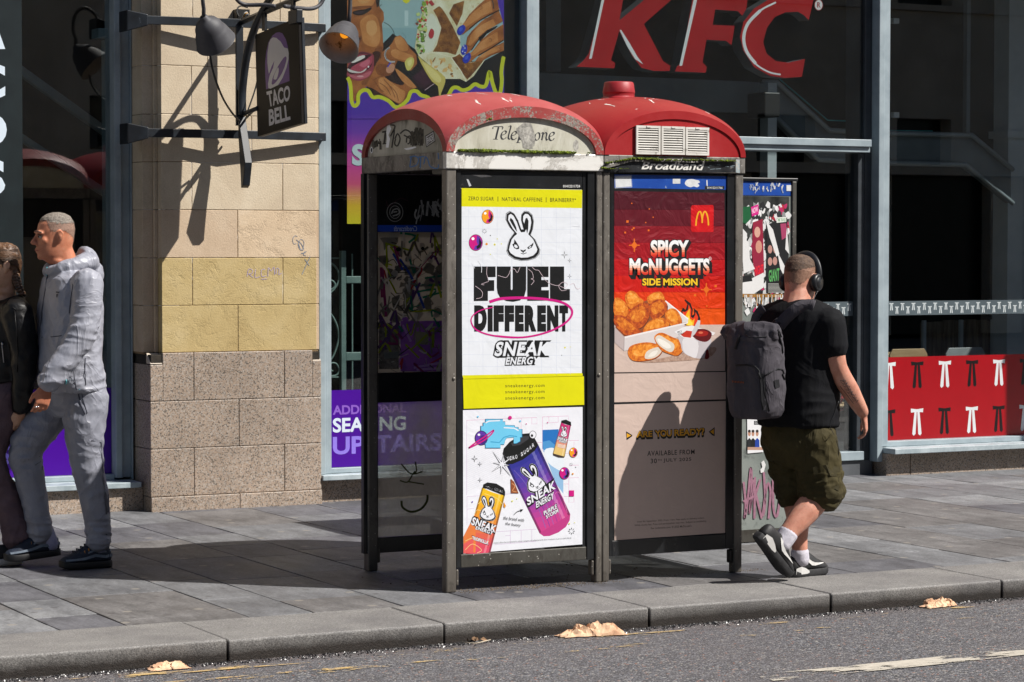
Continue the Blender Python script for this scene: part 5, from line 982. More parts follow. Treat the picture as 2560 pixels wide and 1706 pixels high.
# hand under the chin
p.poly([(545, 640), (575, 560), (612, 520), (622, 465), (680, 425), (716, 380), (740, 330), (785, 316), (826, 350), (880, 440), (930, 490), (936, 570), (882, 632), (852, 626), (838, 560), (764, 540), (736, 600), (800, 660), (890, 730), (938, 782), (880, 800), (840, 880), (790, 938), (720, 900), (620, 840), (540, 790), (480, 770)], S2)
p.poly([(735, 345), (780, 325), (815, 350), (860, 430), (820, 460), (760, 430)], S3, 3); p.poly([(740, 440), (850, 480), (900, 500), (890, 530), (840, 540), (740, 520), (700, 470)], S3, 3); p.poly([(690, 600), (745, 610), (820, 690), (810, 760), (730, 740), (650, 690)], I('#220c0e'), 3); p.poly([(570, 600), (620, 570), (700, 590), (730, 620), (700, 670), (640, 680), (580, 660)], S1, 3); p.poly([(665, 600), (700, 570), (735, 580), (730, 630), (690, 655), (662, 640)], I('#c08a6e'), 3); p.poly([(668, 596), (690, 560), (716, 552), (690, 580), (676, 604)], I('#2438b4'))
p.poly([(590, 720), (640, 690), (700, 730), (780, 790), (830, 820), (820, 880), (780, 920), (700, 880), (620, 810)], S3, 3); p.poly([(740, 610), (850, 690), (925, 775), (880, 780), (800, 720)], S3, 3)
for q in ([(600, 740), (660, 780), (700, 850)], [(640, 710), (700, 780), (740, 870)], [(700, 770), (750, 830), (770, 900)], [(560, 730), (600, 790), (640, 820)], [(540, 720), (590, 690), (630, 680)]): p.line(q, 7, S1, 4)
p.poly([(828, 550), (868, 514), (908, 526), (900, 586), (860, 632), (836, 606)], I('#cdc468'), 3); p.poly([(850, 550), (884, 530), (888, 566), (862, 594)], I('#ddd68c'), 3)
p.line([(692, 424), (660, 450), (650, 490), (664, 530), (700, 552), (740, 552)], 14, I('#a9aeb2'), 4); p.line([(690, 428), (658, 456), (652, 496), (668, 532)], 4, I('#23262a'), 4)
p.poly([(886, 690), (990, 600), (1090, 742), (1004, 806), (944, 770)], I('#2a0f1e')); p.poly([(905, 690), (988, 620), (1060, 735), (1000, 770)], I('#38162a')); p.line([(1004, 806), (1092, 744)], 5, I('#c0a8b0')); p.poly([(540, 800), (600, 830), (700, 900), (700, 940), (560, 900)], SD)
# wrap
tor = mat('printed_tortilla', '#c9c39a', '#dcdcc4', scale=9, rough=.4, c3='#b08a4a', s3=26, lo3=.6, hi3=.75); toast = mat('printed_toast', '#5e3414', '#97642e', scale=20, rough=.4, c3='#c09050', s3=34, lo3=.6, hi3=.72)
p.poly([(990, -700), (1640, -700), (1620, 0), (1560, 60), (1400, 150), (1320, 290), (1320, 400), (1390, 560), (1540, 536), (1440, 680), (1372, 732), (1320, 705), (1190, 705), (1080, 612), (950, 500), (915, 430), (940, 250), (960, 170), (1000, 60)], tor)
p.poly([(1060, 120), (1120, 200), (1140, 280), (1090, 400), (1060, 460), (960, 470), (940, 400), (1000, 250)], I('#d6dbc9'), 3)
p.poly([(1078, 92), (1132, 56), (1160, 80), (1200, 140), (1250, 230), (1322, 380), (1280, 492), (1200, 468), (1076, 462), (1112, 400), (1152, 250), (1112, 150)], toast); p.poly([(1220, 120), (1260, 40), (1356, 8), (1340, 120), (1310, 190), (1290, 236)], toast); p.poly([(1240, 520), (1312, 480), (1396, 562), (1530, 540), (1440, 652), (1382, 712), (1330, 640)], toast); p.poly([(1150, -500), (1400, -520), (1330, -60), (1240, -100)], toast)
p.line([(1240, 515), (1330, 640), (1372, 730)], 8, I('#e6e2ca')); p.line([(950, 500), (1080, 470), (1240, 510), (1312, 478)], 7, I('#e0dcc0'), 3)
for i in range(16): x, y = random.uniform(1060, 1260), random.uniform(520, 680); p.ell(x, y, random.uniform(8, 30), random.uniform(6, 16), random.choice([toast, I('#c08a44'), I('#d8b070')]), 9, random.uniform(0, 3), .3)
fill = ['#86a83e', '#a9c468', '#5d8a30', '#b8d088', '#7aa038', '#a8282a', '#c23a34', '#6e3f20', '#d8dcc8', '#3d5a20', '#c8c05a']
for i in range(95):
    t_ = random.random(); y = 10+t_*470; x0 = 990-55*math.sin(min(1, t_*1.3)*2.2); x = x0+random.uniform(-8, 80)*(.5+.5*math.sin(t_*3.1)); r = random.uniform(7, 19); p.ell(x, y, r*1.2, r*.8, I(random.choice(fill)), random.randint(5, 8), random.uniform(0, 3), .35)
p.poly([(1042, 290), (1062, 256), (1086, 280), (1080, 330), (1056, 346), (1038, 320)], I('#b03038'), 3); p.poly([(1036, 20), (1060, 0), (1092, 40), (1070, 56)], I('#a8343a'))
p.poly([(940, 500), (1000, 550), (1100, 620), (1186, 690), (1174, 770), (1150, 830), (1142, 880), (1130, 862), (1120, 770), (1070, 730), (1010, 640)], I('#c9b862'), 2); p.poly([(980, 548), (1090, 630), (1150, 700), (1130, 740), (1060, 690)], I('#dccf86'), 2)
# fingers with blue nails
for q in ([(1340, 225), (1400, 130), (1480, 50), (1560, -20), (1640, -60), (1668, 90), (1540, 150), (1420, 250), (1350, 305), (1308, 312), (1300, 268)], [(1372, 400), (1384, 330), (1420, 280), (1510, 190), (1664, 96), (1700, 190), (1570, 266), (1500, 330), (1420, 444), (1380, 484), (1350, 470)], [(1404, 490), (1500, 364), (1600, 280), (1706, 216), (1708, 356), (1600, 424), (1480, 494), (1410, 556), (1366, 562), (1352, 530)], [(1480, 510), (1600, 430), (1708, 376), (1708, 454), (1600, 494), (1500, 552), (1450, 552)]):
    p.poly(q, S2); cx = sum(a for a, b in q)/len(q); cy = sum(b for a, b in q)/len(q); p.poly([(cx+(a-cx)*.72, cy+(b-cy)*.62-10) for a, b in q], S3)
for q in ([(1400, 262), (1470, 200), (1560, 146), (1668, 92)], [(1420, 446), (1500, 334), (1560, 280), (1650, 234)], [(1480, 496), (1600, 426), (1706, 358)]): p.line(q, 9, I('#1c0c0a'), 4)
p.poly([(1480, 340), (1560, 270), (1644, 232), (1640, 250), (1560, 300), (1500, 370)], I('#120a0a'))
for q in ([(1290, 285), (1308, 242), (1348, 224), (1366, 250), (1350, 290), (1312, 316)], [(1325, 445), (1348, 402), (1378, 408), (1378, 460), (1350, 492), (1330, 478)], [(1340, 532), (1364, 490), (1404, 474), (1414, 508), (1396, 550), (1360, 566)]):
    p.poly(q, I('#1d34b0'), 3); cx = sum(a for a, b in q)/6; cy = sum(b for a, b in q)/6; p.poly([(cx+(a-cx)*.45-4, cy+(b-cy)*.45-6) for a, b in q], I('#3f58cc'), 3)
for x, y in ((1350, 412), (1362, 430), (1340, 460), (1362, 470)): p.ell(x, y, 6, 6, I('#c9cbe0'))
p.line([(1596, -10), (1612, 30), (1616, 80)], 9, I('#3a3634'), 3)
for x, y in ((1500, 70), (1550, 180), (1586, 360), (1660, 440)): p.line([(x-14, y-10), (x+6, y-14), (x+14, y+8), (x-6, y+16)], 4, S1, 3)
# dripping cheese border over violet
dr = [(290, 660), (330, 720), (345, 800), (350, 900), (375, 945), (408, 920), (412, 850), (450, 808), (500, 812), (540, 868), (600, 866), (680, 900), (740, 955), (790, 945), (850, 890), (880, 822), (930, 815), (970, 850), (1030, 870), (1080, 920), (1130, 930), (1180, 900), (1215, 850), (1250, 790), (1290, 782), (1340, 806), (1400, 790), (1450, 752), (1500, 772), (1548, 762), (1580, 640), (1606, 740), (1640, 830), (1676, 824), (1690, 720), (1686, 640), (1704, 520), (1730, 480)]
sm = [tuple(q)[:2] for q in spline([(a, b, 0) for a, b in dr], 5)]; sm = [q for q in sm if 313 <= q[0] <= 1710]
p.poly([(313, sm[0][1])]+sm+[(1710, sm[-1][1]), (1710, 1000), (1712, 1240), (313, 1240)][:2]+[(1710, 1060), (313, 1060)], t.m); p.line(sm, 34, I('#c6cc2c'))
p.text('S', (354, 1285, 470, 1478), I('#c3d6dc'), .05)
o = p.build('poster'); tag(o, 'big window poster of a woman biting a wrap held by blue-nailed fingers', 'poster')
# ================================================================== violet window vinyls
VI = ink('#45048f', .3); V1, V2, V3 = ink('#8a5fc4', .3), ink('#d5e2ee', .3), ink('#8f7ae0', .3)
def vinyl(x0, x1, y, z0, z1, label, xs, k=1.0):
    b = MB(); mats = [VI, V1, V2, V3]; b.poly([(x0, y, z0), (x1, y, z0), (x1, y, z1), (x0, y, z1)], 0)
    for body, a, c, h0, h1, m in (('ADDITIONAL', xs, xs+.535*k, .573, .636, 1), ('SEATING', xs, xs+.535*k, .455, .552, 2), ('UPSTAIRS', xs, xs+.80*k, .308, .428, 3)):
        v, f = glyphs(body, .03, 0, 1.0); b.add([(a+(c-a)*q, y-.0008, h0+(h1-h0)*r) for q, r in v], f, m)
    o = b.build('window_sticker', mats, recalc=False); tag(o, label, 'window sticker', 'violet seating stickers at the bottom of the windows'); return o
vinyl(6.586, 8.012, 15.1985, .224, .737, 'violet ADDITIONAL SEATING UPSTAIRS sticker behind the open-sided phone kiosk', F(832, 1050, 15.198).x)
e = F(29, 1110, YL_+.058).x; vinyl(2.6, e0-.002, YL_+.0585, .224, .778, 'violet sticker behind the man in the grey tracksuit, its lettering cut off', e-.80)
# vertical white lettering on a dark strip, left window
p = Print(1, YL_+.056).crop(0, 0, 1); xe = F(56, 300, YL_+.056)
p.mb.poly([(xe.x-.62, YL_+.0565, .8), (xe.x, YL_+.0565, .8), (xe.x, YL_+.0565, 4.5), (xe.x-.62, YL_+.0565, 4.5)], p.mi(mat('teal_strip', '#141d20', '#1a2427', rough=.4)))
for ch, y0, y1 in (('T', -70, 20), ('A', 32, 123), ('C', 160, 247), ('O', 284, 366), ('S', 398, 490)): p.text(ch, (-62 if ch != 'O' else -66, y0, 13 if ch != 'O' else 17, y1), V2, .04)
o = p.build('window_lettering'); tag(o, 'white letters stacked down a dark strip in the leftmost window', 'window lettering')
# ================================================================== PEOPLE
def skin_mat(name, a, b, c):
    t = NT(name); n = t.noise(14, 5, .6); t.color(t.mix(t.ramp(t.noise(160, 3, .6), [(.35, 0.0), (.75, .22)]), t.ramp(n, [(.3, a), (.5, b), (.72, c)]), '#8a4a3a')); t.rough(.48)
    t.set(Subsurface_Weight=.12, Subsurface_Scale=.01, Specular_IOR_Level=.4); t.bump(t.noise(220, 3, .6), .12, .001); return t.m
def cloth(name, a, b, rough=.8, weave=260, bump=.25, spec=.3, stretch=(1, 1, 1), sheen=0):
    t = NT(name); n = t.noise(6, 5, .6, 0, t.mp(stretch)); c = t.ramp(n, [(.3, a), (.7, b)]); c = t.mix(1.0, c, t.ramp(t.noise(weave, 2, .5, 0, t.mp(stretch)), [(.3, .92), (.7, 1.05)]), 'MULTIPLY')
    t.color(c); t.rough(rough); t.set(Specular_IOR_Level=spec); cr_ = t.math('ABSOLUTE', t.math('SUBTRACT', t.noise(5.5, 3, .45, 1.8, t.mp((1, 1, .7))), .5)); t.bump(t.math('ADD', t.math('MULTIPLY', t.math('POWER', cr_, .6), -.7), t.math('MULTIPLY', t.noise(16, 3, .5, 1), .12)), min(1, bump*1.5), .03); return t.m
def ell(c, ax, ay, n=28, e=1.0):
    out = []
    for k in range(n):
        a = 2*math.pi*k/n; ca, sa = math.cos(a), math.sin(a)
        out.append(c + ax*(abs(ca)**e*(1 if ca > 0 else -1)) + ay*(abs(sa)**e*(1 if sa > 0 else -1)))
    return out
def limb(b, pts, rad, n=16, sub=5, m=0):
    P = [Vector(p) for p in pts]; q = spline(P, sub); k = len(pts)-1; rr = []
    for i in range(len(q)):
        t = i/sub; j = min(int(t), k-1); f = t-j; rr.append(rad[j]*(1-f)+rad[j+1]*f)
    d0 = (q[0]-q[1]).normalized(); d1 = (q[-1]-q[-2]).normalized()
    pre = [q[0]+d0*rr[0]*.8, q[0]+d0*rr[0]*.5]; post = [q[-1]+d1*rr[-1]*.5, q[-1]+d1*rr[-1]*.8]
    b.tube(pre+q+post, [rr[0]*.35, rr[0]*.8]+rr+[rr[-1]*.8, rr[-1]*.35], n, m)
def organic(name, b, mats, parent, vox, smooth=6, fold=None, sf=.5):
    """fuse the overlapping pieces into one continuous skin, relax it, then press folds into it"""
    o = b.build(name, mats, parent); m = o.modifiers.new('r', 'REMESH'); m.mode = 'VOXEL'; m.voxel_size = vox
    s = o.modifiers.new('s', 'SMOOTH'); s.factor = sf; s.iterations = smooth
    dg = bpy.context.evaluated_depsgraph_get(); me = bpy.data.meshes.new_from_object(o.evaluated_get(dg)); o.modifiers.clear(); old = o.data; o.data = me; bpy.data.meshes.remove(old); me.name = name
    if fold:
        og = ORG[o.name]; nn = [v.normal.copy() for v in me.vertices]
        for v, k in zip(me.vertices, nn): v.co += k*fold(v.co+og, k)
    me.polygons.foreach_set('use_smooth', [True]*len(me.polygons)); me.update(); return o
def ridge(p, sc3, seed=0.0):
    q = Vector((p.x*sc3[0]+seed, p.y*sc3[1], p.z*sc3[2])); return 1-2.2*abs(noise.noise(q+Vector((noise.noise(q*.6), noise.noise(q*.6+Vector((9, 0, 0))), 0))*.5))
HEAD = [(-.03, -.022, .058, .056), (-.012, -.008, .066, .056), (.0, .012, .066, .050), (.018, .014, .082, .058), (.045, .008, .091, .065), (.085, .002, .096, .071), (.12, -.003, .097, .074), (.15, -.006, .099, .076), (.185, -.008, .093, .072), (.215, -.010, .073, .058), (.232, -.010, .045, .036), (.239, -.010, .012, .010)]
class Head:
    def __init__(s, chin, fwd, up=Vector((0, 0, 1)), k=1.0):
        s.c, s.k = Vector(chin), k; s.u = up.normalized(); f = Vector(fwd); s.f = (f-s.u*f.dot(s.u)).normalized(); s.l = s.u.cross(s.f)
    def P(s, f, l, z): return s.c + (s.f*f + s.l*l + s.u*z)*s.k
    def add(s, b, ears=True):
        b.rings([ell(s.P(cx, 0, z), s.f*d*s.k, s.l*w_*s.k, 28) for z, cx, d, w_ in HEAD])
        b.tube([s.P(.094, 0, .132), s.P(.108, 0, .105), s.P(.120, 0, .088), s.P(.112, 0, .078)], [.007*s.k, .010*s.k, .0145*s.k, .010*s.k], 10)
        for e in (-1, 1):
            b.ball(s.P(.104, e*.012, .083), .010*s.k, 0, 8); b.tube([s.P(.096, e*.010, .140), s.P(.094, e*.034, .143), s.P(.076, e*.056, .136)], [.007*s.k, .010*s.k, .006*s.k], 8); b.ball(s.P(.066, e*.046, .098), .021*s.k, 0, 8)
            if ears:
                b.tube([s.P(-.008, e*.077, .092), s.P(-.020, e*.084, .108), s.P(-.026, e*.090, .132), s.P(-.012, e*.090, .146), s.P(.002, e*.083, .136), s.P(.002, e*.078, .116)], .0055*s.k, 7); b.ball(s.P(-.010, e*.080, .116), .016*s.k, 0, 8, (1, 1, 1.5)); b.ball(s.P(-.004, e*.078, .092), .008*s.k, 0, 8)
        b.tube([s.P(.092, -.022, .052), s.P(.103, 0, .055), s.P(.092, .022, .052)], [.005*s.k, .008*s.k, .005*s.k], 8); b.tube([s.P(.088, -.020, .042), s.P(.100, 0, .040), s.P(.088, .020, .042)], [.006*s.k, .009*s.k, .006*s.k], 8); b.ball(s.P(.082, 0, .014), .020*s.k, 0, 8)
    def face(s, parent, lip, brow):
        b = MB()
        for e in (-1, 1):
            b.ball(s.P(.0815, e*.032, .120), .0125*s.k, 0, 10); b.ball(s.P(.0905, e*.033, .1195), .0066*s.k, 1, 8); b.tube([s.P(.097, e*.012, .143), s.P(.097, e*.034, .147), s.P(.080, e*.055, .140)], [.004*s.k, .005*s.k, .003*s.k], 6, 2); b.tube([s.P(.094, e*.018, .128), s.P(.096, e*.034, .130), s.P(.084, e*.048, .124)], .0028*s.k, 6, 2)
        b.tube([s.P(.095, -.018, .048), s.P(.106, 0, .049), s.P(.095, .018, .048)], [.003*s.k, .0055*s.k, .003*s.k], 6, 3); b.build('face_features', [mat('eye_white', '#9c8f86', rough=.4), mat('iris_dark', '#1c1512', rough=.2), brow, lip], parent)
    def hair(s, name, m, parent, line, k=1.035, fz=None, lift=.003, res=110):
        """cap of cropped hair: head surface above line(angle) where angle 0 = forehead, pi = nape"""
        b = MB(); rows = []; zs = [.0+i*.239/70 for i in range(71)]
        def sec(z):
            for i in range(len(HEAD)-1):
                if HEAD[i][0] <= z <= HEAD[i+1][0]:
                    t = (z-HEAD[i][0])/(HEAD[i+1][0]-HEAD[i][0]); return [HEAD[i][j]*(1-t)+HEAD[i+1][j]*t for j in (1, 2, 3)]
            return HEAD[-1][1:]
        for z in zs:
            cx, d, w_ = sec(min(z, .2385)); row = []
            for j in range(res+1):
                a = -math.pi+2*math.pi*j/res; g = lift*(1+.5*noise.noise(Vector((a*6, z*90, 3)))); row.append((s.P(cx+(d*1.0+g)*math.cos(a), (w_+g)*math.sin(a), z*1.0+(g*1.5 if z > .2 else 0)), a, z))
            rows.append(row)
        for i in range(len(rows)-1):
            for j in range(res):
                a, z = rows[i][j][1]+math.pi/res, zs[i]+.003
                if z > line(abs(a)) + .011*noise.noise(Vector((a*14, z*110, 1))): b.poly([rows[i][j][0], rows[i][j+1][0], rows[i+1][j+1][0], rows[i+1][j][0]], 0, True)
        top = rows[-1]; b.poly([q[0] for q in top[:-1]], 0, True); return b.build(name, m, parent)
def strands(name, h, m, parent, dens, n, ln, wd, comb=(0, 0, -.3), lift=.0):
    """short separate hairs rooted on the scalp; dens(angle, height) = share kept"""
    b = MB(); rnd = random.Random(3)
    for _ in range(n):
        z = .239*rnd.random()**.6; a = rnd.uniform(-math.pi, math.pi)
        if rnd.random() > dens(abs(a), z): continue
        for i in range(len(HEAD)-1):
            if HEAD[i][0] <= z <= HEAD[i+1][0]: t = (z-HEAD[i][0])/(HEAD[i+1][0]-HEAD[i][0]); cx, d, w_ = [HEAD[i][j]*(1-t)+HEAD[i+1][j]*t for j in (1, 2, 3)]
        p = h.P(cx+d*math.cos(a), w_*math.sin(a), z); nr = (h.f*(math.cos(a)/max(d, .02)) + h.l*(math.sin(a)/max(w_, .02)) + h.u*(max(0, z-.14)*240)).normalized()
        g = (nr + h.f*comb[0] + h.l*comb[1] + h.u*comb[2] + Vector((rnd.uniform(-.35, .35), rnd.uniform(-.35, .35), rnd.uniform(-.35, .35)))).normalized(); s = g.cross(Vector((rnd.uniform(-1, 1), rnd.uniform(-1, 1), rnd.uniform(-1, 1)))).normalized()*wd; l = ln*rnd.uniform(.6, 1.2)
        p = p-nr*.002; b.poly([p-s, p+s, p+g*l])
    return b.build(name, m, parent, recalc=False)
def hand(b, W, d, n, thumb, k=1.0, curl=(.35, .45, .55, .6), spread=.012):
    """W wrist, d along the hand, n out of the back of the hand, thumb = side the thumb grows on"""
    d = Vector(d).normalized(); n = Vector(n); n = (n-d*n.dot(d)).normalized(); s = Vector(thumb); s = (s-d*s.dot(d)-n*s.dot(n)).normalized()
    b.rings([ell(W+d*t*k, s*w_*k, n*h*k, 14) for t, w_, h in ((-.03, .027, .021), (.0, .030, .020), (.03, .039, .018), (.065, .042, .015), (.088, .040, .012))])
    for i, (o, L) in enumerate(((.030, .070), (.0105, .078), (-.010, .072), (-.029, .056))):
        p = W + (d*.082 + s*o)*k; dd = (d + s*(o*1.6)).normalized(); pts = [p]; ang = 0
        for f, seg in ((.6, .42), (1.0, .33), (.8, .25)):
            ang += curl[i]*f; p = p + (dd*math.cos(ang) - n*math.sin(ang))*L*seg*k; pts.append(p)
        b.tube([pts[0]-dd*.012*k]+pts, [.0095*k, .0095*k, .0088*k, .0080*k, .0062*k], 9)
    p0 = W + (d*.022 + s*.028 - n*.004)*k; p1 = p0 + (d*.030+s*.022-n*.010)*k; p2 = p1 + (d*.030+s*.004-n*.010)*k; b.tube([p0-d*.012*k, p0, p1, p2, p2+(d*.016-n*.006)*k], [.012*k, .0135*k, .011*k, .0098*k, .007*k], 9)
def shoe(name, parent, H, T, up, mats, stripe=None, tall=.098, wd=1.0):
    """H heel and T toe on the sole line; mats = upper, sole, mark"""
    H, T = Vector(H), Vector(T); d = T-H; Ln = d.length; d.normalize(); u = Vector(up); u = (u-d*u.dot(d)).normalized(); s = u.cross(d)
    ts = [0, .06, .15, .28, .42, .56, .70, .84, .94, 1.0]; ws = [.018, .031, .036, .036, .037, .041, .045, .043, .033, .014]; hs = [.088, .112, .112, .112, tall*1.30, .112, .086, .072, .062, .044]; ws = [w_*wd for w_ in ws]
    def at(t, h, side):
        i = max(j for j in range(len(ts)) if ts[j] <= t+1e-9); i = min(i, len(ts)-2); f = (t-ts[i])/(ts[i+1]-ts[i]); w_ = ws[i]*(1-f)+ws[i+1]*f; hh = hs[i]*(1-f)+hs[i+1]*f
        q = max(0, (h-.03)/(hh-.03)); return H + d*t*Ln + u*h + s*side*(w_*1.03*math.sqrt(max(0, 1-max(0, (q-.25)/.75)**2.2))+.003)
    b = MB(); rings = []
    for t, w_, h in zip(ts, ws, hs):
        c = H+d*t*Ln; rings.append([c + s*w_*x + u*(.03+(h-.03)*y) for x, y in ((-1, 0), (-1.03, .25), (-.92, .55), (-.66, .84), (-.3, .98), (.3, .98), (.66, .84), (.92, .55), (1.03, .25), (1, 0))])
    b.rings(rings, 0); o = b.build(name, mats[0], parent); sm = o.modifiers.new('s', 'SUBSURF'); sm.levels = sm.render_levels = 1
    b = MB(); rings = []
    for t, w_ in zip(ts, ws):
        c = H+d*t*Ln; lift = .012*max(0, (t-.8)/.2)**2; k = 1.08; rings.append([c + s*w_*k*x + u*(y+lift) for x, y in ((-.96, 0), (-1.03, .012), (-.98, .036), (.98, .036), (1.03, .012), (.96, 0))])
    b.rings(rings, 0); b.build('sole', mats[1], o, bevel=.003)
    if stripe:
        for mi_, lines in stripe:
            b = MB()
            for side in (-1, 1):
                for L_ in lines:
                    for i in range(len(L_)-1):
                        (t0, a0, c0), (t1, a1, c1) = L_[i], L_[i+1]; b.poly([at(t0, a0, side), at(t1, a1, side), at(t1, c1, side), at(t0, c0, side)], 0, True)
            b.build('side_marking', mi_, o, recalc=False)
    return o
def person(loc, label): return thing('person', loc, label, 'person')
# ---------------------------------------------------------------- man in the grey tracksuit, striding to the left
m1 = lambda x, y, Y: F(x*.5865, 520+y*.5865, Y)
man = person(tuple(m1(300, 1500, 12.7).to_2d().to_3d()), 'man in a light grey hooded tracksuit with cropped grey hair, walking left')
sk1 = skin_mat('skin_ruddy', '#a8654a', '#bb7a5d', '#c98e72'); X = Vector((1, 0, 0)); Yv = Vector((0, 1, 0)); Zv = Vector((0, 0, 1)); C1 = 12.70
hd = Head(m1(240, 216, C1), (-1, .10, 0), Vector((-.05, 0, 1)), 1.0)
b = MB(); hd.add(b); limb(b, [m1(262, 170, C1), m1(275, 215, C1), m1(290, 290, C1)], [.052, .060, .072])
def torso(b, secs, C, grow=0.0, ax=X, ay=Yv, f=m1): b.rings([ell(f(x, y, C), ax*(dp+grow), ay*(lt+grow), 32, .9) for x, y, dp, lt in secs])
T1 = [(296, 262, .07, .10), (297, 278, .095, .165), (298, 305, .125, .215), (299, 350, .142, .235), (300, 430, .150, .238), (297, 540, .150, .232), (298, 650, .152, .226), (304, 730, .156, .226), (308, 776, .156, .224)]
torso(b, T1[1:], C1, -.028)
LA = [m1(372, 318, 12.475), m1(372, 420, 12.445), m1(345, 545, 12.43), m1(275, 650, 12.43), m1(208, 742, 12.45)]; RAm = [m1(285, 318, 12.925), m1(310, 430, 12.96), m1(330, 545, 12.975), m1(330, 650, 12.96), m1(320, 742, 12.94)]
for A_ in (LA, RAm): limb(b, A_, [.052, .046, .040, .036, .029])
hand(b, m1(196, 765, 12.45), m1(176, 850, 12.45)-m1(196, 765, 12.45), (.15, -1, .1), (-1, 0, 0), 1.02, (.45, .55, .6, .7)); hand(b, m1(318, 765, 12.94), Vector((.0, 0, -1)), (0, 1, 0), (-1, 0, 0), 1.0)
LL = [m1(365, 800, 12.60), m1(362, 930, 12.585), m1(368, 1065, 12.58), m1(396, 1200, 12.58), m1(414, 1330, 12.575), m1(420, 1425, 12.57)]; RL = [m1(262, 800, 12.80), m1(195, 900, 12.81), m1(112, 1015, 12.815), m1(122, 1130, 12.81), m1(150, 1260, 12.80), m1(172, 1392, 12.79)]
for A_ in (LL, RL): limb(b, A_, [.09, .075, .056, .05, .04, .035])
organic('body', b, sk1, man, .0052, 5)
lip1 = mat('lip_tone', '#9a5346', rough=.45); hd.face(man, lip1, mat('brow_grey', '#5d4a40', rough=.8))
hm = mat('hair_grey', '#5f574f', '#8d857c', scale=160, rough=.8, bump=.4, bscale=320); hfm = mat('hair_grey_fade', '#806456', '#967868', scale=160, rough=.7, bump=.2, bscale=300)
sm_ = lambda x, a_, b_: max(0.0, min(1.0, (x-a_)/(b_-a_)))
hd.hair('hair', hfm, man, lambda a: (.20-.055*sm_(a, .85, 1.2)-.06*sm_(a, 1.9, 3.1)), lift=.0006); hd.hair('hair_top', hm, man, lambda a: .205-.022*sm_(a, .8, 1.6), lift=.0016)
strands('hair_strands', hd, mat('hair_silver', '#3f3a36', '#857d76', scale=300, rough=.6), man, lambda a, z: sm_(z, (.188-.075*sm_(a, .85, 1.2)-.05*sm_(a, 1.9, 3.0)), (.205-.02*sm_(a, .8, 1.4)))**1.3, 15000, .0065, .0006, (-.2, 0, .1))
jk = cloth('tracksuit_grey', '#8b8d98', '#9ea0ab', .45, 300, .35, .45); tr = cloth('tracksuit_trousers', '#797b86', '#8c8e99', .45, 300, .35, .45); jd = cloth('tracksuit_dark', '#3d3f4b', '#4a4c58', .55, 300, .3)
b = MB(); torso(b, T1, C1); limb(b, LA, [.082, .074, .066, .058, .050]); limb(b, RAm, [.080, .072, .064, .056, .048])
ring = [m1(292, 246, C1) + X*(-.098*math.cos(a)) + Yv*(.100*math.sin(a)) + Zv*(-.028*math.cos(a)) for a in [2*math.pi*i/20 for i in range(21)]]
b.tube(ring, [.030+.016*(1-math.cos(2*math.pi*i/20))/2 for i in range(21)], 10); b.ball(m1(372, 232, C1), .068, 0, 14, (.75, 1.6, 1.2)); b.ball(m1(360, 192, C1), .040, 0, 12, (.8, 2.1, .9)); b.ball(m1(392, 282, C1), .06, 0, 12, (.8, 1.6, 1.2))
wr_l = LA[-1]
def fold1(p, n):
    d = .0075*ridge(p, (7, 5, 5), 2)+.0035*ridge(p, (17, 12, 13), 7)
    e = (p-LA[2]).length; d += .010*math.exp(-(e/.13)**2)*ridge(p, (6, 6, 22), 1); e = (p-wr_l).length; d += .009*math.exp(-(e/.10)**2)*ridge(p, (8, 8, 26), 4); zz = p.z-m1(300, 740, C1).z; d += .007*math.exp(-(zz/.12)**2)*ridge(p, (6, 6, 20), 5); return d
jo = organic('jacket', b, jk, man, .0052, 7, fold1)
def onto(o, pts, lift=.003):
    """lay points on a garment, along the line of sight from the street side"""
    out = []; og = ORG[o.name]
    for p in pts:
        c = Vector((0, 0, EYE)); d = (p-c).normalized(); ok, loc, nr, _ = o.ray_cast(c-og, d); out.append((loc+og-d*lift) if ok else None)
    good = [q for q in out if q is not None]
    if not good: return [Vector(p) for p in pts]
    for i in range(len(out)):
        if out[i] is None:
            j = min((k for k in range(len(out)) if out[k] is not None), key=lambda k: abs(k-i)); out[i] = out[j] + Vector((0, 0, .001*(i-j)))
        elif (out[i]-good[len(good)//2]).length > .6: out[i] = good[len(good)//2] + Vector((0, 0, .001*i))
    return out
b = MB(); b.tube(onto(jo, [m1(x, y, 12.6) for x, y in ((208, 250), (200, 300), (193, 350), (180, 430), (170, 520), (164, 610), (168, 700), (176, 745))]), .0035, 6); b.tube(onto(jo, [m1(x, y, 12.6) for x, y in ((178, 552), (220, 550), (262, 545))]), .0022, 5); b.tube(onto(jo, [m1(x, y, 12.5) for x, y in ((312, 690), (320, 740), (326, 776))]), .0022, 5); b.tube(onto(jo, [m1(x, y, 12.5) for x, y in ((300, 300), (310, 330), (300, 400), (295, 450))]), .0022, 5)
b.tube(onto(jo, [m1(x, y, 12.5) for x, y in ((365, 640), (362, 700), (366, 755))]), .002, 5); b.build('seam', jd, man)
b = MB(); pull = ink('#6cc2cc')
for q in (((201, 252), (199, 290)), ((282, 735), (281, 752)), ((338, 776), (338, 792))): b.tube(onto(jo, [m1(*k, 12.5) for k in q], .006), .004, 6)
b.build('zip_pull', pull, man); b = MB(); b.poly(onto(jo, [m1(x, y, 12.5) for x, y in ((238, 356), (254, 358), (252, 364), (238, 362))], .004)); b.poly(onto(jo, [m1(x, y, 12.5) for x, y in ((240, 366), (248, 368), (242, 384), (239, 378))], .004)); b.build('chest_mark', jd, man)
b = MB(); b.rings([ell(m1(306, y, C1), X*dp, Yv*lt, 30) for y, dp, lt in ((742, .135, .19), (790, .140, .195), (840, .128, .185), (880, .10, .15))])
limb(b, LL, [.118, .104, .082, .074, .064, .058]); limb(b, RL, [.112, .102, .086, .074, .064, .058])
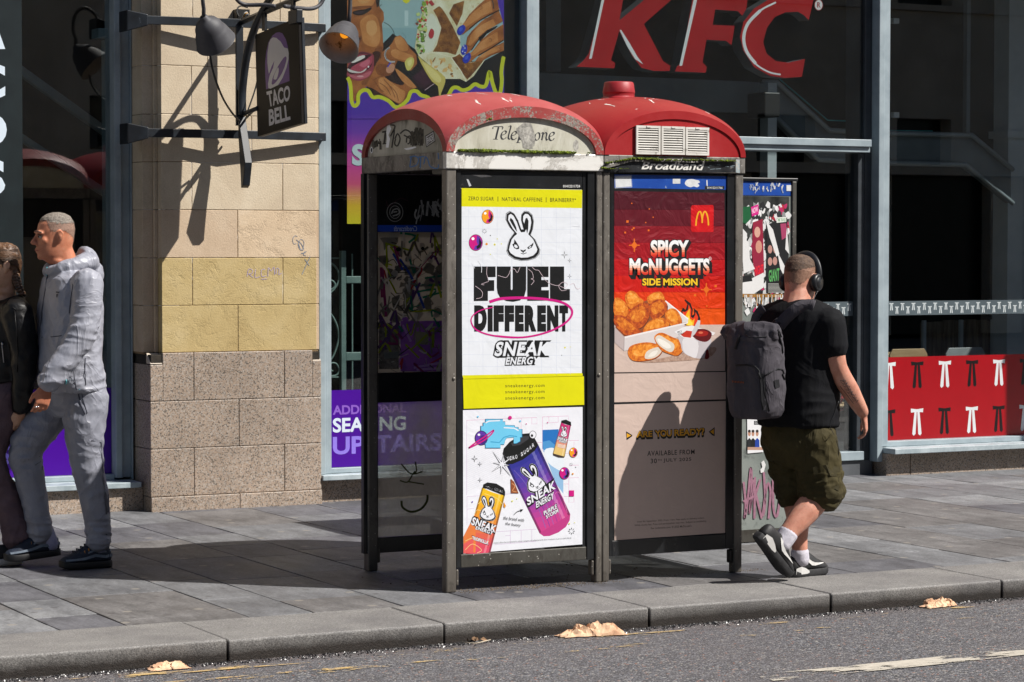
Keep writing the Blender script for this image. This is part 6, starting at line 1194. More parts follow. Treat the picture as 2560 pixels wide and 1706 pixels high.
kn = [LL[2], RL[2]]; ank = [LL[-1], RL[-1]]
def fold2(p, n):
    d = .0055*ridge(p, (7, 6, 7), 12)+.003*ridge(p, (16, 14, 15), 17)
    for c, r, a, s_ in ((kn[0], .14, .008, (8, 8, 20)), (kn[1], .16, .010, (9, 9, 20)), (ank[0], .12, .010, (8, 8, 30)), (ank[1], .12, .009, (8, 8, 30)), (m1(300, 830, 12.6), .18, .009, (10, 10, 14))): d += a*math.exp(-((p-c).length/r)**2)*ridge(p, s_, 3)
    return d
to = organic('trousers', b, tr, man, .0055, 6, fold2)
b = MB()
L_ = onto(to, [m1(x, y, 12.4) for x, y in ((436, 1130), (446, 1200), (452, 1300), (450, 1395))]); L2 = onto(to, [m1(x, y, 12.4) for x, y in ((452, 1150), (464, 1220), (466, 1300), (458, 1395))]); L3 = [(a+c)/2 for a, c in zip(L_, L2)]
for a, c in ((L_, L2),):
    for i in range(3): b.poly([a[i], a[i+1], c[i+1], c[i]])
b.tube(onto(to, [m1(x, y, 12.4) for x, y in ((440, 1130), (432, 1000), (390, 992))]), .002, 5); b.tube(onto(to, [m1(x, y, 12.4) for x, y in ((334, 795), (345, 840), (362, 880))], .002), .0035, 5); b.tube(onto(to, [m1(x, y, 12.4) for x, y in ((348, 790), (358, 830), (372, 876))], .002), .0022, 5)
for i in range(3): b.tube(onto(to, [m1(x, y, 12.4) for x, y in ((120+i*30, 1075+i*22), (170+i*6, 1060+i*20))]), .0015, 4)
b.build('seam', jd, man, recalc=False)
b = MB(); rc = m1(158, 848, 12.43); b.tube([rc+Vector((.011*math.cos(a), .011*math.sin(a), .002*math.cos(a))) for a in [i*math.pi/5 for i in range(11)]], .003, 6); b.build('ring', mat('silver', '#c9c9cc', rough=.2, metal=1), man)
su, ss, sg_, so_ = cloth('shoe_navy', '#1b2230', '#28303f', .6, 200), mat('shoe_sole_black', '#0d0e11', rough=.6), mat('shoe_grey', '#5d6876', '#74808c', scale=20, rough=.6), mat('shoe_orange', '#a8702a', rough=.6)
wave = [(sg_, [[(.0, .056, .072), (.15, .052, .066), (.35, .060, .076), (.55, .048, .062), (.75, .046, .056), (.92, .044, .054)], [(.02, .084, .094), (.2, .078, .090), (.38, .088, .100), (.5, .078, .086)]])]
h1, t1 = m1(474, 1528, 12.58), m1(254, 1530, 12.58); h1.z = t1.z = 0.004; shoe('shoe', man, h1, t1, Zv, [su, ss, sg_], wave, .105, 1.12)
h2, t2 = m1(256, 1478, 12.80), m1(20, 1512, 12.80); shoe('shoe', man, h2, t2, Zv, [su, ss, sg_], wave, .105, 1.12)
b = MB()
for (H_, T_) in ((h1, t1), (h2, t2)):
    d = (T_-H_)
    for i in range(5):
        c = H_+d*(.40+i*.075)+Vector((0, 0, .128-i*.011)); b.tube([c+Vector((0, -.030, -.012)), c+Vector((0, -.012, .006)), c+Vector((-.01, .012, .007)), c+Vector((0, .03, -.01))], .0035, 6, 0); b.tube([c+Vector((0, -.036, -.026)), c+Vector((0, -.030, -.012))], .004, 6, 1)
b.build('shoe_laces', [su, so_], man)
b = MB(); limb(b, [m1(190, 1370, 12.79), m1(208, 1410, 12.79), m1(218, 1440, 12.79)], [.045, .042, .04]); limb(b, [m1(418, 1410, 12.57), m1(424, 1450, 12.57)], [.042, .04]); b.build('sock', mat('sock_lilac', '#8f8fae', '#a5a5c0', scale=20, rough=.9), man)
# ---------------------------------------------------------------- woman at the left edge, half out of the picture
W0 = 12.98; wom = person(tuple(m1(20, 1450, W0).to_2d().to_3d()), 'woman with a plaited ponytail, black leather jacket and mauve trousers at the left edge')
sk2 = skin_mat('skin_fair', '#b3866c', '#c49a80', '#d0ab92'); hw = Head(m1(6, 342, W0), (-1, .05, 0), Zv, .97)
b = MB(); hw.add(b); limb(b, [m1(30, 320, W0), m1(26, 380, W0), m1(16, 430, W0)], [.050, .052, .06])
T2 = [(20, 395, .06, .09), (20, 412, .09, .15), (22, 440, .115, .185), (24, 500, .125, .195), (22, 600, .12, .185), (18, 690, .125, .18), (16, 735, .125, .18)]
torso(b, T2[1:], W0, -.03)
wl_, wr_ = [m1(70, 445, W0-.19), m1(92, 540, W0-.21), m1(104, 650, W0-.21), m1(98, 760, W0-.20), m1(86, 850, W0-.19)], [m1(-10, 445, W0+.19), m1(-5, 560, W0+.21), m1(-10, 660, W0+.21), m1(-60, 740, W0+.19), m1(-100, 800, W0+.18)]
for A_ in (wl_, wr_): limb(b, A_, [.045, .04, .036, .032, .026])
hand(b, m1(84, 862, W0-.19), Vector((.05, .25, -1)), (.1, -1, 0), (-1, 0, 0), .9, (.5, .5, .6, .6)); hand(b, m1(-112, 815, W0+.18), Vector((-.7, 0, -.7)), (0, 1, 0), (0, 0, 1), .9)
lg1, lg2 = [m1(25, 790, W0-.09), m1(0, 920, W0-.09), m1(-35, 1060, W0-.09), m1(15, 1200, W0-.09), m1(62, 1320, W0-.09), m1(78, 1400, W0-.09)], [m1(-20, 790, W0+.09), m1(-70, 920, W0+.09), m1(-130, 1060, W0+.09), m1(-150, 1200, W0+.09), m1(-170, 1320, W0+.09), m1(-180, 1400, W0+.09)]
for A_ in (lg1, lg2): limb(b, A_, [.078, .066, .05, .044, .036, .032])
organic('body', b, sk2, wom, .0055, 5); hw.face(wom, mat('lip_rose', '#a85f5a', rough=.45), mat('brow_brown', '#4a3526', rough=.8))
hb = mat('hair_brown', '#33241a', '#6b4d36', scale=26, rough=.45, bump=.6, bscale=60, stretch=(.2, 1, 1.6), c3='#8f6c4e', s3=40, lo3=.6, hi3=.75)
hw.hair('hair', hb, wom, lambda a: .165-.05*min(1, max(0, (a-.8)/.5))-.09*max(0, (a-1.7)/1.4), lift=.006)
def on_head(h, a, z, g):
    for i in range(len(HEAD)-1):
        if HEAD[i][0] <= z <= HEAD[i+1][0]: t = (z-HEAD[i][0])/(HEAD[i+1][0]-HEAD[i][0]); cx, d, w_ = [HEAD[i][j]*(1-t)+HEAD[i+1][j]*t for j in (1, 2, 3)]; return h.P(cx+(d+g)*math.cos(a), (w_+g)*math.sin(a), z+g*.4)
b = MB(); rnd = random.Random(11)
for i in range(420):
    sd = rnd.choice((-1, 1)); a0 = rnd.uniform(.05, 1.5); z0 = .215-.075*(a0/1.5)**1.5+rnd.uniform(-.004, .010); z1 = rnd.uniform(.05, .12); g = rnd.uniform(.006, .012); P_ = []
    for k in range(9): t = k/8; P_.append(on_head(hw, sd*(a0+(3.05-a0)*t), min(.232, z0+(z1-z0)*t**1.3+.030*math.sin(t*3.1)*(1-a0/1.8)), g+.003*math.sin(t*3.1)))
    b.tube(P_, [.0022]*8+[.001], 4, 0, False)
b.build('hair_strands', hb, wom)
b = MB(); pl = [m1(58, 275, W0-.03), m1(66, 300, W0-.04), m1(74, 325, W0-.05), m1(84, 348, W0-.06), m1(98, 372, W0-.07)]
for i, p_ in enumerate(spline(pl, 4)): b.ball(p_+Vector((.010*(-1)**i, .006*(-1)**i, 0)), .024-.0007*i, 0, 10, (1, .9, .75))
b.build('plait', hb, wom)
lea = NT('black_leather'); n_ = lea.noise(9, 6, .6, .8); lea.color(lea.ramp(n_, [(.3, '#050507'), (.7, '#0d0d10')])); lea.rough(lea.ramp(n_, [(.3, .34), (.7, .55)])); lea.set(Specular_IOR_Level=.3); lea.bump(lea.noise(32, 5, .6, 1), .35, .008)
b = MB(); torso(b, T2, W0); limb(b, wl_, [.076, .072, .066, .056, .046]); limb(b, wr_, [.07, .066, .06, .052, .045]); b.tube([m1(18, 405, W0)+X*(-.085*math.cos(a))+Yv*(.09*math.sin(a))+Zv*(-.02*math.cos(a)) for a in [2*math.pi*i/16 for i in range(17)]], .026, 9); b.ball(m1(72, 432, W0-.15), .06, 0, 10)
jw = organic('jacket', b, lea.m, wom, .0075, 4, lambda p, n: .008*ridge(p, (7, 7, 8), 22)+.004*ridge(p, (16, 16, 18), 26))
b = MB(); sv = mat('zip_silver', '#a8a8ac', rough=.3, metal=.8); b.tube(onto(jw, [m1(x, y, 12.8) for x, y in ((8, 572), (10, 600), (16, 660))], .004), .003, 6); b.ball(onto(jw, [m1(10, 580, 12.8)], .006)[0], .007, 0, 8); b.build('pocket_zip', sv, wom)
b = MB(); b.tube(onto(jw, [m1(x, y, 12.8) for x, y in ((30, 400), (55, 425), (70, 438))], .002), .003, 6); b.tube(onto(jw, [m1(x, y, 12.8) for x, y in ((62, 436), (70, 520), (76, 620), (72, 700))], .002), .0025, 6); b.build('seam', lea.m, wom)
mv = cloth('mauve_trousers', '#4f3f46', '#66545b', .8, 240, .3); b = MB(); b.rings([ell(m1(12, y, W0), X*dp, Yv*lt, 26) for y, dp, lt in ((715, .11, .16), (770, .12, .165), (830, .11, .155), (860, .08, .12))])
limb(b, lg1, [.10, .084, .066, .064, .078, .088]); limb(b, lg2, [.10, .084, .066, .064, .078, .088]); organic('trousers', b, mv, wom, .0075, 4, lambda p, n: .008*ridge(p, (9, 9, 5), 31)+.005*ridge(p, (12, 12, 22), 34)*(1 if p.z < .45 else .3))
h3, t3 = m1(95, 1448, W0-.09), m1(-110, 1448, W0-.09); h3.z = t3.z = .005; sws = mat('sole_white', '#c9c6c2', rough=.6); shoe('shoe', wom, h3, t3, Zv, [mat('shoe_black', '#101013', '#1c1c20', scale=20, rough=.7), sws], None, .085); h4, t4 = m1(-150, 1440, W0+.09), m1(-340, 1440, W0+.09); h4.z = t4.z = .005; shoe('shoe', wom, h4, t4, Zv, [mat('shoe_black', '#101013'), sws], None, .085)
# ---------------------------------------------------------------- man with backpack and headphones, walking away to the right
n1 = lambda x, y, Y: F(1780+x*.548, 620+y*.548, Y); HDG = R(22); fw2 = Vector((math.cos(HDG), math.sin(HDG), 0)); lt2 = Vector((-fw2.y, fw2.x, 0)); K0 = 10.58
man2 = person(tuple(n1(430, 1500, K0).to_2d().to_3d()), 'man in black T-shirt, olive shorts, headphones and grey backpack, walking away')
sk3 = skin_mat('skin_pale', '#b47a66', '#c88f7a', '#d3a08c')
h_ = Head(n1(392, 252, K0), Vector((math.cos(R(26)), math.sin(R(26)), 0)), Vector((math.cos(R(26))*.22, math.sin(R(26))*.22, 1)), 1.03)
b = MB(); h_.add(b); limb(b, [n1(398, 190, K0), n1(388, 240, K0-.01), n1(380, 300, K0-.02)], [.070, .074, .085])
T3 = [(388, 240, .07, .095), (386, 256, .09, .155), (386, 285, .12, .215), (386, 330, .138, .238), (384, 420, .150, .236), (386, 520, .158, .218), (390, 620, .166, .205), (392, 720, .168, .20), (394, 806, .164, .196)]
torso(b, T3[1:], K0, -.02, fw2, lt2, n1)
ra = [n1(528, 336, K0-.19), n1(548, 430, K0-.205), n1(572, 545, K0-.21), n1(632, 655, K0-.19), n1(688, 752, K0-.16)]; la = [n1(258, 320, K0+.19), n1(235, 440, K0+.22), n1(215, 560, K0+.22), n1(240, 650, K0+.26), n1(280, 720, K0+.30)]
limb(b, ra, [.062, .064, .050, .048, .031]); limb(b, la, [.060, .060, .05, .046, .031])
hand(b, n1(692, 766, K0-.155), n1(703, 850, K0-.15)-n1(692, 766, K0-.155), (.75, -.6, .2), (.6, .75, 0), .92, (.45, .6, .7, .8)); hand(b, n1(286, 735, K0+.31), Vector((.3, .1, -1)), lt2, fw2, .95)
rl = [n1(452, 860, K0-.09), n1(478, 985, K0-.10), n1(496, 1110, K0-.11), n1(430, 1200, K0-.12), n1(360, 1285, K0-.13), n1(325, 1330, K0-.13)]; ll = [n1(350, 860, K0+.07), n1(358, 1000, K0+.06), n1(372, 1135, K0+.03), n1(392, 1230, K0+.01), n1(398, 1330, K0-.01), n1(402, 1415, K0-.01)]
limb(b, rl, [.10, .088, .068, .069, .050, .042]); limb(b, ll, [.10, .088, .062, .060, .043, .038])
bo = organic('body', b, sk3, man2, .0052, 5); h_.face(man2, mat('lip_rose', '#a85f5a'), mat('brow_brown', '#4a3526'))
hz = mat('hair_cropped', '#46342a', '#5f4939', scale=60, rough=.75, bump=.8, bscale=220); hf = mat('hair_faded', '#7d5a48', '#94705c', scale=90, rough=.7, bump=.4, bscale=240)
h_.hair('hair_fade', hf, man2, lambda a: .170-.085*sm_(a, 1.2, 2.4), lift=.0006); h_.hair('hair', hz, man2, lambda a: .188-.05*sm_(a, 1.4, 3.0), lift=.0016)
strands('hair_strands', h_, mat('hair_brown_short', '#35261c', '#664c39', scale=300, rough=.6), man2, lambda a, z: (.10+.9*sm_(z, .12, .185))*sm_(z, .165-.11*sm_(a, 1.2, 2.2), .185-.09*sm_(a, 1.2, 2.2)), 17000, .0065, .0006, (-.3, 0, .1))
ts = cloth('black_cotton', '#0a0b0e', '#121318', .85, 260, .16, .2)
b = MB(); torso(b, T3, K0, .008, fw2, lt2, n1); limb(b, [ra[0], n1(540, 390, K0-.20), n1(545, 452, K0-.205)], [.083, .080, .080]); limb(b, [la[0], n1(242, 400, K0+.21), n1(234, 450, K0+.22)], [.085, .088, .09])
te = organic('t_shirt', b, ts, man2, .007, 5, lambda p, n: .006*ridge(p, (6, 6, 3.5), 41)+.002*ridge(p, (14, 14, 9), 43)+.008*math.exp(-((p.z-n1(400, 740, K0).z)/.12)**2)*ridge(p, (6, 6, 15), 45))
ol = cloth('olive_twill', '#312c18', '#433c22', .85, 260, .4, .25); b = MB(); b.rings([ell(n1(x, y, K0), fw2*dp, lt2*lt, 28) for x, y, dp, lt in ((392, 770, .150, .185), (394, 830, .162, .195), (396, 900, .165, .20), (398, 960, .13, .18), (398, 1000, .09, .14))])
limb(b, [rl[0], n1(478, 975, K0-.10), n1(494, 1075, K0-.11), n1(500, 1120, K0-.11)], [.125, .118, .108, .110]); limb(b, [ll[0], n1(360, 990, K0+.06), n1(370, 1075, K0+.04), n1(372, 1120, K0+.03)], [.12, .108, .092, .09])
sh = organic('cargo_shorts', b, ol, man2, .0068, 4, lambda p, n: .007*ridge(p, (9, 9, 7), 51)+.004*ridge(p, (18, 18, 16), 53)+.009*(1 if p.z < .55 else 0)*ridge(p, (7, 7, 24), 55))
b = MB(); pk_ = onto(sh, [n1(x, y, 10.2) for x, y in ((458, 1000), (520, 990), (585, 1000), (586, 1045), (540, 1040), (470, 1052))], .006); b.poly(pk_); pk2 = onto(sh, [n1(x, y, 10.2) for x, y in ((500, 1052), (580, 1046), (578, 1110), (560, 1100))], .004); b.poly(pk2)
for L_ in (((520, 880), (545, 850), (552, 815)), ((300, 850), (300, 840), (430, 835)), ((432, 800), (430, 900), (425, 980)), ((240, 860), (250, 920), (285, 985))): b.tube(onto(sh, [n1(x, y, 10.2) for x, y in L_], .001), .003, 5)
o = b.build('pocket_flap', cloth('olive_dark', '#2b2715', '#3b351e', .85), man2); k = o.modifiers.new('t', 'SOLIDIFY'); k.thickness = .004
# forearm tattoo
b = MB()
for i in range(15):
    t_ = i/14; x, y = 588+58*t_, 610+92*t_; q = onto(bo, [n1(x-4, y-3, 10.2), n1(x+12+(i % 3)*5, y-7-(i % 2)*6, 10.2), n1(x+11, y+3, 10.2)], .0008); b.tube(q, .0016, 4)
b.tube(onto(bo, [n1(585+60*i/8, 632+78*i/8, 10.2) for i in range(9)], .0008), .0016, 4); b.build('tattoo', mat('tattoo_ink', '#2b2a31', rough=.6), man2)
# socks and shoes
b = MB(); limb(b, [n1(348, 1302, K0-.13), n1(330, 1330, K0-.13), n1(314, 1352, K0-.13)], [.052, .050, .048]); limb(b, [n1(400, 1388, K0-.01), n1(404, 1425, K0-.01)], [.047, .046]); b.build('sock', mat('sock_white', '#b5b2bd', '#cdcad4', scale=30, rough=.9, bump=.3, bscale=120), man2)
kb, kw, ks = mat('trainer_black', '#0e0e10', '#1a1a1d', scale=16, rough=.6, bump=.2, bscale=120), mat('trainer_white', '#c9c8c6', rough=.5), mat('trainer_sole', '#17171a', '#2a2a2c', scale=30, rough=.7)
swoosh = (kw, [[(.30, .052, .055), (.38, .046, .054), (.48, .046, .060), (.60, .052, .066), (.70, .058, .064)], [(.10, .030, .046), (.2, .030, .05), (.32, .030, .04)]])
tick = [(kw, [[(.30, .094, .099), (.38, .070, .092), (.45, .056, .078), (.53, .054, .070), (.64, .058, .067), (.78, .062, .065)], [(.05, .016, .046), (.16, .012, .056), (.28, .014, .046), (.38, .02, .03)]])]
h5, t5 = n1(352, 1506, K0-.01), n1(512, 1500, K0+.06); h5.z = t5.z = .004; shoe('shoe', man2, h5, t5, Zv, [kb, ks], tick, .11, 1.15)
h6, t6 = n1(196, 1318, K0-.15), n1(338, 1512, K0-.09); t6.z = max(t6.z, .006); shoe('shoe', man2, h6, t6, (n1(330, 1330, K0-.13)-n1(196, 1318, K0-.15)), [kb, ks], tick, .11, 1.12)
b = MB(); c = n1(372, 1442, K0-.075); bk = (h5-t5).normalized(); a_ = bk.cross(Zv); b.poly([c+bk*.030+a_*(.026*math.cos(t))+Zv*(.030*math.sin(t)) for t in [i*math.pi/8 for i in range(16)]]); b.build('heel_badge', kw, man2)
# headphones and cable
hp_ = thing('headphones', tuple(h_.P(0, 0, .2)), 'black over-ear headphones worn by the man with the backpack', 'headphones'); mb_ = mat('headphone_black', '#101114', '#191a1e', scale=9, rough=.4)
b = MB(); b.tube([h_.P(.0+.012, (.093*math.cos(a)),   .125+.128*math.sin(a)) for a in [math.pi*i/20 for i in range(21)]], .012, 8, flat=(1.5, .5)); b.build('headband', mb_, hp_)
for e in (-1, 1):
    b = MB(); b.lathe([(.001, -.012), (.038, -.012), (.046, -.006), (.047, .010), (.041, .022), (.033, .024), (.030, .022), (.028, .026), (.001, .027)], h_.P(.006, e*.082, .105), h_.l*e, 24); b.build('ear_cup', mb_, hp_)
b = MB(); b.tube(spline([h_.P(.012, -.10, .07), n1(462, 240, K0-.1), n1(476, 262, K0-.12)], 4), .0022, 5); b.tube(spline([n1(578, 700, K0-.20), n1(556, 760, K0-.2), n1(538, 810, K0-.2), n1(560, 860, K0-.2), n1(578, 920, K0-.2), n1(570, 960, K0-.2), n1(530, 985, K0-.2)], 5), .0022, 5); b.build('cord', mb_, hp_)
# backpack
bp = thing('backpack', tuple(n1(200, 760, K0)), 'dark grey roll-top backpack on the back of the headphone man', 'backpack'); rt2 = -lt2
gy = cloth('grey_canvas', '#3a373d', '#524f55', .9, 330, .45, .2, (1, 1, .25)); gd = cloth('charcoal_trim', '#17171a', '#222226', .8)
BC = lambda y: n1(200+(y-560)*.02, y, K0-.065)
b = MB(); b.rings([ell(BC(y), fw2*dp, rt2*lt, 36, .62) for y, dp, lt in ((776, .06, .09), (768, .088, .112), (740, .104, .126), (660, .112, .134), (560, .112, .134), (470, .104, .132), (410, .094, .132), (380, .080, .132), (362, .05, .13))])
tp = n1(182, 392, K0-.065); b.tube([tp-rt2*.165+Zv*.0, tp-rt2*.08+Zv*.012, tp+Zv*.006-fw2*.02, tp+rt2*.08+Zv*.012, tp+rt2*.150+Zv*.012], [.032, .046, .050, .046, .034], 14)
def foldb(p, n): return .005*ridge(p, (8, 8, 7), 61)+.003*ridge(p, (18, 18, 16), 63)+.006*math.exp(-((p.z-BC(400).z)/.06)**2)*ridge(p, (9, 9, 26), 65)
pk3 = organic('pack_body', b, gy, bp, .0065, 4, foldb)
b = MB()
for L_, r in ((((60, 540), (110, 536), (160, 534), (198, 542), (214, 560), (222, 620), (226, 700), (232, 735)), .005), (((232, 590), (262, 570), (300, 552), (322, 556), (328, 575)), .0045), (((300, 372), (306, 400), (318, 440), (322, 480)), .006), (((130, 400), (118, 430), (108, 462)), .009), (((150, 395), (170, 408), (200, 410), (250, 404)), .003), (((236, 600), (240, 660), (262, 745)), .003)): b.tube(onto(pk3, [n1(x, y, 10.1) for x, y in L_], .001), r, 6)
for x, y in ((212, 570), (322, 575), (306, 380)): q = onto(pk3, [n1(x, y, 10.1), n1(x+10, y+26, 10.1)], .007); b.tube(q, .004, 6)
q = onto(pk3, [n1(x, y, 10.1) for x, y in ((284, 604), (306, 600), (310, 636), (290, 642))], .006); b.poly(q)
b.build('zip', gd, bp); b = MB(); q = onto(pk3, [n1(x, y, 10.1) for x, y in ((222, 575), (236, 575), (256, 745), (228, 740))], .003); b.poly(q); b.build('side_panel', gd, bp)
b = MB()
for i, x in enumerate((92, 99, 106, 113, 120, 127, 134, 141)): b.tube(onto(pk3, [n1(x, 606+i*.6, 10.1), n1(x+3, 614+i*.6, 10.1)], .0025), .0022, 4)
b.build('maker_mark', mat('orange_thread', '#a85a34', rough=.8), bp)
def strap(name, L_, wd, m, Yc, o, bulge=.012):
    P_ = spline(onto(o, L_, bulge), 5); b = MB(); rows = []
    for i, p_ in enumerate(P_):
        t = (P_[min(i+1, len(P_)-1)]-P_[max(i-1, 0)]).normalized(); s = t.cross((Vector((0, 0, EYE))-p_).normalized()).normalized(); rows.append([p_+s*wd/2, p_, p_-s*wd/2])
    b.rings(rows, 0, cap=False, closed=False); q = b.build(name, m, bp); k = q.modifiers.new('t', 'SOLIDIFY'); k.thickness = .012; k.offset = -1; return q
strap('shoulder_strap', [n1(x, y, K0) for x, y in ((306, 356), (336, 322), (368, 292), (404, 270), (440, 262), (466, 268))], .062, gy, K0, te); strap('shoulder_strap', [n1(x, y, K0) for x, y in ((196, 362), (206, 320), (222, 292), (242, 276))], .055, gy, K0, te)
b = MB(); b.tube(onto(te, [n1(310, 350, K0), n1(296, 330, K0), n1(280, 345, K0)], .02), .012, 8); b.build('grab_loop', gd, bp)

# ================================================================== HANGING SIGN AND ITS LAMPS
m_iron = mat('black_iron', '#10141a', '#1d242c', scale=9, rough=.45, c3='#4a545e', s3=30, lo3=.66, hi3=.74)
m_lampb = mat('lamp_grey', '#35353a', '#434348', scale=8, rough=.6)
z3 = lambda x, y: (300+x*.2296, y*.2296)
SX = 5.88; s3 = lambda x, y, X=SX: S(*z3(x, y), X); f3 = lambda x, y, Y: F(*z3(x, y), Y)
br = thing('sign_bracket', (5.86, 14.9, 2.7), 'black iron bracket with two bowed bars across the sandstone pier', 'bracket')
YB = 15.045; YA = 14.985; xl_, xr_, xa_ = F(366, 60, YB).x, F(814, 80, YB).x, F(600, 70, YA).x; px0, px1 = F(589.5, 200, YA-.012).x, F(607.5, 200, YA-.012).x
for zc in ((F(366.6, 60.8, YB).z+F(814, 80.4, YB).z)/2+.027, (F(366.6, 342.1, YB).z+F(813, 353.6, YB).z)/2+.027):
    b = MB()
    for a, c in (((xl_, YB), (xa_, YA)), ((xa_, YA), (xr_, YB))):
        b.prism([(a[0], a[1], zc-.027), (c[0], c[1], zc-.027), (c[0], c[1], zc+.027), (a[0], a[1], zc+.027)], (0, .02, 0))
    b.box(xr_-.012, xr_+.012, YB+.021, 15.13, zc-.026, zc+.026); b.build('cross_bar', m_iron, br, bevel=.003)
    b = MB(); b.prism([(xl_-.115, 15.08, zc-.072), (xl_+.01, YB-.004, zc-.036), (xl_+.01, YB-.004, zc+.036), (xl_-.115, 15.08, zc+.062)], (0, .16, 0)); b.build('wall_block', m_iron, br, bevel=.006)
b = MB(); b.box(px0, px1, YA-.022, YA-.002, F(600, 315, YA).z, F(600, 66, YA).z); pl = [S(340+x*.2296, 280+y*.2296, px0) for x, y in ((1112, 40), (1187, 552), (1175, 680), (1163, 800), (1143, 830), (1138, 700), (1128, 500), (1112, 260))]
b.prism(pl, (px1-px0, 0, 0)); b.build('drop_plate', m_iron, br, bevel=.003)
b = MB(); a, c = s3(1290, 255, 5.885), s3(1950, -25, 5.885); d = (c-a)*.35; b.tube([a, c, c+d], .02, 4); b.build('arm', m_iron, br)
b = MB(); P_ = [s3(x, y, 5.872) for x, y in ((1335, 1250), (1330, 1060), (1345, 860), (1380, 620), (1430, 420), (1500, 230), (1590, 60), (1660, -40))]; P_ = spline(P_, 4)
b.tube(P_, .028, 6, flat=(.5, 1)); b.build('curved_brace', m_iron, br)
b = MB(); b.tube([s3(1310, 1255, 5.88), s3(1500, 1180, 5.88)], .014, 6); b.tube([s3(1360, 1300, 5.91), s3(1500, 1160, 5.91)], .008, 6); b.build('strut', m_iron, br)
sg = thing('hanging_sign', (5.88, 14.3, 2.7), 'black double-sided sign with purple bell emblem reading TACO BELL', 'sign')
m_sb = mat('sign_black', '#14110f', '#1a1613', scale=4, rough=.5, spec=.15); cr = [s3(1470, 380), s3(1940, 185), s3(1975, 1345), s3(1497, 1490)]
b = MB(); b.prism(cr, (.019, 0, 0)); face = b.build('sign_face', m_sb, sg, bevel=.003); b = MB(); b.prism([q+Vector((.0215, 0, 0)) for q in cr], (.02, 0, 0)); b.build('sign_face', m_iron, sg, bevel=.003)
for x in (1573, 1884):
    b = MB(); t_ = s3(x, 90 if x < 1700 else -40, 5.88); k = s3(x, 335 if x < 1700 else 208, 5.88); b.box(5.872, 5.888, t_.y-.025, t_.y+.025, k.z, t_.z); b.build('hanger', m_iron, sg)
p = Print(0, SX); p.ox, p.oy, p.s = 300, 0, .2296; pu, pg_ = ink('#5c2a88', .4), ink('#cfced2', .4)
p.poly([(1592, 975), (1582, 820), (1581, 680), (1594, 560), (1616, 465), (1660, 390), (1700, 358), (1735, 352), (1770, 366), (1806, 430), (1828, 510), (1838, 620), (1846, 884)], pu)
p.poly([(1640, 430), (1665, 408), (1702, 414), (1750, 455), (1788, 520), (1828, 530), (1838, 580), (1836, 645), (1812, 745), (1770, 852), (1722, 928), (1640, 968), (1616, 962), (1612, 915), (1628, 830), (1616, 780), (1605, 680), (1606, 580), (1622, 470)], pg_)
p.poly([(1621, 812), (1650, 728), (1682, 664), (1668, 740), (1640, 800), (1628, 832)], pu); p.poly([(1652, 915), (1656, 880), (1672, 826), (1722, 722), (1782, 632), (1812, 620), (1808, 680), (1766, 795), (1706, 888), (1668, 922)], pu, 2); p.poly([(1672, 856), (1688, 798), (1722, 735), (1728, 786), (1706, 860), (1684, 868)], pg_, 3)
p.text('TACO', [(1594, 1000), (1853, 926), (1852, 1098), (1620, 1170)], pg_, .035); p.text('BELL', [(1620, 1197), (1838, 1138), (1858, 1304), (1624, 1374)], pg_, .035); p.build('emblem', face)
# gooseneck lamps
def lamp(cap, rim, y0, y1, neck, label, lit):
    a, c = f3(*cap, y0), f3(*rim, y1); ax = (c-a).normalized(); l = thing('gooseneck_lamp', tuple(a), label, 'lamp', 'lamps over the hanging sign')
    b = MB(); L_ = (c-a).length; prof = [(.016, -.02), (.024, -.015), (.028, .0), (.042, .012), (.066, .03), (.084, .06), (.090, .085), (.096, .10), (.104, .115), (.122, L_), (.126, L_+.006), (.118, L_+.004), (.098, .115), (.086, .09), (.075, .06), (.03, .03), (.001, .03)]
    b.lathe(prof[:11], a, ax, 28, 0, False); b.lathe(prof[10:], a, ax, 28, 1, False); b.build('lamp_shade', [m_lampb, mat('shade_lining', '#a89e96', '#bdb2a9', scale=9, rough=.5, c3='#4d3b20', s3=14, lo3=.6, hi3=.7)], l)
    if lit:
        b = MB(); b.ball(a+ax*.075, .03, 0, 12); b.build('bulb', emit_mat('bulb_glow', '#ffa022', .6), l)
    b = MB(); b.tube(spline([f3(x, y, yy) for x, y, yy in neck], 6)+[a-ax*.012], .0125, 8); b.build('neck', m_lampb, l)
lamp((918, 205), (1040, 455), 14.22, 14.30, [(1690, 70, 14.1), (1560, 55, 14.15), (1390, 55, 14.2), (1300, 25, 14.2), (1240, -60, 14.2), (1160, -230, 14.2), (1030, -300, 14.2), (930, -220, 14.2), (900, -40, 14.2), (912, 100, 14.22)], 'dark gooseneck lamp left of the hanging sign, seen from behind its shade', False)
q4 = lambda x, y: ((460+x*.21043-300)/.2296, y*.21043/.2296)
lamp(q4(1950, 310), q4(1842, 562), 14.16, 14.06, [(1790, 70, 14.0), (1950, 90, 14.1), (2090, 95, 14.14), (2180, 50, 14.16), (2240, -60, 14.16), (2330, -230, 14.16), (2430, -260, 14.16), (2500, -140, 14.16), (2506, 40, 14.16), (2500, 160, 14.16)], 'dark gooseneck lamp with a lit amber bulb, right of the hanging sign', True)
b = MB(); b.box(5.865, 5.905, 14.02, 14.16, 3.04, 3.12); b.build('lamp_clamp', m_iron, br, bevel=.004)
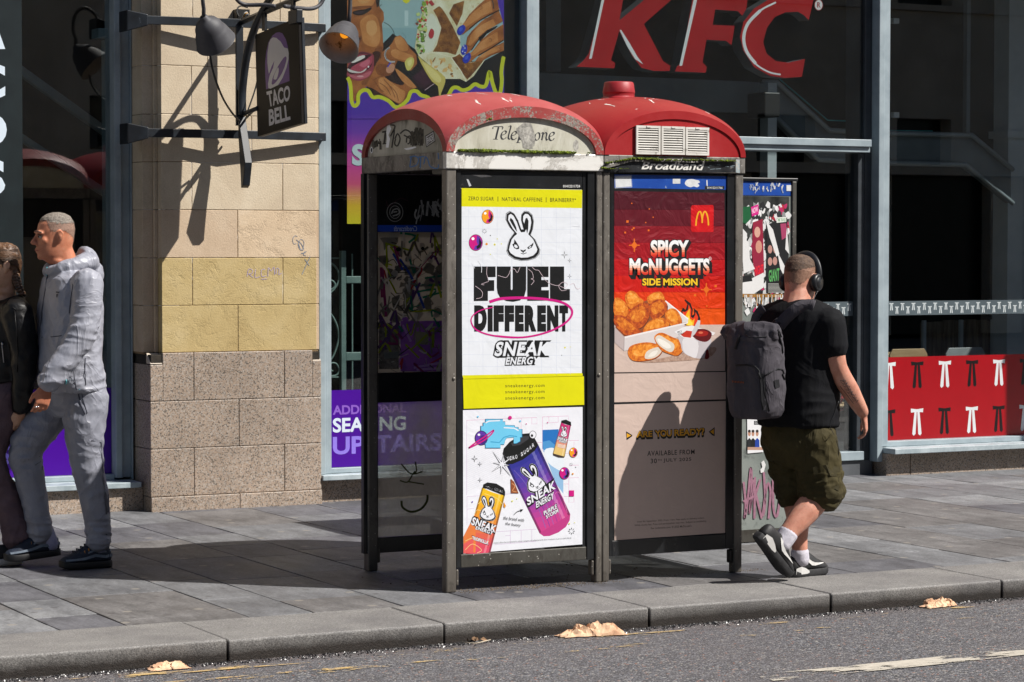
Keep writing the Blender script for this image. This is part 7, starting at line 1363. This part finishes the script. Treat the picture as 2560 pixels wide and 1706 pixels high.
b = MB(); b.tube(spline([f3(975, 560, 14.3), f3(1000, 720, 14.32), f3(1050, 900, 14.4), f3(1130, 1090, 14.55), f3(1220, 1230, 14.72), f3(1300, 1320, 14.86)], 5), .007, 6); b.tube(spline([f3(1520, 640, 14.9), f3(1490, 900, 14.9), f3(1430, 1100, 14.88), f3(1370, 1260, 14.86)], 4), .005, 6); tag(b.build('lamp_cable', mat('cable_black', '#0e0f10', rough=.5), org=f3(1050, 900, 14.4)), 'black cable drooping from the left lamp to the bracket plate', 'cable')
b = MB(); a, c = f3(1292, 95, 15.0), f3(1432, 200, 15.0); b.box(a.x, c.x, 15.03, 15.098, c.z, a.z)
for i, cm in enumerate((1, 2, 3)): b.tube(spline([f3(1330+i*14, 190, 15.02), f3(1350+i*10, 150+i*6, 15.0), f3(1380+i*8, 135+i*10, 15.0), f3(1400-i*6, 170, 15.02)], 4), .004, 5, cm)
b.tube(spline([f3(1300, 190, 15.02), f3(1270, 130, 15.03), f3(1290, 80, 15.04), f3(1330, 68, 15.04), f3(1390, 85, 15.04)], 4), .005, 5, 0)
tag(b.build('junction_box', [mat('cable_black', '#0e0f10', rough=.5), ink('#b9b6b0'), ink('#b8862a'), ink('#7a7f86')], org=a), 'open black junction box with loose wires on the sandstone', 'junction box')
# ================================================================== RED LETTERS IN THE BIG WINDOW
KYF = 15.34; z2 = lambda x, y, Y=KYF: F(1240+x*.391, y*.391, Y); m_red = mat('sign_red', '#930810', '#a00c14', scale=3, rough=.35); m_edge = mat('letter_side', '#3d4145', '#55595d', scale=4, rough=.5); m_wh = ink('#d6d8da', .35)
LET = {'K': ([(515, 428), (560, 388), (592, 345), (700, -40), (760, -250), (905, -250), (812, 0), (790, 130), (960, -10), (1080, -140), (1300, -140), (1120, 0), (945, 155), (1068, 392), (1115, 422), (1110, 455), (1010, 455), (930, 435), (872, 360), (788, 200), (735, 385), (762, 405), (757, 438)], [[(683, -40), (700, -40), (612, 375), (595, 378)], [(790, 194), (800, 192), (850, 270), (905, 365), (942, 413), (890, 380), (840, 300)]]),
       'F': ([(1143, 458), (1158, 425), (1182, 405), (1255, 0), (1300, -250), (1640, -250), (1600, 60), (1575, 102), (1545, 72), (1402, 62), (1385, 160), (1526, 166), (1506, 290), (1470, 262), (1346, 255), (1320, 400), (1348, 430), (1340, 466)], [[(1270, -30), (1292, -30), (1190, 422), (1172, 422)]]),
       'C': ([(2060, -180), (2030, 0), (2000, 130), (1968, 98), (1930, 76), (1850, 80), (1782, 110), (1732, 180), (1708, 270), (1730, 345), (1790, 392), (1870, 402), (1976, 378), (1956, 492), (1850, 500), (1750, 486), (1650, 430), (1580, 322), (1560, 235), (1582, 140), (1650, 55), (1740, 0), (1850, -60), (1950, -60), (1990, -30), (2035, -180)], [])}
for ch, (o_, hl) in LET.items():
    c0 = z2(*o_[0]); th = thing('sign_letter', tuple(c0), {'K': 'red letter K with white streaks, first of three in the big window', 'F': 'red letter F with one white streak, between the K and the C', 'C': 'red curved letter C beside the small registered mark'}[ch], 'sign letter', 'red letters hung in the big window')
    b = MB(); b.prism([z2(*q) for q in o_], (0, .13, 0), 0, 1); b.build('letter_body', [m_red, m_edge], th)
    p = Print(1, KYF).crop(1240, 0, .391)
    for h in hl: p.poly(h, m_wh)
    if ch == 'C': p.line([(1790, 16), (1690, 68), (1612, 150), (1582, 240), (1600, 330), (1660, 410), (1745, 462), (1820, 478)], [12, 10], m_wh, 5); p.line([(1690, 68), (1612, 150), (1584, 240), (1602, 330), (1660, 408)], 20, m_wh, 5)
    p.build('streak', th)
p = Print(1, KYF).crop(1240, 0, .391); p.ell(2063, 33, 28, 36, m_red, 24); p.ell(2063, 33, 24, 32, m_wh, 24); p.text('R', (2052, 15, 2076, 50), m_red, .03); tag(p.build('registered_mark'), 'small white disc with a red R beside the letter C', 'sign')
# ================================================================== WHAT SHOWS INSIDE
m_steel = mat('interior_steel', '#4f595f', '#5f696f', scale=3, rough=.5); m_pale = mat('interior_column', '#aeb6bb', '#bfc6ca', scale=3, rough=.55)
SY = 16.7; w2 = lambda x, y, Y=SY: F(1240+x*.391, y*.391, Y); w1 = lambda x, y, Y=SY: F(2160+x*.561, 320+y*.561, Y)
stt = thing('staircase', (10.5, SY, 0), 'grey steel staircase with glass balustrade inside the big window', 'staircase')
b = MB(); b.prism([w2(245, 465), w2(1600, 522), w2(1690, 530), w2(1690, 722), w2(1240, 712), w2(245, 690)], (0, .08, 0)); b.build('landing_beam', m_steel, stt)
b = MB(); b.prism([w2(1691, 530), w2(1780, 528), w2(2120, 838), w1(90, 27), w1(472, 36), w1(655, 190), w1(655, 335), w1(445, 162), w1(90, 154), w2(2050, 1018), w2(1890, 862), w2(1720, 690)], (0, .08, 0)); b.build('stringer', m_steel, stt)
for L_ in ([w2(1691, 528), w2(1780, 526), w2(2120, 836), w1(90, 25), w1(472, 34), w1(655, 188)], [w2(1720, 692), w2(1890, 864), w2(2050, 1022), w1(90, 157), w1(445, 165), w1(655, 338)]):
    b = MB(); b.tube([q+Vector((0, -.03, 0)) for q in L_], .022, 4); b.build('flange', mat('flange_grey', '#7d868b', '#8b9499', scale=3, rough=.5), stt)
b = MB(); a, c = w2(1650, 600), w2(1706, 600); b.box(a.x, c.x, SY-.2, SY-.09, 0, w2(1650, 540).z); b.build('post', m_pale, stt)
b = MB(); a, c = w2(320, 0, 17.2), w2(415, 0, 17.2); b.box(a.x, c.x, 17.2, 17.4, w2(320, 455, 17.2).z, 4.7); b.build('post', m_steel, stt)
gt = emit = mat('glass_edge', '#3a8f92', '#4fb0b2', rough=.2); b = MB(); b.tube([w2(1805, 500), w2(2120, 770), w2(2316, 778)], .006, 6); b.tube([w1(88, 12), w1(305, 15)], .006, 6); b.build('glass_edge', gt, stt)
b = MB(); a, c = w1(442, -320), w1(456, -100); b.box(a.x, c.x, SY-.05, SY, w1(450, 25).z, 4.2); b.build('baluster', m_steel, stt)
for q in ((2310, 78, 2345, 115), (2310, 685, 2345, 722), (2520, 120, 2555, 155), (2520, 720, 2555, 755)):
    a, c = w2(q[0], q[1]), w2(q[2], q[3]); b = MB(); b.box(a.x, c.x, SY-.05, SY-.01, c.z, a.z); b.build('glass_clamp', m_pale, stt)
b = MB(); a, c = w2(1605, 600, 16.45), w2(1704, 760, 16.45); b.box(a.x, c.x, 16.2, 16.45, c.z, a.z); tag(b.build('loudspeaker', mat('speaker_black', '#0e0f11', rough=.5), bevel=.01, org=a), 'small black loudspeaker on the grey post inside the big window', 'loudspeaker')
b = MB(); b.box(13.60, 13.80, 16.9, 17.1, 0, 4.7); b.box(13.57, 13.83, 16.87, 17.13, 2.62, 2.68); tag(b.build('column', m_pale, org=(13.7, 17, 0)), 'pale grey column inside the far right window', 'column')
# left window: sloping beams and column
lw = lambda x, y, Y=16.5: F(x*.408, y*.408, Y)
for q, lb in (([(120, 392), (650, 775), (650, 830), (120, 452)], 'upper of two grey sloping beams inside the leftmost window'), ([(130, 815), (650, 1156), (650, 1204), (130, 858)], 'lower, dimmer sloping beam inside the leftmost window')):
    b = MB(); b.prism([lw(*k) for k in q], (0, .08, 0)); tag(b.build('sloping_beam', mat('beam_grey', '#84949a', '#95a4a9', scale=3, rough=.5), org=lw(*q[0])), lb, 'beam', 'sloping beams in the leftmost window')
b = MB(); a, c = F(263, 300, 15.55), F(282, 300, 15.55); b.box(a.x, c.x, 15.55, 15.62, 0, 3.02); a2 = F(246, 50, 15.5); b.box(a2.x, c.x+.02, 15.5, 15.64, 3.03, 3.09); tag(b.build('column', mat('column_green', '#6f8488', '#7d9296', scale=3, rough=.5), org=(a.x, 15.58, 0)), 'slim green-grey column inside the leftmost window', 'column')
# scrolled iron gate in the middle window
gz = lambda x, y, Y=15.42: F(300+x*.4593, 600+y*.4593, Y); gtt = thing('iron_gate', tuple(gz(1210, 800)), 'green-grey scrolled iron gate behind the middle window', 'gate'); m_gate = mat('gate_paint', '#5d726e', '#6f8580', scale=8, rough=.5)
b = MB(); a, c = gz(1199, 60), gz(1225, 820); b.box(a.x, c.x, 15.4, 15.44, .3, a.z); e2 = gz(1262, 100); b.box(e2.x-.004, e2.x+.004, 15.41, 15.42, .3, a.z-.02); b.build('upright', m_gate, gtt)
for y0, y1 in ((198, 236), (612, 654)): b = MB(); k = gz(1226, y0), gz(1420, y1); b.box(k[0].x, k[1].x, 15.405, 15.435, k[1].z, k[0].z); b.build('hinge_strap', m_gate, gtt, bevel=.005)
b = MB()
for L_ in ([(1100, 100), (1198, 100)], [(1110, 748), (1198, 748)]): b.tube([gz(*q) for q in L_], .006, 6)
for L_ in ([(1060, 140), (1140, 126), (1182, 160), (1192, 210), (1170, 262), (1130, 300), (1080, 330)], [(1080, 250), (1130, 222), (1160, 226), (1170, 250), (1150, 270), (1130, 256)], [(1080, 350), (1140, 395), (1178, 460), (1190, 530), (1170, 610), (1140, 660), (1090, 690)], [(1090, 720), (1140, 740), (1180, 735), (1192, 705), (1176, 675), (1150, 672), (1140, 700), (1158, 716)]): b.tube(spline([gz(*q) for q in L_], 5), .007, 6)
b.build('scrollwork', m_gate, gtt)
# red vinyl and bow-tie stickers
def bow(b, cx, y, zt, w_, h_, m):
    Y = y; b.poly([(cx-w_/2, Y, zt), (cx-w_*.06, Y, zt-h_*.03), (cx+w_*.06, Y, zt-h_*.03), (cx+w_/2, Y, zt), (cx+w_*.48, Y, zt-h_*.15), (cx+w_*.08, Y, zt-h_*.13), (cx-w_*.08, Y, zt-h_*.13), (cx-w_*.48, Y, zt-h_*.15)], m)
    for s_ in (-1, 1): b.poly([(cx+s_*w_*.02, Y-.0001, zt-h_*.10), (cx+s_*w_*.20, Y-.0001, zt-h_*.10), (cx+s_*w_*.37, Y-.0001, zt-h_*.93), (cx+s_*w_*.26, Y-.0001, zt-h_), (cx+s_*w_*.11, Y-.0001, zt-h_*.94)], m)
m_rv = ink('#9c0614', .25); m_bk = ink('#120a0c', .3); zr = lambda x, y: F(2100+x*.408, 600+y*.408, 15.198)
b = MB(); b.poly([(11.064, 15.1985, .246), (15.0, 15.1985, .246), (15.0, 15.1985, .868), (11.064, 15.1985, .868)], 0)
x_a, x_b = zr(474, 745).x, zr(643, 745).x; dx = x_b-x_a; zt1, zh = zr(474, 745).z, zr(474, 745).z-zr(474, 912).z; zt2 = zr(474, 1033).z
for i in range(-1, 20): bow(b, x_a+dx*i, 15.198, zt1, dx*.45, zh, 2 if i % 2 == 0 else 1); bow(b, x_a+dx*i, 15.198, zt2, dx*.45, zh, 1 if i % 2 == 0 else 2)
tag(b.build('window_sticker', [m_rv, m_wh, m_bk], recalc=False), 'red window sticker with rows of black and white bow ties', 'window sticker')
def band(x0, x1, Y, label):
    b = MB(); b.poly([(x0, Y, 1.180), (x1, Y, 1.180), (x1, Y, 1.286), (x0, Y, 1.286)], 0); x = x0+.03; i = 0
    while x < x1-.02: bow(b, x, Y-.0003, 1.272-(.026 if i % 2 == 0 else 0), .036, .056, 1); x += .0505; i += 1
    t = 'window_band'; tag(b.build(t, [mat('band_grey', '#4b565c', '#566167', scale=4, rough=.4), ink('#c9d0d2', .3)], recalc=False), label, 'window sticker', 'grey bow-tie bands across the glass')
band(11.064, 15.0, 15.1982, 'grey band of small white bow ties above the red sticker'); band(8.17, 10.81, 15.2182, 'grey band of small white bow ties beside the headphone man')
# furniture behind the glass
m_wood = mat('pale_wood', '#a98a66', '#bd9f79', scale=5, rough=.5, stretch=(1, 1, 8)); m_rdm = mat('red_metal', '#b5121a', '#c2181f', rough=.4)
def chair(x, y, rz, wd, label, backm):
    c = thing('chair', (x, y, 0), label, 'chair', 'chairs inside the restaurant')
    b = MB(); b.box(x-wd/2, x+wd/2, y-.2, y+.2, .44, .462); b.build('seat', m_wood, c, bevel=.01)
    b = MB(); b.prism([(x-wd/2, y-.2, .62), (x+wd/2, y-.2, .62), (x+wd/2, y-.2, .86), (x+wd/2-.03, y-.2, .905), (x-wd/2+.03, y-.2, .905), (x-wd/2, y-.2, .86)], (0, .016, 0)); b.build('backrest', backm, c, bevel=.004)
    for sx in (-1, 1):
        for sy in (-1, 1): b = MB(); b.tube([(x+sx*wd*.42, y+sy*.17, .44), (x+sx*wd*.5, y+sy*.21, .01)], .016, 8); b.build('leg', m_wood, c)
        b = MB(); b.tube([(x+sx*wd*.3, y-.18, .44), (x+sx*wd*.3, y-.19, .66)], .012, 8); b.build('back_rail', m_rdm, c)
    return c
q = F(2272, 890, 15.65); chair(q.x, 15.85, 0, .36, 'wooden chair behind the red sticker, left of the grey-backed chair', m_wood)
q = F(2414, 890, 15.65); chair(q.x, 15.85, 0, .38, 'grey-backed chair behind the red sticker', mat('pale_laminate', '#8f9295', '#a3a6a8', scale=4, rough=.4))
# red-framed wooden chair by the door screen
zc7 = lambda x, y, Y: F(1920+x*.2678, 640+y*.2678, Y); Yc = 15.75; c = thing('chair', (zc7(730, 1500, Yc).x, Yc, 0), 'wooden shell chair with red metal frame behind the door glass', 'chair', 'chairs inside the restaurant')
b = MB(); b.prism([zc7(x, y, Yc) for x, y in ((600, 905), (880, 900), (884, 1130), (832, 1262), (560, 1270), (560, 1000))], (0, .016, 0)); b.build('backrest', m_wood, c, bevel=.004)
b = MB(); k = zc7(665, 1385, Yc); b.box(k.x-.20, k.x+.09, Yc-.19, Yc+.15, k.z-.012, k.z+.012); b.build('seat', m_wood, c, bevel=.01)
b = MB(); b.prism([zc7(x, y, Yc-.02) for x, y in ((705, 1006), (846, 1006), (838, 1068), (796, 1070), (780, 1130), (760, 1130), (752, 1040), (705, 1036))], (0, .014, 0)); b.tube([zc7(765, 1060, Yc-.02), zc7(760, 1150, Yc-.04), zc7(700, 1300, Yc-.06), zc7(650, 1420, Yc-.08)], .014, 8); b.tube([zc7(560, 1425, Yc-.1), zc7(640, 1440, Yc-.15), zc7(740, 1420, Yc-.12), zc7(775, 1395, Yc)], .016, 8); b.build('frame', m_rdm, c)
for a, d in (((745, 1450), (830, 1790)), ((600, 1450), (560, 1800))): b = MB(); b.tube([zc7(*a, Yc-.1), zc7(*d, Yc-.14)], .018, 8); b.build('leg', m_wood, c)
Yt = 16.1; k = zc7(740, 912, Yt); tb = thing('table', (k.x, Yt, 0), 'small wooden table carrying a striped cup behind the door glass', 'table'); b = MB(); b.box(k.x-.25, k.x+.5, Yt-.25, Yt+.35, k.z-.03, k.z-.002); b.build('tabletop', m_wood, tb, bevel=.005); b = MB(); b.tube([(k.x+.12, Yt+.05, 0), (k.x+.12, Yt+.05, k.z-.03)], .03, 10); b.build('pedestal', m_rdm, tb)
k = zc7(752, 912, Yt); cu = thing('drink_cup', tuple(k), 'white paper cup with red stripes and a straw on the table', 'cup'); b = MB(); b.lathe([(.030, 0), (.040, .075)], k, n=20); b.lathe([(.043, .076), (.043, .083), (.036, .085), (.001, .085)], k, n=20)
for i in range(12):
    a = i*math.pi/6; b.poly([(k.x+math.cos(a)*.0375, k.y+math.sin(a)*.0375, k.z+.045), (k.x+math.cos(a+.25)*.0375, k.y+math.sin(a+.25)*.0375, k.z+.045), (k.x+math.cos(a+.25)*.041, k.y+math.sin(a+.25)*.041, k.z+.07), (k.x+math.cos(a)*.041, k.y+math.sin(a)*.041, k.z+.07)], 1)
b.build('cup_body', [m_wh, m_rdm], cu); b = MB(); b.tube([k+Vector((0, 0, .08)), k+Vector((-.015, 0, .17))], .0035, 6); b.build('straw', m_wh, cu)
k2 = zc7(845, 912, Yt); b = MB(); b.box(k2.x-.05, k2.x+.09, Yt-.05, Yt+.05, k2.z, k2.z+.05); b.box(k2.x-.05, k2.x+.02, Yt-.055, Yt-.051, k2.z+.02, k2.z+.045, 1); tag(b.build('meal_box', [m_rdm, m_wh], org=k2), 'red cardboard meal box beside the striped cup', 'box')
b = MB(); a, c2 = zc7(575, 560, 15.5), zc7(650, 720, 15.5); b.box(a.x, c2.x, 15.5, 15.503, c2.z, a.z); tag(b.build('menu_card', m_wh, org=a), 'white menu card standing behind the door glass by the man\'s sleeve', 'card')
# a second sign further along, out of view: its shadow falls into the picture
s2 = thing('hanging_sign', (13.75, 14.3, 2.7), 'black hanging sign beyond the right edge, shading the red sticker', 'sign'); b = MB(); b.box(13.73, 13.77, 13.75, 14.6, 2.25, 3.1); b.build('sign_face', m_sb, s2, bevel=.003); b = MB(); b.box(13.74, 13.76, 13.7, 15.1, 3.14, 3.18); b.build('arm', m_iron, s2)

# plank partition beyond the chairs
k4 = lambda x, y, Y=17.6: F(2100+x*.408, 600+y*.408, Y); a, c = k4(500, 500), k4(1180, 760); pt = thing('plank_screen', (a.x, 17.6, 0), 'weathered plank screen with pale posts behind the chairs in the right window', 'screen')
b = MB(); x = a.x
while x < c.x: b.box(x, min(x+.115, c.x), 17.6, 17.62, 0, a.z+random.uniform(-.01, .01)); x += .12
b.build('planks', mat('grey_planks', '#5f5245', '#8d7c69', scale=4, rough=.8, stretch=(6, 1, .6)), pt)
for u in (518, 745, 940, 1008): q = k4(u, 600, 17.56); b = MB(); b.box(q.x-.015, q.x+.015, 17.555, 17.585, 0, a.z+.01); b.build('post', m_pale, pt)
